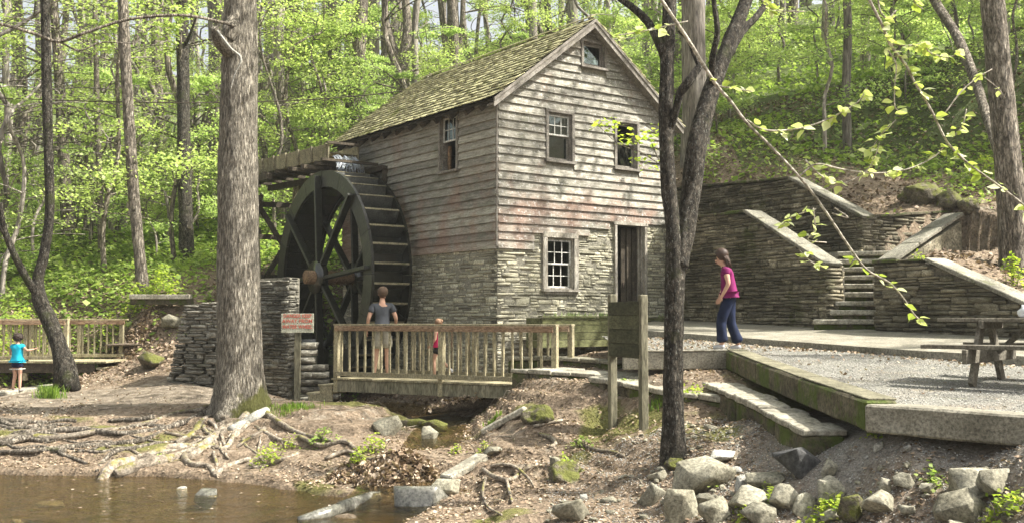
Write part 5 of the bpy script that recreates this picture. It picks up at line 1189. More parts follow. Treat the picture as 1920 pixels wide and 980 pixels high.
# scattered small stones of the right foreground
q = Q(); cnt = 0
vs = [blob(200 + k, 1, (1, .8, .6), .15, 6, 1.5) for k in range(5)]
while cnt < 520:
    x, y = random.uniform(.2, 5.5), random.uniform(7.6, 13.5)
    if x > 2.6 and y > 9.6: continue
    if x > 3.2 and y > 9.56 - (x - 3.21) * .9 - .1: continue
    if random.random() > (.25 + .75 * (x > 1.4)): continue
    s_ = random.choice([.018, .022, .03, .035, .05, .06]) * random.uniform(.7, 1.2); V_, F_ = random.choice(vs)
    a = random.uniform(0, 6.28); Rm = np.array([[math.cos(a), -math.sin(a), 0], [math.sin(a), math.cos(a), 0], [0, 0, 1]])
    F4 = np.hstack([F_, F_[:, 2:]]); q.add(V_ @ Rm.T * s_ + np.array([x, y, g1(x, y) + s_ * .2]), F4); cnt += 1
tag(q.build('rubble', MT['rock'], smooth=False), 'small loose stones strewn among the rocks and gravel', kind='stuff')

# ------------------------------------------------------------------ people
MT['skin'] = plain('skin', (.50, .30, .21), .6, .3, var=.08)
def skin_mesh(name, V, Ed, mat, parent, H, lvl=3, root=0):
    """V: {key: (x, y, z, rx, ry)} in body heights; Ed: key pairs"""
    keys = list(V); ix = {k: i for i, k in enumerate(keys)}
    me = bpy.data.meshes.new(name); me.from_pydata([tuple(c * H for c in V[k][:3]) for k in keys], [(ix[a], ix[b]) for a, b in Ed], []); me.update()
    o = bpy.data.objects.new(name, me); COL.objects.link(o)
    m = o.modifiers.new('Skin', 'SKIN'); m.use_smooth_shade = True; m.branch_smoothing = .6
    for k in keys: me.skin_vertices[0].data[ix[k]].radius = (V[k][3] * H, V[k][4 if len(V[k]) > 4 else 3] * H)
    me.skin_vertices[0].data[root].use_root = True
    s = o.modifiers.new('Sub', 'SUBSURF'); s.levels = lvl; s.render_levels = lvl
    dg = bpy.context.evaluated_depsgraph_get(); ev = o.evaluated_get(dg); nm = bpy.data.meshes.new_from_object(ev)
    bpy.data.objects.remove(o); nm.name = name; nm.materials.clear()
    if name in ('shirt', 'trousers', 'jeans', 'shorts'):
        C_ = np.array([v.co[:] for v in nm.vertices]); Nn = np.array([v.normal[:] for v in nm.vertices]); C_ = C_ + Nn * (.011 * fbm(C_[:, 0] * 14 + C_[:, 2] * 9, C_[:, 1] * 14, C_[:, 2] * 7, 2, 5))[:, None]; nm.vertices.foreach_set('co', C_.ravel()); nm.update()
    return link(name, nm, mat, parent, smooth=True)
def body(J, parent, H, mat):
    V = dict(pel=(*J['pel'], .075, .055), wst=(*J['wst'], .066, .05), cst=(*J['cst'], .08, .058), nkb=(*J['nkb'], .045), nk=(*J['nk'], .037), jaw=(*J['jaw'], .038), hd=(*J['hd'], .050, .056), crn=(*J['crn'], .036))
    E = [('pel', 'wst'), ('wst', 'cst'), ('cst', 'nkb'), ('nkb', 'nk'), ('nk', 'jaw'), ('jaw', 'hd'), ('hd', 'crn')]
    f = np.array(J['face']); f = f / np.linalg.norm(f); hd = np.array(J['hd']); side = np.cross(f, [0, 0, 1]); side /= np.linalg.norm(side)
    V['nose'] = (*(hd + f * .066 - np.array([0, 0, .012])), .0075); E.append(('hd', 'nose'))
    V['chin'] = (*(np.array(J['jaw']) + f * .038), .012); E.append(('jaw', 'chin'))
    for s_, n_ in ((1, 'r'), (-1, 'l')):
        V['ear' + n_] = (*(hd + side * s_ * .052 - np.array([0, 0, .012])), .008, .012); E.append(('hd', 'ear' + n_))
        V['sh' + n_] = (*J['sh' + n_], .034); V['el' + n_] = (*J['el' + n_], .023); V['wr' + n_] = (*J['wr' + n_], .015)
        a = np.array(J['el' + n_]); b = np.array(J['wr' + n_]); d = (b - a) / np.linalg.norm(b - a); x_ = np.cross(d, f if abs(d @ f) < .9 else [0, 0, 1]); x_ /= np.linalg.norm(x_); u = np.cross(x_, d)
        pm = b + d * .03; V['pm' + n_] = (*pm, .014, .009); E += [('cst', 'sh' + n_), ('sh' + n_, 'el' + n_), ('el' + n_, 'wr' + n_), ('wr' + n_, 'pm' + n_)]
        for q_, (off, ln) in enumerate(((-.010, .038), (-.0035, .044), (.0035, .041), (.010, .032))):
            k1 = b + d * .045 + u * off * 1.2; V[f'f{q_}a' + n_] = (*k1, .0055); V[f'f{q_}b' + n_] = (*(k1 + d * ln * .6 + x_ * .006), .0048); V[f'f{q_}c' + n_] = (*(k1 + d * ln + x_ * .016), .004)
            E += [('pm' + n_, f'f{q_}a' + n_), (f'f{q_}a' + n_, f'f{q_}b' + n_), (f'f{q_}b' + n_, f'f{q_}c' + n_)]
        V['th1' + n_] = (*(b + d * .022 + u * -.014), .0065); V['th2' + n_] = (*(b + d * .045 + u * -.024 + x_ * .006), .0052); E += [('pm' + n_, 'th1' + n_), ('th1' + n_, 'th2' + n_)]
        V['hp' + n_] = (*J['hp' + n_], .050, .050); V['kn' + n_] = (*J['kn' + n_], .030); m_ = (np.array(J['kn' + n_]) * .62 + np.array(J['an' + n_]) * .38); V['cf' + n_] = (*m_, .031); V['an' + n_] = (*J['an' + n_], .020); V['to' + n_] = (*J['to' + n_], .016)
        E += [('pel', 'hp' + n_), ('hp' + n_, 'kn' + n_), ('kn' + n_, 'cf' + n_), ('cf' + n_, 'an' + n_), ('an' + n_, 'to' + n_)]
    return skin_mesh('body', V, E, mat, parent, H)
def shirt(J, parent, H, mat, sleeve=.55, hem=.0, grow=.012, loose=.0, long_=0.0):
    V = dict(wst=(*J['wst'], .070 + grow + loose, .054 + grow + loose), cst=(*J['cst'], .083 + grow, .062 + grow), nkb=(*(np.array(J['nkb']) + (0, 0, .006)), .048), hem=(*(np.array(J['pel']) * (1 - long_) + np.array(J['wst']) * long_ + (0, 0, hem)), .078 + grow + loose, .060 + grow + loose))
    E = [('wst', 'cst'), ('cst', 'nkb'), ('wst', 'hem')]
    for n_ in 'rl':
        s_ = np.array(J['sh' + n_]); e_ = np.array(J['el' + n_]); V['sh' + n_] = (*s_, .036 + grow * .7); E.append(('cst', 'sh' + n_))
        if sleeve > 0: V['sl' + n_] = (*(s_ + (e_ - s_) * sleeve), .029 + grow); E.append(('sh' + n_, 'sl' + n_))
    return skin_mesh('shirt', V, E, mat, parent, H)
def trousers(J, parent, H, mat, name='trousers', leg=1.0, grow=.008, flare=0.0):
    V = dict(wst=(*(np.array(J['pel']) * .2 + np.array(J['wst']) * .8), .074 + grow, .062 + grow), pel=(*J['pel'], .080 + grow, .062 + grow)); E = [('wst', 'pel')]
    for n_ in 'rl':
        V['hp' + n_] = (*J['hp' + n_], .052 + grow); E.append(('pel', 'hp' + n_)); k_ = np.array(J['kn' + n_]); h_ = np.array(J['hp' + n_]); a_ = np.array(J['an' + n_])
        if leg <= 1: V['kn' + n_] = (*(h_ + (k_ - h_) * leg), .043 + grow + flare); E.append(('hp' + n_, 'kn' + n_))
        else:
            V['kn' + n_] = (*k_, .036 + grow); V['an' + n_] = (*(k_ + (a_ - k_) * .96), .034 + grow + flare); V['cf' + n_] = (*(k_ + (a_ - k_) * .4), .036 + grow); E += [('hp' + n_, 'kn' + n_), ('kn' + n_, 'cf' + n_), ('cf' + n_, 'an' + n_)]
    return skin_mesh(name, V, E, mat, parent, H)
def shoes(J, parent, H, mat):
    for n_ in 'rl':
        a = np.array(J['an' + n_]); t_ = np.array(J['to' + n_]); d = t_ - a; d[2] = 0; d /= np.linalg.norm(d) + 1e-9
        V = dict(h=(*(a - d * .022 + (0, 0, -.022)), .029, .026), m=(*(a + d * .035 + (0, 0, -.022)), .030, .024), t=(*(t_ + d * .012 + (0, 0, .0)), .027, .02)); skin_mesh('shoe', V, [('h', 'm'), ('m', 't')], mat, parent, H, 1)
def hair(J, parent, H, mat, kind):
    f = np.array(J['face']); f = f / np.linalg.norm(f); hd = np.array(J['hd']); c = np.array(J['crn'])
    V_, F_ = blob(7 if kind != 'curly' else 9, 4, (1, 1, 1), .03 if kind == 'short' else (.22 if kind == 'curly' else .06), 0, 3 if kind != 'curly' else 5)
    s = {'short': (.058, .066, .060), 'long': (.062, .068, .066), 'curly': (.085, .085, .075), 'bun': (.064, .07, .066)}[kind]
    V_ = V_ * np.array(s) + hd - f * .010 + np.array([0, 0, .016 if kind != 'short' else .019])
    fr_ = (V_ - hd) @ f; low = V_[:, 2] - hd[2]
    cut = (fr_ > .028) & (low < .035); V_[cut] -= np.outer(fr_[cut] - .028, f)
    if kind == 'short': lo = low < -.030; V_[lo, 2] = hd[2] - .030; V_[lo, :2] = hd[:2] + (V_[lo, :2] - hd[:2]) * .86
    link('hair', np_mesh('hair', V_ * H, F_), mat, parent, smooth=True)
    if kind == 'long':
        q = Q(); r_ = random.Random(3)
        for k in range(26):
            a = r_.uniform(-1.2, 1.2); sd_ = np.cross(f, [0, 0, 1]); st0 = hd - f * .05 * math.cos(a) + sd_ * .055 * math.sin(a) + np.array([0, 0, .02])
            pts = [st0, st0 + np.array([0, 0, -.05]) - f * .02, st0 + np.array([0, 0, -.11]) - f * .045 + sd_ * r_.uniform(-.01, .01), st0 + np.array([0, 0, -.175 - r_.uniform(0, .03)]) - f * r_.uniform(.055, .075)]
            v2, f2 = tube(np.array(pts) * H, [.017 * H, .016 * H, .012 * H, .003 * H], 6, True, .1, k); q.add(v2, f2)
        q.build('hair_lock', mat, parent)
    if kind == 'bun':
        v2, f2 = blob(4, 3, (.03, .03, .028), .1); link('hair_bun', np_mesh('hair_bun', (v2 + hd - f * .065 + np.array([0, 0, .035])) * H, f2), mat, parent, smooth=True)
def eyes(J, parent, H):
    f = np.array(J['face']); f = f / np.linalg.norm(f); hd = np.array(J['hd']); sd_ = np.cross(f, [0, 0, 1]); sd_ /= np.linalg.norm(sd_)
    for s_ in (-1, 1):
        v2, f2 = blob(1, 2, (.007, .007, .005), 0); link('eye', np_mesh('eye', (v2 + hd + f * .052 + sd_ * s_ * .02 + np.array([0, 0, .004])) * H, f2), MT['iron'], parent, smooth=True)
    v2, f2 = blob(1, 2, (.012, .012, .004), 0); link('mouth', np_mesh('mouth', (v2 + hd + f * .047 + np.array([0, 0, -.036])) * H, f2), MT['lip'], parent, smooth=True)
MT['lip'] = plain('lips', (.35, .13, .11))
def stand(**k):
    J = dict(pel=(0, 0, .525), wst=(0, 0, .60), cst=(0, -.005, .715), nkb=(0, -.008, .805), nk=(0, -.004, .838), jaw=(0, .010, .868), hd=(0, .012, .916), crn=(0, .004, .955), face=(0, 1, -.05),
             shr=(.098, -.005, .785), shl=(-.098, -.005, .785), elr=(.135, -.02, .63), ell=(-.135, -.02, .63), wrr=(.135, .03, .50), wrl=(-.135, .03, .50),
             hpr=(.050, 0, .49), hpl=(-.050, 0, .49), knr=(.056, .012, .275), knl=(-.056, .012, .275), anr=(.058, -.01, .045), anl=(-.058, -.01, .045), tor=(.068, .075, .018), tol=(-.068, .075, .018)); J.update(k); return J
def person(label, loc, rz, H, J, skin=None, **k):
    t = thing('person', label, 'person', loc, rz); body(J, t, H, skin or MT['skin']); eyes(J, t, H); return t
# man on the bridge, seen from behind
J = stand(elr=(.150, -.015, .645), ell=(-.148, -.03, .645), wrr=(.145, .075, .575), wrl=(-.165, .03, .52), knl=(-.062, .02, .27), anl=(-.085, .0, .045), tol=(-.11, .07, .018), anr=(.06, -.01, .045), tor=(.10, .06, .018), face=(-.35, 1, .05))
mx = P(716, 706, 20.42); man = person('man in dark grey t-shirt and khaki shorts watching the wheel from the footbridge', (mx[0], mx[1], ZD), R(6), 1.80, J)
shirt(J, man, 1.80, plain('charcoal_cotton', (.06, .065, .075), .85, .2, var=.3, scale=6), .62, -.01, .014, .010); trousers(J, man, 1.80, plain('khaki_cotton', (.33, .31, .25), .85, .2, var=.15), 'shorts', .86, .014, .012)
shoes(J, man, 1.80, plain('white_trainer', (.7, .7, .72), .6)); hair(J, man, 1.80, plain('auburn_hair', (.09, .058, .038), .8), 'short')
# woman stepping along the kerb, looking down
J = stand(cst=(0, .012, .71), nkb=(0, .03, .795), nk=(0, .045, .832), jaw=(0, .075, .856), hd=(0, .075, .905), crn=(0, .062, .945), face=(0, .85, -.55), shl=(-.088, .02, .78), shr=(.088, .03, .78), ell=(-.118, -.01, .64), wrl=(-.115, .055, .525), elr=(.112, .05, .64), wrr=(.11, .10, .53),
          hpl=(-.05, 0, .49), hpr=(.05, 0, .49), knl=(-.052, .075, .285), anl=(-.054, .06, .06), tol=(-.056, .145, .022), knr=(.052, -.005, .275), anr=(.054, -.085, .055), tor=(.056, -.01, .018), pel=(0, -.005, .525), wst=(0, .0, .60))
wp = P(1368, 657, 16.25); H_ = 1.62
woman = person('woman in magenta t-shirt and blue jeans stepping onto the kerb corner with head bowed', (wp[0], wp[1], zt(16.2) + .01), R(72), H_, J)
shirt(J, woman, H_, plain('magenta_cotton', (.15, .008, .075), .8, .25, var=.35, scale=5), .5, .012, .020, .012, .35); 
V = dict(a=(*(np.array(J['pel']) + (0, 0, .050)), .108, .090), b=(*(np.array(J['pel']) + (0, 0, .006)), .112, .094)); skin_mesh('undershirt', V, [('a', 'b')], plain('white_hem', (.72, .72, .75)), woman, H_)
trousers(J, woman, H_, plain('dark_denim', (.010, .016, .042), .85, .2, var=.3, scale=8), 'jeans', 2, .016, .012)
shoes(J, woman, H_, plain('grey_trainer', (.5, .5, .5), .6)); hair(J, woman, H_, plain('brown_hair', (.045, .024, .015), .55, .4), 'long')
# child by the far footbridge
J = stand(hd=(0, .012, .915), crn=(0, .004, .955), elr=(.165, .02, .70), wrr=(.215, .12, .72), ell=(-.165, .03, .69), wrl=(-.235, .13, .655), knl=(-.055, .02, .275), anl=(-.075, .0, .045), anr=(.075, -.02, .045), knr=(.06, .0, .275))
cp = P(31, 733, 20.9); zc = g1(cp[0], cp[1]); zc = max(zc, cp[2] - .05)
kid = person('child with dark curly hair in turquoise t-shirt and navy shorts with white trim', (cp[0], cp[1], cp[2]), R(-12), 1.17, J)
shirt(J, kid, 1.17, plain('turquoise_cotton', (.01, .36, .50), .8, .25, var=.1), .5, -.0, .022, .018, .1); trousers(J, kid, 1.17, plain('navy_shorts', (.012, .015, .045), .8, .2), 'shorts', .46, .024, .014)
for n_, s_ in (('r', .05), ('l', -.05)):
    h_ = np.array(J['hp' + n_]); k_ = np.array(J['kn' + n_]); a = h_ + (k_ - h_) * .44; b = h_ + (k_ - h_) * .50
    V_, F_ = tube([a * 1.17, (a + b) / 2 * 1.17, b * 1.17], [.088 * 1.17 * .98, .088 * 1.17], 16, False); Q().add(V_, F_).build('shorts_trim', MT['sash'], kid)
hair(J, kid, 1.17, plain('dark_curls', (.03, .02, .015), .7), 'curly'); shoes(J, kid, 1.17, plain('grey_sandal', (.2, .19, .18)))
# girl in pink, mid-stride behind the bridge post
J = stand(knl=(-.05, .06, .29), anl=(-.052, .04, .055), tol=(-.055, .12, .02), knr=(.05, -.02, .29), anr=(.052, -.19, .17), tor=(.054, -.22, .09), elr=(.12, -.05, .65), wrr=(.12, .04, .58), ell=(-.12, .0, .64), wrl=(-.12, .08, .56))
gp = P(822, 706, 20.1)
girl = person('girl in pink top and dark shorts running behind the middle post of the footbridge', (gp[0], gp[1], ZD), R(65), 1.16, J)
shirt(J, girl, 1.16, plain('pink_cotton', (.62, .03, .14), .8, .25, var=.1), .0, .0, .016, .01); trousers(J, girl, 1.16, plain('black_shorts', (.02, .018, .018)), 'shorts', .5, .018, .01); shoes(J, girl, 1.16, plain('white_shoe', (.65, .65, .66))); hair(J, girl, 1.16, plain('light_brown_hair', (.22, .13, .075), .6), 'bun')

# ------------------------------------------------------------------ trees
LEAFV = np.array([(0, 0, 0), (.5, .45, .08), (1, 0, -.04), (.5, -.45, .08)])
def leaf_cloud(C, size, rng_, flat=.5, var=.35):
    """one small four-cornered leaf at every centre"""
    n = len(C); a = rng_.uniform(0, 2 * np.pi, n); tl = rng_.normal(0, flat, n); rl = rng_.normal(0, flat, n); s = size * rng_.uniform(1 - var, 1 + var, n)
    ca, sa = np.cos(a), np.sin(a)
    d = np.stack([ca * np.cos(tl), sa * np.cos(tl), np.sin(tl)], 1)
    sd_ = np.stack([-sa * np.cos(rl), ca * np.cos(rl), np.sin(rl)], 1)
    up = np.cross(d, sd_)
    V = np.empty((n, 4, 3))
    for k, (lx, ly, lz) in enumerate(LEAFV): V[:, k] = C + (d * (lx - .5) + sd_ * ly + up * lz) * s[:, None]
    Fc = np.arange(n * 4).reshape(n, 4)
    return V.reshape(-1, 3), Fc
def px_path(path, k=5):
    """(px, py, depth, width px) list -> smooth world path and radii"""
    pts = [P(a[0], a[1], a[2]) for a in path]; rad = [a[3] * a[2] / FPX / 2 for a in path]
    sp = smooth_path(pts, k); return sp, np.interp(np.linspace(0, 1, len(sp)), np.linspace(0, 1, len(rad)), rad)
def tree_at(name, label, paths, mat, group=None, top=14, seed=1, crown=1200, crown_r=3.2, cz=None, nseg=12, rough=.10, flare=0, extra=None, leaf='leaf_bg', lsize=.14, twigs=8, ksub=5):
    """paths[0] is the trunk: from its foot up out of the picture; the others are limbs"""
    r_ = random.Random(seed); rg = np.random.default_rng(seed)
    sp, rd = px_path(paths[0], ksub); base = sp[0].copy()
    d = sp[-1] - sp[-3]; d /= np.linalg.norm(d); d = d * .4 + np.array([0, 0, .8]); d /= np.linalg.norm(d)
    add = []
    p = sp[-1].copy(); rr = rd[-1]; steps = 7; Lr = max(1.0, top - p[2])
    for k in range(1, steps + 1): add.append(p + d * Lr * k / steps + np.array([r_.uniform(-.25, .25), r_.uniform(-.25, .25), 0]))
    P_ = np.vstack([sp, add]); Rd = np.concatenate([rd, np.linspace(rr * .93, rr * .18, steps)])
    t = thing(name, label, 'tree', tuple(base), 0, group)
    P_[0, 2] -= .25
    fl_ = None
    V_, F_ = tube(P_ - base, Rd, nseg, True, rough, seed, fl_)
    if flare:
        h = V_[:, 2]; k = 1 + flare * np.exp(-np.clip(h + .1, 0, 9) / .38); ang = np.arctan2(V_[:, 1], V_[:, 0]); k2 = 1 + (k - 1) * (1 + .55 * np.sin(ang * 5 + seed))
        cx = np.interp(h, (P_ - base)[:, 2], (P_ - base)[:, 0]); cy = np.interp(h, (P_ - base)[:, 2], (P_ - base)[:, 1])
        V_[:, 0] = cx + (V_[:, 0] - cx) * k2; V_[:, 1] = cy + (V_[:, 1] - cy) * k2
    Q().add(V_, F_).build('trunk', MT[mat], t)
    for pa_ in paths[1:]:
        s2, r2 = px_path(pa_, ksub)
        V_, F_ = tube(s2 - base, r2, max(6, nseg - 4), True, rough, seed + 3); Q().add(V_, F_).build('limb', MT[mat], t)
    if crown:
        q = Q(); ctrs = []
        for k in range(twigs):
            f = r_.uniform(.25, 1); i0 = len(sp) - 1 + f * steps; i0 = int(min(i0, len(P_) - 1)); s0 = P_[i0] - base; a = r_.uniform(0, 6.28); L = crown_r * r_.uniform(.6, 1.1)
            pts = [s0 + np.array([math.cos(a) * L * q_ + r_.uniform(-.1, .1), math.sin(a) * L * q_ + r_.uniform(-.1, .1), L * .45 * q_ - L * .15 * q_ * q_]) for q_ in np.linspace(0, 1, 6)]
            V_, F_ = tube(pts, [Rd[i0] * .55, .012], 5, False); q.add(V_, F_); ctrs.append(pts)
        q.build('branches', MT[mat], t)
        n_ = crown; ii = rg.integers(0, len(ctrs), n_); ff = rg.uniform(.3, 1.08, n_)
        C = np.array([np.array(ctrs[a])[min(5, int(f * 5))] for a, f in zip(ii, ff)]) + rg.normal(0, 1, (n_, 3)) * np.array([.6, .6, .28]) * crown_r * .32
        V_, F_ = leaf_cloud(C, lsize, rg, .4); Q().add(V_, F_).build('crown', MT[leaf], t, smooth=False)
    return t
# the big tree: thick ribbed trunk with displaced furrows
big = tree_at('tree', 'massive pale barked tree trunk in front of the stone pier with moss on its foot', [[(451, 775, 18.2, 92), (450, 700, 18.2, 84), (447, 560, 18.2, 79), (446, 420, 18.2, 76), (447, 250, 18.2, 72), (450, 100, 18.2, 66), (451, 0, 18.2, 60)]], 'bark_big', top=17, seed=5, crown=2200, crown_r=4.5, nseg=64, rough=.07, flare=.38, leaf='leaf_bg2', lsize=.15, twigs=10, ksub=16)
B0 = np.array(big.location)
def part_tube(parent, base, name, path, mat, n=7, rough=.15, k=5, world=False):
    if world: sp = smooth_path([p[:3] for p in path], k); rd = np.interp(np.linspace(0, 1, len(sp)), np.linspace(0, 1, len(path)), [p[3] for p in path])
    else: sp, rd = px_path(path, k)
    V_, F_ = tube(sp - base, rd, n, True, rough, random.random() * 50); return Q().add(V_, F_).build(name, MT[mat], parent)
part_tube(big, B0, 'broken_limb', [(446, 105, 18.1, 34), (425, 88, 17.9, 38), (408, 68, 17.7, 26), (402, 52, 17.6, 15)], 'bark_big', 10)
part_tube(big, B0, 'broken_limb', [(440, 40, 18.0, 30), (432, 58, 17.85, 34), (425, 75, 17.8, 26)], 'bark_big', 10)
part_tube(big, B0, 'branch', [(440, 50, 17.8, 7), (415, 42, 17.3, 6), (340, 29, 16.5, 6), (240, 37, 16.2, 6), (160, 62, 16, 7), (110, 78, 16, 7), (60, 62, 15.6, 7), (0, 45, 15.2, 7), (-80, 30, 15, 7)], 'bark', 6)
part_tube(big, B0, 'branch', [(110, 78, 16, 4), (150, 95, 16.2, 3.5), (190, 80, 16.4, 3), (250, 82, 16.5, 2)], 'bark', 5)
part_tube(big, B0, 'branch', [(405, 55, 17.6, 5), (432, 90, 17.4, 4), (452, 110, 17.3, 4), (440, 140, 17.3, 3), (432, 170, 17.3, 2)], 'rock_white', 5)
# roots of the big tree, traced over the bank
def gpath(pts, lift=.0):
    out = []
    for (px, py, wpx) in pts:
        h_ = hit(px, py); r_ = wpx * h_[1] / FPX / 2; out.append((h_[0], h_[1], g1(h_[0], h_[1]) + r_ * .3 + lift, r_))
    return out
RT = [[(470, 765, 14), (455, 790, 12), (432, 800, 10), (400, 822, 12), (372, 838, 10), (330, 842, 12), (290, 850, 10), (262, 862, 10)], [(372, 842, 12), (330, 860, 16), (280, 872, 18), (235, 885, 18), (215, 893, 12)],
      [(340, 842, 9), (300, 850, 12), (250, 865, 14), (215, 878, 18), (196, 895, 16), (188, 905, 10)], [(450, 790, 8), (425, 840, 8), (395, 838, 10), (368, 850, 12), (352, 862, 8)], [(352, 838, 10), (345, 855, 11), (358, 872, 9), (388, 875, 8), (402, 888, 8), (410, 893, 5)],
      [(470, 860, 7), (440, 870, 7), (415, 880, 8), (408, 892, 7)], [(445, 780, 7), (420, 785, 8), (400, 780, 6), (380, 790, 8), (360, 815, 9), (330, 832, 8)], [(405, 762, 12), (370, 770, 9), (330, 775, 8), (290, 790, 8), (240, 802, 9), (180, 812, 10), (110, 822, 12), (40, 820, 12), (-40, 830, 12)],
      [(395, 768, 10), (350, 790, 9), (300, 805, 10), (230, 815, 9), (160, 808, 11), (90, 812, 11), (0, 835, 14)], [(385, 775, 8), (330, 795, 8), (280, 822, 9), (220, 832, 9), (150, 838, 11), (80, 845, 10), (0, 850, 9)], [(300, 830, 6), (262, 838, 7), (215, 850, 8), (192, 868, 8), (182, 884, 7)],
      [(490, 772, 14), (520, 790, 10), (560, 812, 8), (600, 822, 7), (640, 830, 6)], [(480, 800, 7), (520, 822, 8), (555, 835, 6)], [(430, 800, 6), (415, 812, 5), (420, 830, 5)], [(420, 795, 5), (408, 808, 6), (398, 822, 5)], [(60, 790, 8), (30, 800, 9), (0, 790, 8)], [(90, 775, 8), (70, 800, 9), (50, 815, 8)],
      [(560, 850, 7), (530, 862, 8), (510, 870, 6), (470, 878, 5)], [(200, 838, 7), (240, 842, 6), (262, 852, 5)], [(110, 850, 6), (145, 862, 6), (165, 870, 5)]]
rq = random.Random(12)
for k in range(34):                       # the finer tangle over the bank
    if k < 20: x_, y_ = rq.uniform(20, 420), rq.uniform(780, 850); dx, dy = -rq.uniform(18, 40), rq.uniform(-3, 5); wd = rq.uniform(5, 11)
    else: x_, y_ = rq.uniform(380, 500), rq.uniform(775, 830); dx, dy = rq.uniform(-24, 14), rq.uniform(8, 16); wd = rq.uniform(4, 8)
    pts_ = []
    for j_ in range(rq.choice([4, 5, 6])): pts_.append((x_, min(y_, 884), wd * (1 - j_ * .13))); x_ += dx + rq.uniform(-10, 10); y_ += dy + rq.uniform(-7, 7)
    RT.append(pts_)
RT = [[(a_, b_, c_ * (1.4 if k_ < 7 else 1.15)) for a_, b_, c_ in rt] for k_, rt in enumerate(RT)]
for k, rt in enumerate(RT): part_tube(big, B0, 'root', gpath(rt), 'bark' if (k >= 7 and rt[0][0] < 400 and rt[-1][0] < 260) else 'root', 8, .3, 4, world=True)  # far-left roots take the darker bark colour to stand in for shade
lg = gpath([(432, 808, 13), (455, 798, 16), (478, 786, 18), (500, 775, 14)], .03)
t = thing('log', 'short bleached log lying at the foot of the massive tree', 'log', lg[0][:3]); part_tube(t, np.array(lg[0][:3]), 'log', lg, 'rock_white', 10, .2, 4, True)
lg = gpath([(560, 990, 20), (610, 975, 26), (650, 960, 28), (695, 945, 24), (715, 938, 14)], .05)
t = thing('log', 'smooth grey driftwood log lying in the creek at the bottom edge', 'log', lg[0][:3]); part_tube(t, np.array(lg[0][:3]), 'log', lg, 'rock_wet', 12, .25, 4, True)
rs = thing('root_tangle', 'pale twisted root tangle exposed on the bank below the footbridge', 'roots', hit(940, 890))
for rt in ([(905, 882, 7), (925, 898, 9), (955, 905, 9), (975, 890, 8), (995, 878, 6)], [(920, 880, 5), (940, 875, 6), (965, 880, 7), (990, 900, 5), (1000, 915, 4)], [(950, 905, 7), (955, 925, 6), (960, 945, 5)], [(910, 900, 6), (905, 930, 6), (915, 955, 5), (940, 970, 5)]): part_tube(rs, np.array(rs.location), 'root', gpath(rt, .03), 'root', 7, .3, 4, True)
for k, (rt, lab) in enumerate(((((1010, 815, 8), (1030, 822, 9), (1042, 835, 8), (1030, 842, 5)), 'small curled root stub below the footbridge end'), (((560, 820, 9), (600, 838, 10), (645, 830, 9), (665, 842, 7)), 'thick brown root ridge on the bank left of the rivulet'), (((610, 862, 8), (650, 850, 9), (690, 862, 8), (720, 858, 6)), 'thin exposed root running to the leaf heap'), (((640, 905, 12), (690, 880, 14), (730, 862, 12), (758, 852, 6)), 'dark driftwood branch bedded in the leaf heap'), (((1080, 830, 7), (1110, 845, 8), (1150, 850, 6), (1170, 858, 5)), 'short mossy root right of the curled stub'), (((1000, 803, 6), (1030, 795, 7), (1055, 790, 5)), 'half buried root beside the moss mound'))):
    gp = gpath(rt, .02); t = thing('root', lab, 'root', gp[0][:3]); part_tube(t, np.array(gp[0][:3]), 'root', gp, 'root' if k != 3 else 'dark_beam', 7, .3, 4, True)

# named trees of the middle distance
tree_at('tree', 'slender dark lichened tree forking low in front of the mill door wall', [[(1263, 868, 12.0, 46), (1262, 800, 12.0, 39), (1262, 700, 12.0, 37), (1263, 600, 12.0, 36), (1266, 500, 12.0, 38), (1262, 430, 12.0, 28), (1252, 330, 12.0, 29), (1249, 200, 12.0, 28), (1252, 90, 12.0, 26), (1256, 0, 12.0, 25)],
    [(1272, 500, 12.0, 36), (1285, 430, 12.05, 38), (1296, 360, 12.1, 38), (1305, 280, 12.1, 38), (1322, 210, 12.2, 36), (1345, 140, 12.3, 30), (1368, 80, 12.4, 28), (1392, 20, 12.5, 26), (1420, -60, 12.6, 22)],
    [(1366, 100, 12.4, 20), (1390, 60, 12.5, 16), (1420, 30, 12.6, 13), (1450, -15, 12.7, 10)], [(1249, 110, 12.0, 22), (1236, 80, 12.0, 18), (1215, 42, 12.1, 16), (1190, 18, 12.2, 14), (1155, -8, 12.3, 12)],
    [(1256, 250, 12.0, 14), (1268, 205, 11.9, 14), (1276, 175, 11.85, 17), (1292, 152, 11.8, 17), (1312, 125, 11.8, 13), (1318, 120, 11.8, 8)], [(1312, 128, 11.8, 9), (1300, 100, 11.8, 8), (1290, 75, 11.8, 7), (1272, 58, 11.8, 6)],
    [(1335, 160, 12.2, 13), (1336, 110, 12.0, 12), (1345, 60, 11.9, 11), (1338, 0, 11.9, 9), (1335, -60, 11.8, 8)]], 'bark_dark', top=11, seed=8, crown=900, crown_r=2.2, nseg=24, rough=.14, flare=.25, leaf='leaf_bg2', lsize=.08, twigs=7, ksub=7)
for bx, by, wz in ((1240, 375, 22), (1238, 258, 18), (1244, 440, 14)):
    pass
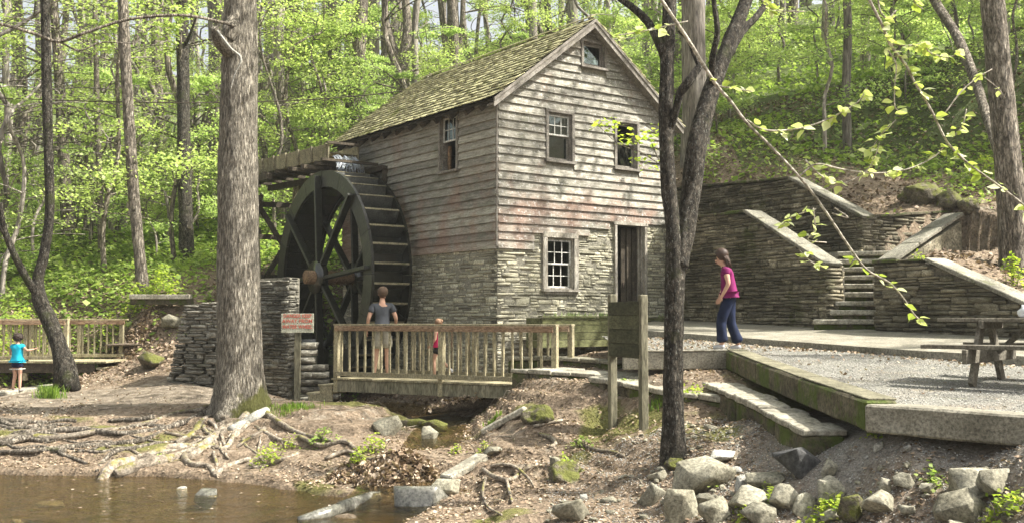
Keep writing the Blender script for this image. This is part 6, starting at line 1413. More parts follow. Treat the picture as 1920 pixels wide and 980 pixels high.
tree_at('tree', 'crooked leaning tree forked low beside the turquoise clad child', [[(128, 708, 21.4, 36), (112, 650, 21.4, 28), (92, 600, 21.4, 29), (74, 560, 21.4, 27), (72, 520, 21.4, 20), (84, 470, 21.4, 18), (93, 400, 21.3, 17), (92, 300, 21.2, 17), (88, 180, 21.2, 18), (86, 80, 21.2, 17), (84, 0, 21.2, 16)],
    [(76, 560, 21.4, 17), (52, 525, 21.2, 14), (28, 480, 21.0, 13), (8, 430, 20.8, 11), (0, 380, 20.6, 9)], [(8, 440, 20.8, 6), (-20, 400, 20.5, 5), (-60, 350, 20, 4)]], 'bark_dark', top=13, seed=9, crown=900, crown_r=2.6, nseg=14, rough=.14, flare=.3, lsize=.11)
tree_at('tree', 'straight tree with sunlit mottled bark left of the far footbridge end', [[(268, 545, 28, 26), (262, 480, 28, 21), (252, 380, 28, 21), (243, 250, 28, 21), (236, 120, 28, 21), (230, 0, 28, 20)]], 'bark', top=18, seed=10, crown=800, crown_r=3)
tree_at('tree', 'dark moss streaked tree standing just left of the massive trunk', [[(350, 490, 31, 30), (348, 400, 31, 25), (345, 300, 31, 26), (344, 180, 31, 24), (342, 80, 31, 23), (341, 0, 31, 22)], [(345, 90, 31, 8), (358, 60, 30.5, 5), (372, 20, 30, 3)]], 'bark_dark', top=20, seed=11, crown=800, crown_r=3.2)
tree_at('tree', 'rough ivy dark trunk behind the crooked leaning tree', [[(128, 450, 36, 24), (122, 350, 36, 22), (116, 230, 36, 20), (108, 100, 36, 18), (100, 0, 36, 16)]], 'bark', top=20, seed=12, crown=700, crown_r=3)
tree_at('tree', 'thin straight pole tree between the leaning tree and the mottled one', [[(190, 480, 33, 12), (187, 350, 33, 11), (182, 200, 33, 10), (178, 0, 33, 9)]], 'bark', top=18, seed=13, crown=500, crown_r=2.4)
tree_at('tree', 'brown barked tree leaning slightly behind the mottled one', [[(305, 330, 42, 22), (300, 230, 42, 19), (294, 110, 42, 18), (290, 0, 42, 17)]], 'bark', top=24, seed=14, crown=600, crown_r=3)
tree_at('tree', 'pale thick twin trunk standing behind the flume mouth', [[(632, 250, 43, 29), (629, 150, 43, 28), (626, 60, 43, 27), (624, 0, 43, 26)], [(612, 245, 43.5, 16), (611, 120, 43.5, 15), (610, 0, 43.5, 14)]], 'bark_far', top=26, seed=15, crown=600, crown_r=3)
tree_at('tree', 'forked grey tree rising behind the middle of the mill roof', [[(757, 170, 38, 28), (754, 130, 38, 26), (764, 60, 38, 18), (760, 0, 38, 15)], [(754, 135, 38, 19), (738, 90, 38, 15), (724, 40, 38, 14), (720, -20, 38, 12)]], 'bark', top=24, seed=16, crown=600, crown_r=3)
tree_at('tree', 'dark three stemmed tree behind the upper half of the mill roof', [[(852, 125, 44, 26), (850, 60, 44, 24), (848, 0, 44, 22)], [(842, 120, 44, 14), (832, 60, 44, 12), (825, 0, 44, 10)], [(860, 110, 44, 12), (866, 50, 44, 10), (868, 0, 44, 9)]], 'bark', top=26, seed=17, crown=600, crown_r=3)
tree_at('tree', 'narrow dark trunk behind the mill ridge', [[(1030, 62, 46, 15), (1027, 20, 46, 13), (1024, -20, 46, 12)]], 'bark_dark', top=24, seed=18, crown=500, crown_r=2.6)
tree_at('tree', 'slim brown trunk left of the forked grey tree', [[(696, 205, 44, 17), (695, 100, 44, 15), (694, 0, 44, 14)]], 'bark', top=24, seed=19, crown=500, crown_r=2.6)
tree_at('tree', 'slim pale trunk right beside the thick twin trunk', [[(657, 210, 46, 14), (655, 100, 46, 13), (655, 0, 46, 12)]], 'bark_far', top=24, seed=20, crown=500, crown_r=2.6)
tree_at('tree', 'broad pale grey trunk rising behind the mossy forked tree', [[(1305, 330, 28.2, 60), (1303, 200, 28.2, 48), (1301, 100, 28.2, 46), (1300, 0, 28.2, 45)]], 'bark_far', top=22, seed=21, crown=900, crown_r=4, nseg=18, flare=.2)
tree_at('tree', 'pale far trunk showing past the mill gable', [[(1212, 160, 48, 18), (1211, 80, 48, 16), (1210, 0, 48, 15)]], 'bark_far', top=28, seed=22, crown=500, crown_r=2.6)
tree_at('tree', 'tall brown leaning trunk on the slope above the picnic table', [[(1908, 522, 19.0, 62), (1898, 400, 19.0, 50), (1888, 280, 19.0, 47), (1875, 150, 19.0, 45), (1861, 0, 19.0, 44)], [(1872, 300, 19.5, 10), (1850, 220, 20.5, 17), (1828, 150, 21.5, 18), (1795, 70, 22.5, 18), (1752, 0, 23.5, 17), (1730, -60, 24, 15)]], 'bark', top=15, seed=23, crown=2600, crown_r=5, nseg=28, flare=.35, leaf='leaf_bg2', lsize=.16, twigs=14, ksub=8)

# prototypes of forest trees and understorey saplings, then shared copies
def proto_tree(seed, h, r, mat, crown, cr, z0, lsize, leaf, sprays):
    rg = np.random.default_rng(seed); r_ = random.Random(seed)
    pts = [(r_.uniform(-.12, .12) * k * .8, r_.uniform(-.12, .12) * k * .8, h * k / 8 - (.3 if k == 0 else 0)) for k in range(9)]
    sp = smooth_path(pts, 3); V_, F_ = tube(sp, [r * 1.15, r, r * .9, r * .75, r * .55, r * .15], 8, True, .12, seed)
    tm = Q().add(V_, F_).build('trunk', MT[mat]); tme = tm.data; bpy.data.objects.remove(tm)
    q = Q(); C = []
    for k in range(sprays):
        z = r_.uniform(z0, 1) * h; i0 = int(min(len(sp) - 1, z / h * len(sp))); a = r_.uniform(0, 6.28); L = cr * r_.uniform(.5, 1.1) * (1.15 - .5 * z / h)
        b0 = sp[i0]; pts = [b0 + np.array([math.cos(a) * L * t, math.sin(a) * L * t, L * .35 * t - L * .2 * t * t]) for t in np.linspace(0, 1, 5)]
        V_, F_ = tube(pts, [r * .3, .008], 4, False); q.add(V_, F_)
        m = int(crown / sprays); t = rg.uniform(.15, 1.1, m) ** .8; w_ = rg.normal(0, .3, m) * L * np.clip(t, 0, 1); pa_ = np.array(pts)[(np.clip(t, 0, 1) * 4).astype(int)]
        C.append(b0 + np.stack([math.cos(a) * L * t - math.sin(a) * w_, math.sin(a) * L * t + math.cos(a) * w_, L * .35 * t - L * .2 * t * t + rg.normal(0, .06 * L, m)], 1))
    bo = q.build('branches', MT[mat]); bme = bo.data; bpy.data.objects.remove(bo)
    V_, F_ = leaf_cloud(np.concatenate(C), lsize, rg, .45, .5); co = Q().add(V_, F_).build('crown', MT[leaf], smooth=False); cme = co.data; bpy.data.objects.remove(co)
    return tme, bme, cme
TALL = [proto_tree(300 + k, 21 + k, .17 + .03 * k, ['bark_far', 'bark_far', 'bark_far', 'bark'][k], 800, 3.2, .45, .15, 'leaf_bg2' if k % 2 else 'leaf_bg', 18) for k in range(4)]
SAP = [proto_tree(320 + k, [4.2, 5.5, 6.5, 3.4, 7.5][k], [.035, .045, .055, .03, .06][k], ['bark', 'bark_far'][k % 2], [3300, 4000, 4600, 2800, 4800][k], [1.7, 2.0, 2.2, 1.5, 2.4][k], .14, .072, ['leaf_bg2', 'leaf_bg', 'leaf_bg2', 'leaf_bg', 'leaf_bg2'][k], [14, 18, 20, 12, 22][k]) for k in range(5)]
def put(proto, x, y, sc, name, label, group, rz=None, crown=True, lean=.04):
    t = thing(name, label, 'tree', (x, y, g1(x, y)), 0, group); t.rotation_euler = (random.uniform(-lean, lean), random.uniform(-lean, lean), random.uniform(0, 6.28) if rz is None else rz); t.scale = (sc, sc, sc)
    for nm, me in zip(('trunk', 'branches', 'crown'), proto):
        if nm == 'crown' and not crown: continue
        o = bpy.data.objects.new(nm, me); COL.objects.link(o); o.parent = t
    return t
def zone_of(x, y):
    px = 960 + FPX * x / y
    if px < 620: return 'left of the mill'
    if px < 1240: return 'behind the mill roof'
    return 'above the retaining walls'
def blocked(x, y):
    u = (x - CM[0]) * dR[0] + (y - CM[1]) * dR[1]; v = (x - CM[0]) * dL[0] + (y - CM[1]) * dL[1]
    if -3.5 < u < W_ + 1.5 and -1.5 < v < 12.5: return True
    rx = x - 6.1; ry = y - 19.46; db = .872 * rx + .489 * ry; sa = -.489 * rx + .872 * ry
    return db < 5.2 and sa > -6 and db > -8 and x > 0
rr = random.Random(99); n = 0; placed = []
while n < 150:
    y = rr.uniform(33, 88); x = rr.uniform(-.62, .60) * y
    px = 960 + FPX * x / y
    if blocked(x, y) or any((x - a) ** 2 + (y - b) ** 2 < 4 for a, b in placed): continue
    if px > 1350 and y < 40: continue
    placed.append((x, y)); z_ = zone_of(x, y)
    put(TALL[n % 4], x, y, rr.uniform(.6, 1.15), 'forest_tree', ('slim', 'straight', 'pale barked', 'stout')[n % 4] + ' tall forest tree in sparse leaf ' + ('low on' if y < 50 else 'far up') + ' the slope ' + z_, 'tall forest trees ' + z_); n += 1
n = 0
while n < 165:
    y = rr.choice([rr.uniform(27, 44), rr.uniform(30, 66)]); x = rr.uniform(-.60, .58) * y; px = 960 + FPX * x / y
    if blocked(x, y): continue
    if px > 1380 and y > 26 and rr.random() < .35: continue
    if px < 500 and y < 30: continue
    z_ = zone_of(x, y)
    sd_ = ('small yellow green sapling with layered sprays ', 'medium height mid green leafy sapling ', 'tall yellow green sapling with wide sprays ', 'low mid green sapling ', 'tallest leafy understorey sapling in yellow green ')[n % 5]; dp = 'low on' if y < 40 else 'high on'
    put(SAP[n % 5], x, y, rr.uniform(.7, 1.25), 'sapling', sd_ + dp + ' the slope ' + z_, sd_.strip() + ' kind ' + dp + ' the slope ' + z_); n += 1
n = 0
while n < 70:
    y = rr.uniform(29, 62); x = rr.uniform(-.58, .1) * y
    if blocked(x, y): continue
    t = put(SAP[n % 5], x, y, rr.uniform(1.3, 2.2), 'bare_sapling', ('thin', 'crooked', 'forking', 'short', 'lanky')[n % 5] + ' bare grey sapling without leaves ' + ('low on' if y < 45 else 'far up') + ' the slope ' + zone_of(x, y), ('thin', 'crooked', 'forking', 'short', 'lanky')[n % 5] + ' bare saplings ' + ('low on' if y < 45 else 'far up') + ' the slope ' + zone_of(x, y), crown=False); n += 1
# added trees, mostly unseen on the sunny side, put in to dapple the light
for k, (x, y, sc) in enumerate(((13, 6, .8), (17, 14, .85), (20, 20, .9), (12.5, 23.5, .72), (24, 9, .9), (15, -1, .8), (28, 26, .9), (21, 2, .9), (9.5, 29, .72), (-15, 20, .8), (-18, 14, .85))):
    put(TALL[k % 4], x, y, sc, 'forest_tree', 'tall tree added beyond the edge of the picture to shade the clearing', 'added shade trees round the clearing')
SHD = proto_tree(390, 19, .26, 'bark', 5200, 4.2, .42, .34, 'leaf_bg', 34)  # extra-dense unseen tree, added to throw shade on the right hillside
for (x, y, sc) in ((22.5, 28.5, .95), (26, 33, 1.0), (19.5, 33.5, .9), (25, 24, .9)): put(SHD, x, y, sc, 'forest_tree', 'dense crowned tree added beyond the picture edge to shade the hillside', 'added shade trees round the clearing')
# ------------------------------------------------------------------ overhanging branch with big young leaves
ot = thing('overhanging_tree', 'branches with large young leaves hanging across the upper right of the view', 'tree', (6.6, 3.2, g1(6.6, 3.2)))
OB = np.array(ot.location)
part_tube(ot, OB, 'trunk', [(6.6, 3.2, OB[2] - .3, .22), (6.5, 3.3, 1.5, .17), (6.3, 3.6, 4, .14), (6.2, 3.9, 7, .09)], 'bark', 14, .1, 5, True)
def rleaf(seed):
    """a young lobed beech-like leaf, folded along its rib, with a stalk"""
    r_ = random.Random(seed); V = [(-.25, 0, 0), (0, 0, 0)]; n = 6; L = []; Rr = []
    fold = r_.uniform(.12, .4); curl = r_.uniform(-.25, .1)
    rib = []
    for k in range(n + 1):
        t = k / n; w_ = .36 * math.sin(math.pi * min(1, t * .97 + .02) ** .8) * (1 + .12 * (k % 2)) if 0 < k < n else 0
        z = curl * t * t; rib.append((t, 0, z)); L.append((t - .02, w_, z + w_ * fold)); Rr.append((t - .02, -w_, z + w_ * fold))
    V = rib + L[1:-1] + Rr[1:-1]; Fc = []
    m = n + 1
    for k in range(n):
        l0 = m + k - 1 if 0 < k else 0; l1_ = m + k if k < n - 1 else n
        r0 = m + n - 1 + k - 1 if 0 < k else 0; r1_ = m + n - 1 + k if k < n - 1 else n
        Fc.append([i for i in dict.fromkeys((k, k + 1, l1_, l0))]); Fc.append([i for i in dict.fromkeys((k, r0, r1_, k + 1))])
    me = bpy.data.meshes.new('leaf'); me.from_pydata(V, [], Fc); me.materials.append(MT['leaf_pale']); me.update(); return me
LM = [rleaf(k) for k in range(8)]
def leafy(path, nleaf, size, wpx=None, droop=0.0, taper=.45, mat='twig', f0=.1):
    sp, rd = px_path(path, 5); V_, F_ = tube(sp - OB, rd, 6, True, .1, 3); b = Q().add(V_, F_).build('branch', MT[mat], ot)
    for k in range(nleaf):
        f = f0 + (1 - f0) * ((k + random.random()) / nleaf); i = min(int(f * (len(sp) - 1)), len(sp) - 1)
        d = sp[min(i + 1, len(sp) - 1)] - sp[max(i - 1, 0)]; yaw = math.atan2(d[1], d[0]) + random.choice([-1, 1]) * random.uniform(.3, 1.4)
        for j_ in range(random.choice([1, 2, 3])):
            o = bpy.data.objects.new('leaf', random.choice(LM)); COL.objects.link(o); o.parent = b
            s_ = size * random.uniform(.6, 1.2); o.scale = (s_, s_, s_); o.location = tuple(sp[i] - OB + np.array([random.uniform(-.02, .02) for _ in range(3)]))
            o.rotation_euler = (random.uniform(-.8, .8), random.uniform(-.35, .9), yaw + random.uniform(-.9, .9) + j_ * 1.1)
D = 5.6
leafy([(1150, -160, D, 8), (1195, -70, D, 7.5), (1240, 0, D, 7), (1290, 75, D, 7), (1340, 155, D, 6.5), (1370, 190, D, 6)], 0, .06)
leafy([(1370, 190, D, 6), (1400, 230, D, 6), (1450, 280, D, 5.5), (1510, 345, D, 5), (1550, 400, D, 5), (1590, 460, D, 5), (1625, 505, D, 4.5), (1668, 530, D, 4), (1695, 560, D, 3), (1715, 590, D, 3), (1730, 602, D, 2.5)], 11, .058, f0=.5)
leafy([(1400, 225, D, 4), (1430, 243, D, 4), (1470, 245, D, 3.5), (1520, 236, D, 3), (1570, 215, D, 2.5), (1610, 190, D, 2.5), (1625, 165, D, 2)], 12, .058)
leafy([(1500, 330, D, 4), (1530, 308, D, 4), (1580, 318, D, 3.5), (1640, 325, D, 3), (1700, 318, D, 2.5), (1750, 295, D, 2.5), (1775, 270, D, 2)], 15, .062)
leafy([(1510, 300, D, 3.5), (1540, 330, D, 3.5), (1575, 345, D, 3), (1620, 325, D, 2.5), (1640, 295, D, 2.5), (1650, 265, D, 2)], 11, .058)
leafy([(1560, 400, D, 3), (1590, 408, D, 2.5), (1565, 390, D, 2.5)], 1, .04)
leafy([(1525, 390, D, 3), (1528, 430, D, 3), (1515, 450, D, 2.5), (1550, 455, D, 2)], 4, .06)
leafy([(1530, 392, D, 2.5), (1490, 405, D, 2.5), (1460, 425, D, 2)], 6, .06)
leafy([(1500, 470, D, 2), (1520, 490, D, 2), (1545, 502, D, 2)], 5, .06, f0=.0)
leafy([(1330, 140, D, 3), (1345, 160, D, 3), (1370, 165, D, 2.5), (1410, 172, D, 2.5)], 4, .055)
leafy([(1290, 40, D, 2.5), (1200, 60, D, 2.5), (1150, 68, D, 2)], 7, .06, f0=.2)
leafy([(1400, -30, D, 3), (1435, 5, D, 3), (1455, 20, D, 2.5), (1510, 22, D, 2)], 6, .06, f0=.3)
leafy([(1590, -80, D, 6), (1630, 0, D, 6), (1655, 50, D, 6), (1670, 85, D, 6), (1700, 125, D, 5.5), (1715, 155, D, 5), (1745, 205, D, 5), (1775, 265, D, 4.5), (1808, 300, D, 4), (1840, 325, D, 4), (1875, 350, D, 4), (1920, 385, D, 4), (1960, 420, D, 3)], 26, .062, f0=.15)
leafy([(1665, 82, D, 3.5), (1700, 86, D, 3.5), (1730, 84, D, 3), (1745, 100, D, 2.5), (1775, 108, D, 2.5), (1800, 100, D, 2)], 13, .062)
leafy([(1645, -20, D, 3.5), (1650, 20, D, 3.5), (1665, 35, D, 3), (1680, 20, D, 2.5)], 5, .058)
leafy([(1665, 95, D, 3), (1680, 120, D, 3), (1678, 160, D, 2.5), (1678, 200, D, 2.5), (1695, 215, D, 2)], 9, .058)
leafy([(1770, 215, D, 3), (1800, 175, D, 3), (1830, 148, D, 2.5), (1860, 130, D, 2)], 2, .05)
leafy([(1845, 145, D, 2.5), (1870, 165, D, 2.5), (1885, 185, D, 2)], 1, .05)
leafy([(1790, 255, D, 2.5), (1805, 235, D, 2.5), (1812, 205, D, 2)], 4, .055)
leafy([(1600, -60, D, 3), (1700, -20, D, 3), (1715, 5, D, 2.5), (1730, 18, D, 2)], 5, .062, f0=.4)
leafy([(1680, 225, D, 2.5), (1650, 255, D, 2.5), (1630, 290, D, 2)], 6, .055)
# limbs that carry the hanging branches
part_tube(ot, OB, 'limb', [(6.3, 3.6, 4.0, .09), (4.6, 4.4, 4.2, .06), (2.6, 5.2, 3.6, .035), (P(1590, -80, D)[0], D, P(1590, -80, D)[2], .012)], 'bark', 8, .1, 5, True)
part_tube(ot, OB, 'limb', [(4.2, 4.7, 4.1, .045), (2.2, 5.3, 3.6, .03), (P(1150, -160, D)[0], D, P(1150, -160, D)[2], .014)], 'bark', 8, .1, 5, True)
# small leafy twig in front of the upper right window
tw = thing('leafy_sapling', 'thin sapling with bright green leaves in front of the upper mill windows', 'sapling', P(1262, 752, 13.2)); TB = np.array(tw.location)
part_tube(tw, TB, 'stem', [(1262, 740, 13.2, 5), (1261, 600, 13.4, 4), (1256, 430, 13.7, 3.5), (1245, 330, 14, 3), (1222, 270, 14, 2)], 'bark', 6, .1, 5)
part_tube(tw, TB, 'twig', [(1232, 305, 14, 2.5), (1200, 285, 14, 2), (1160, 270, 14, 1.6), (1120, 235, 14, 1.2)], 'bark', 5, .1, 5)
cs = []; rg = np.random.default_rng(4)
for (px, py, sx, sy, n_) in ((1125, 232, 22, 8, 26), (1180, 262, 30, 10, 40), (1220, 255, 22, 14, 34), (1150, 238, 20, 8, 16), (1225, 320, 18, 8, 14), (1200, 300, 18, 8, 12)):
    for _ in range(n_): cs.append(np.array(P(px + rg.normal() * sx * .6, py + rg.normal() * sy * .7, 14 + rg.normal() * .12)) - TB)
V_, F_ = leaf_cloud(np.array(cs), .075, rg, .35); Q().add(V_, F_).build('leaves', MT['leaf_near'], tw, smooth=False)

# utility cable
cu = thing('cable', 'thin black cable strung through the trees toward the mill roof', 'cable', P(-60, 180, 30)); CB = np.array(cu.location)
part_tube(cu, CB, 'wire', [(-300, 170, 30, 2.2), (0, 184, 30, 2.2), (200, 191, 30, 2.2), (400, 193, 30, 2.2), (600, 186, 30.5, 2.2), (760, 170, 31, 2.2), (860, 150, 30.5, 2.2)], 'iron', 5, 0, 6)

# ------------------------------------------------------------------ ground cover, litter, tufts
def scatter(name, label, n, xr, yr, size, mat, keepf, flat, seed, zoff=.015, zsd=.01):
    rg = np.random.default_rng(seed); x = rg.uniform(*xr, n); y = rg.uniform(*yr, n); k = keepf(x, y, rg) & ~on_build(x, y); x, y = x[k], y[k]
    z = gz(x, y) + zoff + np.abs(rg.normal(0, zsd, len(x)))
    V_, F_ = leaf_cloud(np.stack([x, y, z], 1), size, rg, flat, .4)
    return tag(link(name, np_mesh(name, V_, F_), MT[mat]), label, kind='stuff')
def on_build(x, y):
    rx = x - 6.1; ry = y - 19.46; db = .872 * rx + .489 * ry; sa = -.489 * rx + .872 * ry
    f = (db < .6) & (x > np.where(y > 15.8, 1.7, 3.3)) & (y > np.where(x > 3.2, 9.8 - (x - 3.2) * .95, 9.5)) & (sa < 6) & (sa > -9)
    f |= (db > 0) & (((db < 2.3) & (sa > -1.2) & (sa < 7)) | ((db < 4.9) & (sa > -1.2) & (sa < 1.3)))
    u = (x - CM[0]) * dR[0] + (y - CM[1]) * dR[1]; v = (x - CM[0]) * dL[0] + (y - CM[1]) * dL[1]
    return f | ((u > -.2) & (u < W_ + .2) & (v > -.9) & (v < L_ + .2))
wat = lambda x, y: gz(x, y, False) < WZ + .03
def k1(x, y, rg):
    d = fbm(x * .7, y * .7, 0, 3, 31); p_ = .25 + 1.5 * d + .4 * (x > -1) ; p_ -= .8 * np.exp(-(((x + 7.5) / 4) ** 2 + ((y - 20.2) / 1.4) ** 2)); p_ -= .1 * ((x > 1) & (y < 11.5))
    return (rg.uniform(0, 1, len(x)) < np.clip(p_, .04, 1)) & ~wat(x, y)
scatter('leaf_litter', 'dry brown leaves littering the forest floor and banks', 135000, (-13, 6.5), (7, 25), .042, 'litter', k1, .35, 1, .008, .008)
scatter('leaf_litter', 'dry leaves lying on the slope right of the stairs', 26000, (4, 18), (14, 36), .085, 'litter_dark', lambda x, y, rg: (rg.uniform(0, 1, len(x)) < np.clip(.75 + .8 * fbm(x * .5, y * .5, 0, 3, 12), .05, 1)), .45, 2, .02, .02)
scatter('leaf_litter', 'brown leaves on the slope left of the mill and behind the wheel', 16000, (-14, 0), (22, 36), .09, 'litter_dark', lambda x, y, rg: rg.uniform(0, 1, len(x)) < np.clip(.6 + 1.2 * fbm(x * .5, y * .5, 0, 3, 13), 0, 1), .45, 3, .02, .02)
scatter('ground_cover', 'bright green herbs and seedlings carpeting the wooded hillside', 150000, (-34, 34), (26, 62), .17, 'leaf_ground', lambda x, y, rg: rg.uniform(0, 1, len(x)) < np.clip(.55 + 1.6 * fbm(x * .28, y * .28, 0, 4, 14) + .3 * (x < -2) - .25 * (x > 3), 0, 1), .4, 4, .05, .16)
scatter('ground_cover', 'low green plants on the bank behind the far footbridge', 26000, (-19, -3.5), (24.5, 34), .10, 'leaf_ground', lambda x, y, rg: rg.uniform(0, 1, len(x)) < np.clip(.45 + 1.5 * fbm(x * .6, y * .6, 0, 4, 15) + .2 * (y > 27), 0, 1), .4, 5, .04, .12)
scatter('ground_cover', 'patchy green plants on the slope above the retaining walls', 30000, (5, 22), (20, 34), .10, 'leaf_ground', lambda x, y, rg: rg.uniform(0, 1, len(x)) < np.clip(-.1 + 1.6 * fbm(x * .45, y * .45, 0, 4, 16) + .055 * (y - 21), 0, 1), .4, 6, .03, .10)
def pebbles(name, label, n, fn, size, mat, seed):
    rg = np.random.default_rng(seed); C = fn(n, rg); n = len(C); O = np.array([(1, 0, 0), (0, 1, 0), (-1, 0, 0), (0, -1, 0), (0, 0, .7), (0, 0, -.7)])
    s_ = size * rg.uniform(.4, 1, (n, 1, 1)) ** 1.5 * rg.uniform(.6, 1.2, (n, 1, 3)); a = rg.uniform(0, 6.28, n); V_ = O[None] * s_ * (1 + rg.uniform(-.3, .3, (n, 6, 1)))
    x = V_[:, :, 0] * np.cos(a)[:, None] - V_[:, :, 1] * np.sin(a)[:, None]; y = V_[:, :, 0] * np.sin(a)[:, None] + V_[:, :, 1] * np.cos(a)[:, None]
    V_ = np.stack([x, y, V_[:, :, 2]], 2) + C[:, None, :]
    T_ = np.array([(0, 1, 4), (1, 2, 4), (2, 3, 4), (3, 0, 4), (1, 0, 5), (2, 1, 5), (3, 2, 5), (0, 3, 5)]); F_ = (np.arange(n)[:, None, None] * 6 + T_[None]).reshape(-1, 3)
    return tag(link(name, np_mesh(name, V_.reshape(-1, 3), F_), MT[mat]), label, kind='stuff')
def fg(n, rg):
    x = rg.uniform(.4, 6.5, n); y = rg.uniform(7, 13.5, n); k = ~on_build(x, y) & (rg.uniform(0, 1, n) < np.clip(.25 + .25 * x + .4 * fbm(x, y, 0, 3, 3), .05, 1)); x, y = x[k], y[k]; return np.stack([x, y, gz(x, y) + .004], 1)
pebbles('gravel', 'loose grey gravel chips among the foreground rocks', 52000, fg, .014, 'gravel', 3)
def ft(n, rg):
    y = rg.uniform(7.2, 19.5, n) ** 1.0; x = rg.uniform(0, 1, n) ** 1.0 * 8.5 + 1.8; lo = np.where(y > 15.9, 1.8, np.where(y > 9.56, 3.6, 3.6 + (9.56 - y) * 1.104)); k = (x > lo) & (x < 3.1 + (19 - y) * .682); x, y = x[k], y[k]
    return np.stack([x, y, np.interp(y, [6, 8, 9.6, 11.5, 14, 16, 19, 21], [-.86, -.82, -.80, -.74, -.63, -.53, -.40, -.33]) + .004 + .012 * fbm(x * 2, y * 2, 0, 4, 77)], 1)
pebbles('gravel', 'grey gravel chips covering the picnic terrace', 80000, ft, .011, 'gravel', 4)
def lt(n, rg):
    C = ft(n, rg); d = np.abs(C[:, 0] - (3.1 + (19 - C[:, 1]) * .682)); k = rg.uniform(0, 1, len(C)) < np.exp(-d / .35) + .035 + .5 * (C[:, 1] > 16); return C[k] + (0, 0, .012)
rg_ = np.random.default_rng(17); V_, F_ = leaf_cloud(lt(16000, rg_), .05, rg_, .4, .4); tag(link('leaf_litter', np_mesh('leaf_litter', V_, F_), MT['litter']), 'dry leaves drifted on the terrace along the walkway edge', kind='stuff')
rg_ = np.random.default_rng(23); fx = rg_.uniform(-9, -1, 130); fy = rg_.uniform(10, 15.5, 130); k = gz(fx, fy) < WZ - .02
V_, F_ = leaf_cloud(np.stack([fx[k], fy[k], np.full(k.sum(), WZ + .006)], 1), .055, rg_, .04, .4); tag(link('floating_leaves', np_mesh('floating_leaves', V_, F_), MT['litter']), 'a few dead leaves floating on the creek', kind='stuff')
# plants that can be told apart: low leafy clumps
def clump(px, py, wpx, hpx, n, label, name='plant_clump', mat='leaf_near', size=.05, Yd=None, grass=False, cat='plant'):
    c = hit(px, py) if Yd is None else P(px, py, Yd); s = c[1] / FPX; rg = np.random.default_rng(int(px * 7 + py)); W2, H2 = wpx * s / 2, hpx * s
    t = tag(bpy.data.objects.new(name, None), label, cat); COL.objects.link(t); t.location = c
    if grass:
        q = Q()
        for _ in range(n):
            x, y = rg.normal(0, W2 * .5), rg.normal(0, W2 * .35); a = rg.uniform(0, 6.28); h = H2 * rg.uniform(.5, 1); l = rg.normal(0, .25, 2) * h; dx, dy = math.cos(a) * .006, math.sin(a) * .006; z = g1(c[0] + x, c[1] + y) - c[2] - .01
            q.add(np.array([(x - dx, y - dy, z), (x + dx, y + dy, z), (x + l[0] * .4 + dx, y + l[1] * .4 + dy, z + h * .6), (x + l[0] * .4 - dx, y + l[1] * .4 - dy, z + h * .6), (x + l[0], y + l[1], z + h)]), [(0, 1, 2, 3), (3, 2, 4, 4)])
        b = q.build('blades', MT['grass'], t, smooth=False)
    else:
        x = rg.normal(0, W2 * .5, n); y = rg.normal(0, max(W2 * .4, .08), n); z = rg.uniform(.02, 1, n) ** .8 * H2 * np.exp(-(x / max(W2, .01)) ** 2)
        zz = gz(c[0] + x, c[1] + y) - c[2]
        V_, F_ = leaf_cloud(np.stack([x, y, zz + z], 1), size, rg, .4); b = Q().add(V_, F_).build('leaves', MT[mat], t, smooth=False)
        q = Q()
        for k in range(6):
            xx = rg.normal(0, W2 * .3); V_, F_ = tube([(xx, 0, -.03), (xx * 1.3, 0, H2 * .4), (xx * 1.7, .02, H2 * .75)], [.006, .003], 4, False); q.add(V_, F_)
        q.build('stems', MT['bark'], t)
    b['kind'] = 'stuff'
    return t
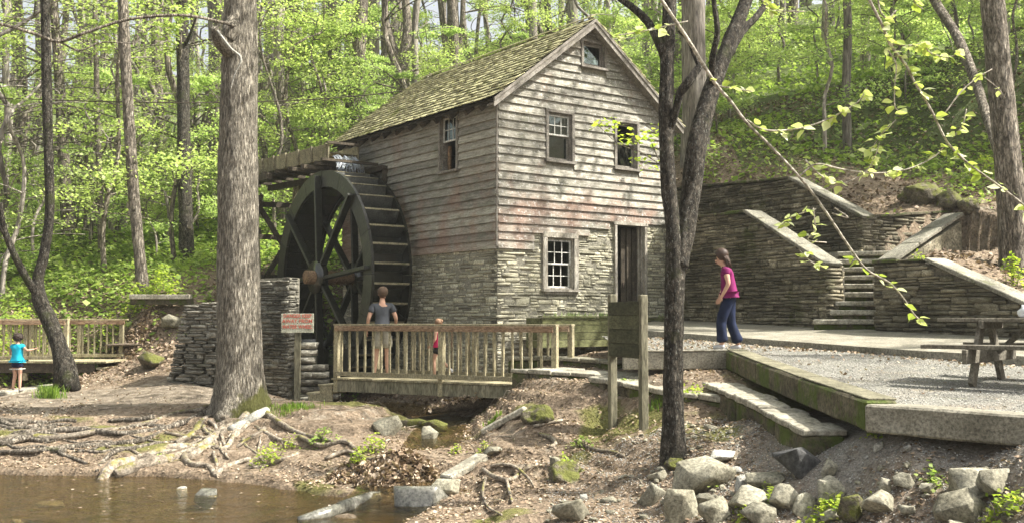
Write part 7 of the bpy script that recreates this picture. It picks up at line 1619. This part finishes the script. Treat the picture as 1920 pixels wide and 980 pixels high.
CL = [(85, 690, 70, 70, 260, 'bushy green plant under the far footbridge by the child', .07), (130, 700, 50, 35, 140, 'low leafy plant at the foot of the crooked leaning tree', .06), (10, 690, 50, 70, 200, 'pale green plant at the photo edge behind the child', .07), (165, 690, 40, 25, 90, 'small plant beside the far footbridge step', .055),
      (560, 590, 1, 1, 0, '', 0), (600, 830, 60, 26, 110, 'trailing green plant on the bank shelf below the footbridge', .05), (668, 880, 40, 40, 140, 'ivy like clump at the left end of the leaf heap', .05), (700, 845, 50, 30, 120, 'green clump between the stone block and the leaf heap', .05), (500, 870, 60, 34, 150, 'ivy clump on the creek bank right of the roots', .05),
      (298, 868, 22, 18, 60, 'dark glossy seedling among the pale roots', .045), (1055, 890, 40, 34, 90, 'seedlings growing on the moss covered mound', .045), (1555, 975, 90, 40, 200, 'bright seedlings at the bottom edge by the yellow mossy rock', .05), (1440, 938, 40, 22, 80, 'small seedlings between the pitted and wedge rocks', .04), (1330, 915, 40, 22, 70, 'small seedlings below the large angular rock', .04),
      (1640, 815, 26, 12, 50, 'ground ivy at the corner of the concrete beam', .045), (1880, 968, 70, 34, 140, 'pale seedlings at the right of the big boulder', .045), (1748, 905, 40, 22, 70, 'dark seedlings left of the broad boulder', .04), (1395, 965, 50, 22, 80, 'seedlings in front of the stone cluster', .04), (540, 838, 50, 14, 60, 'sparse sprigs along the root shelf', .045),
      (855, 850, 24, 18, 40, 'sprig at the edge of the rivulet', .04), (905, 845, 30, 16, 50, 'grassy sprig on the slanting stone', .04), (1090, 840, 40, 24, 80, 'green sprigs round the short mossy root', .045), (1290, 745, 60, 22, 110, 'mossy plants hanging on the lower flagstone ledge', .05), (1170, 728, 50, 16, 70, 'weeds on the ledge behind the notice board', .045),
      (300, 560, 70, 60, 380, 'big bright green shrub beside the path steps', .09), (250, 590, 60, 50, 260, 'leafy shrub below the mottled tree', .09), (370, 440, 70, 50, 300, 'green shrub left of the massive trunk', .11), (40, 640, 60, 60, 200, 'green shrub behind the far footbridge left part', .09), (200, 640, 50, 50, 160, 'green shrub seen through the far footbridge rail', .08),
      (1330, 330, 70, 50, 200, 'leafy shrub above the left end of the upper wall', .09), (1850, 335, 80, 44, 240, 'green bush on the slope left of the leaning brown trunk', .08), (1900, 535, 40, 60, 160, 'dark leafy growth at the foot of the leaning brown trunk', .07), (1720, 505, 40, 30, 110, 'moss and fern strip beside the stair cheek coping', .06), (1500, 400, 40, 20, 40, '', 0)]
for (px, py, a, b, n_, lab, sz) in CL:
    if n_ and lab: clump(px, py, a, b, n_, lab, mat='leaf_near' if random.random() < .6 else 'leaf_ground', size=sz)
for (px, py, a, b, n_, lab) in ((92, 745, 50, 30, 240, 'tuft of bright grass at the end of the pale slab'), (545, 765, 90, 14, 300, 'thin bright grass around the foot of the massive tree'), (1230, 760, 50, 14, 120, 'grass tuft behind the notice board post'), (925, 792, 30, 14, 100, 'grass sprigs beside the dark hollow')):
    clump(px, py, a, b, n_, lab, 'grass_tuft', grass=True, cat='grass')
# fallen leaf heaps
def heap(cpx, cpy, rx, ry, h, n, label, seed, mat='litter', base=None):
    c = hit(cpx, cpy); rg = np.random.default_rng(seed); a = rg.uniform(0, 6.28, n); r = np.sqrt(rg.uniform(0, 1, n)); x = c[0] + rx * r * np.cos(a); y = c[1] + ry * r * np.sin(a)
    z = gz(x, y) + h * (1 - r * r) * rg.uniform(.5, 1, n) + .01
    V_, F_ = leaf_cloud(np.stack([x, y, z], 1) - np.array(c), .085, rg, .8, .4)
    o = link('leaf_heap', np_mesh('leaf_heap', V_, F_), MT[mat]); o.location = c; tag(o, label, 'leaves', kind='stuff')
    V_, F_ = blob(seed, 3, (rx * .7, ry * .7, h * .4), .3, 0, 2.5); o2 = link('mound', np_mesh('mound', V_, F_), MT['soil'], o, smooth=True); o2.location = (0, 0, 0)
heap(745, 895, .55, .5, .34, 1900, 'mound of brown dead leaves piled against driftwood at the rivulet', 3)
heap(660, 895, .35, .35, .12, 600, 'smaller drift of dead leaves left of the big mound', 4)
heap(235, 645, .9, .5, .12, 1300, 'drift of dead leaves on the slope right of the far footbridge', 5)
# undercut bank with leaves below the footbridge
ub = thing('bank_ledge', 'overhanging leafy bank lip in the shadow under the footbridge', 'bank', P(905, 752, 18.9)); rg = np.random.default_rng(8)
V_, F_ = tube([(-1.0, -.2, -.22), (-.6, -.05, -.10), (0, .1, .02), (.8, .2, .05), (1.3, .25, .02)], [.06, .14, .16, .16, .14], 10, True, .3, 5); V_[:, 2] *= .8; Q().add(V_, F_).build('soil', MT['soil'], ub)
C = np.stack([rg.uniform(-1.05, 1.2, 700), np.zeros(700), np.zeros(700)], 1); C[:, 1] = np.interp(C[:, 0], [-1, 0, 1.2], [-.22, .0, .12]) + rg.normal(0, .09, 700); C[:, 2] = np.interp(C[:, 0], [-1, -.6, 0, 1.2], [-.14, 0, .12, .15]) + rg.normal(0, .03, 700)
V_, F_ = leaf_cloud(C, .08, rg, .7); o = Q().add(V_, F_).build('leaves', MT['litter'], ub, smooth=False); o['kind'] = 'stuff'
# timber steps on the path beyond the big tree
ts = thing('path_steps', 'timber edged steps on the path climbing behind the stone pier', 'steps', hit(300, 560))
for (px0, py0, px1, py1, Yd) in ((245, 556, 358, 556, 26.5), (330, 517, 420, 516, 29.5)):
    a, b = P(px0, py0, Yd), P(px1, py1, Yd); TS = np.array(ts.location); MB().beam(tuple(np.array(a) - TS), tuple(np.array(b) - TS), .25, .12).build('timber', MT['flag'], ts, bevel=.01)
    MB().beam(tuple(np.array(a) - TS + (0, .1, -.12)), tuple(np.array(b) - TS + (0, .1, -.12)), .3, .16).build('riser', MT['mossy'], ts, bevel=.01)
# fallen twigs
rg = random.Random(6)
q = Q()
for _ in range(260):
    x, y = rg.uniform(-9, 5), rg.uniform(9, 19)
    if on_build(np.array([x]), np.array([y]))[0] or gz(x, y, False)[0] < WZ: continue
    a = rg.uniform(0, 3.14); L = rg.uniform(.1, .45); z = g1(x, y) + .015; V_, F_ = tube([(x, y, z), (x + math.cos(a) * L / 2, y + math.sin(a) * L / 2, g1(x, y) + .03), (x + math.cos(a + .2) * L, y + math.sin(a + .2) * L, g1(x + math.cos(a) * L, y + math.sin(a) * L) + .015)], [.008, .005], 4, False); q.add(V_, F_)
tag(q.build('fallen_twigs', MT['root']), 'small fallen twigs scattered on the ground', kind='stuff')

# ------------------------------------------------------------------ thin woodland haze
m = bpy.data.materials.new('haze_air'); m.use_nodes = True; t = m.node_tree; t.nodes.clear()
pv = t.nodes.new('ShaderNodeVolumePrincipled'); pv.inputs['Color'].default_value = (.93, .96, .90, 1); pv.inputs['Density'].default_value = .0007; pv.inputs['Anisotropy'].default_value = .3
om = t.nodes.new('ShaderNodeOutputMaterial'); t.links.new(pv.outputs[0], om.inputs['Volume'])
tag(MB().box((0, 40, 30), (302, 322, 76)).build('haze', m), 'thin pale woodland haze between the trees', kind='stuff')
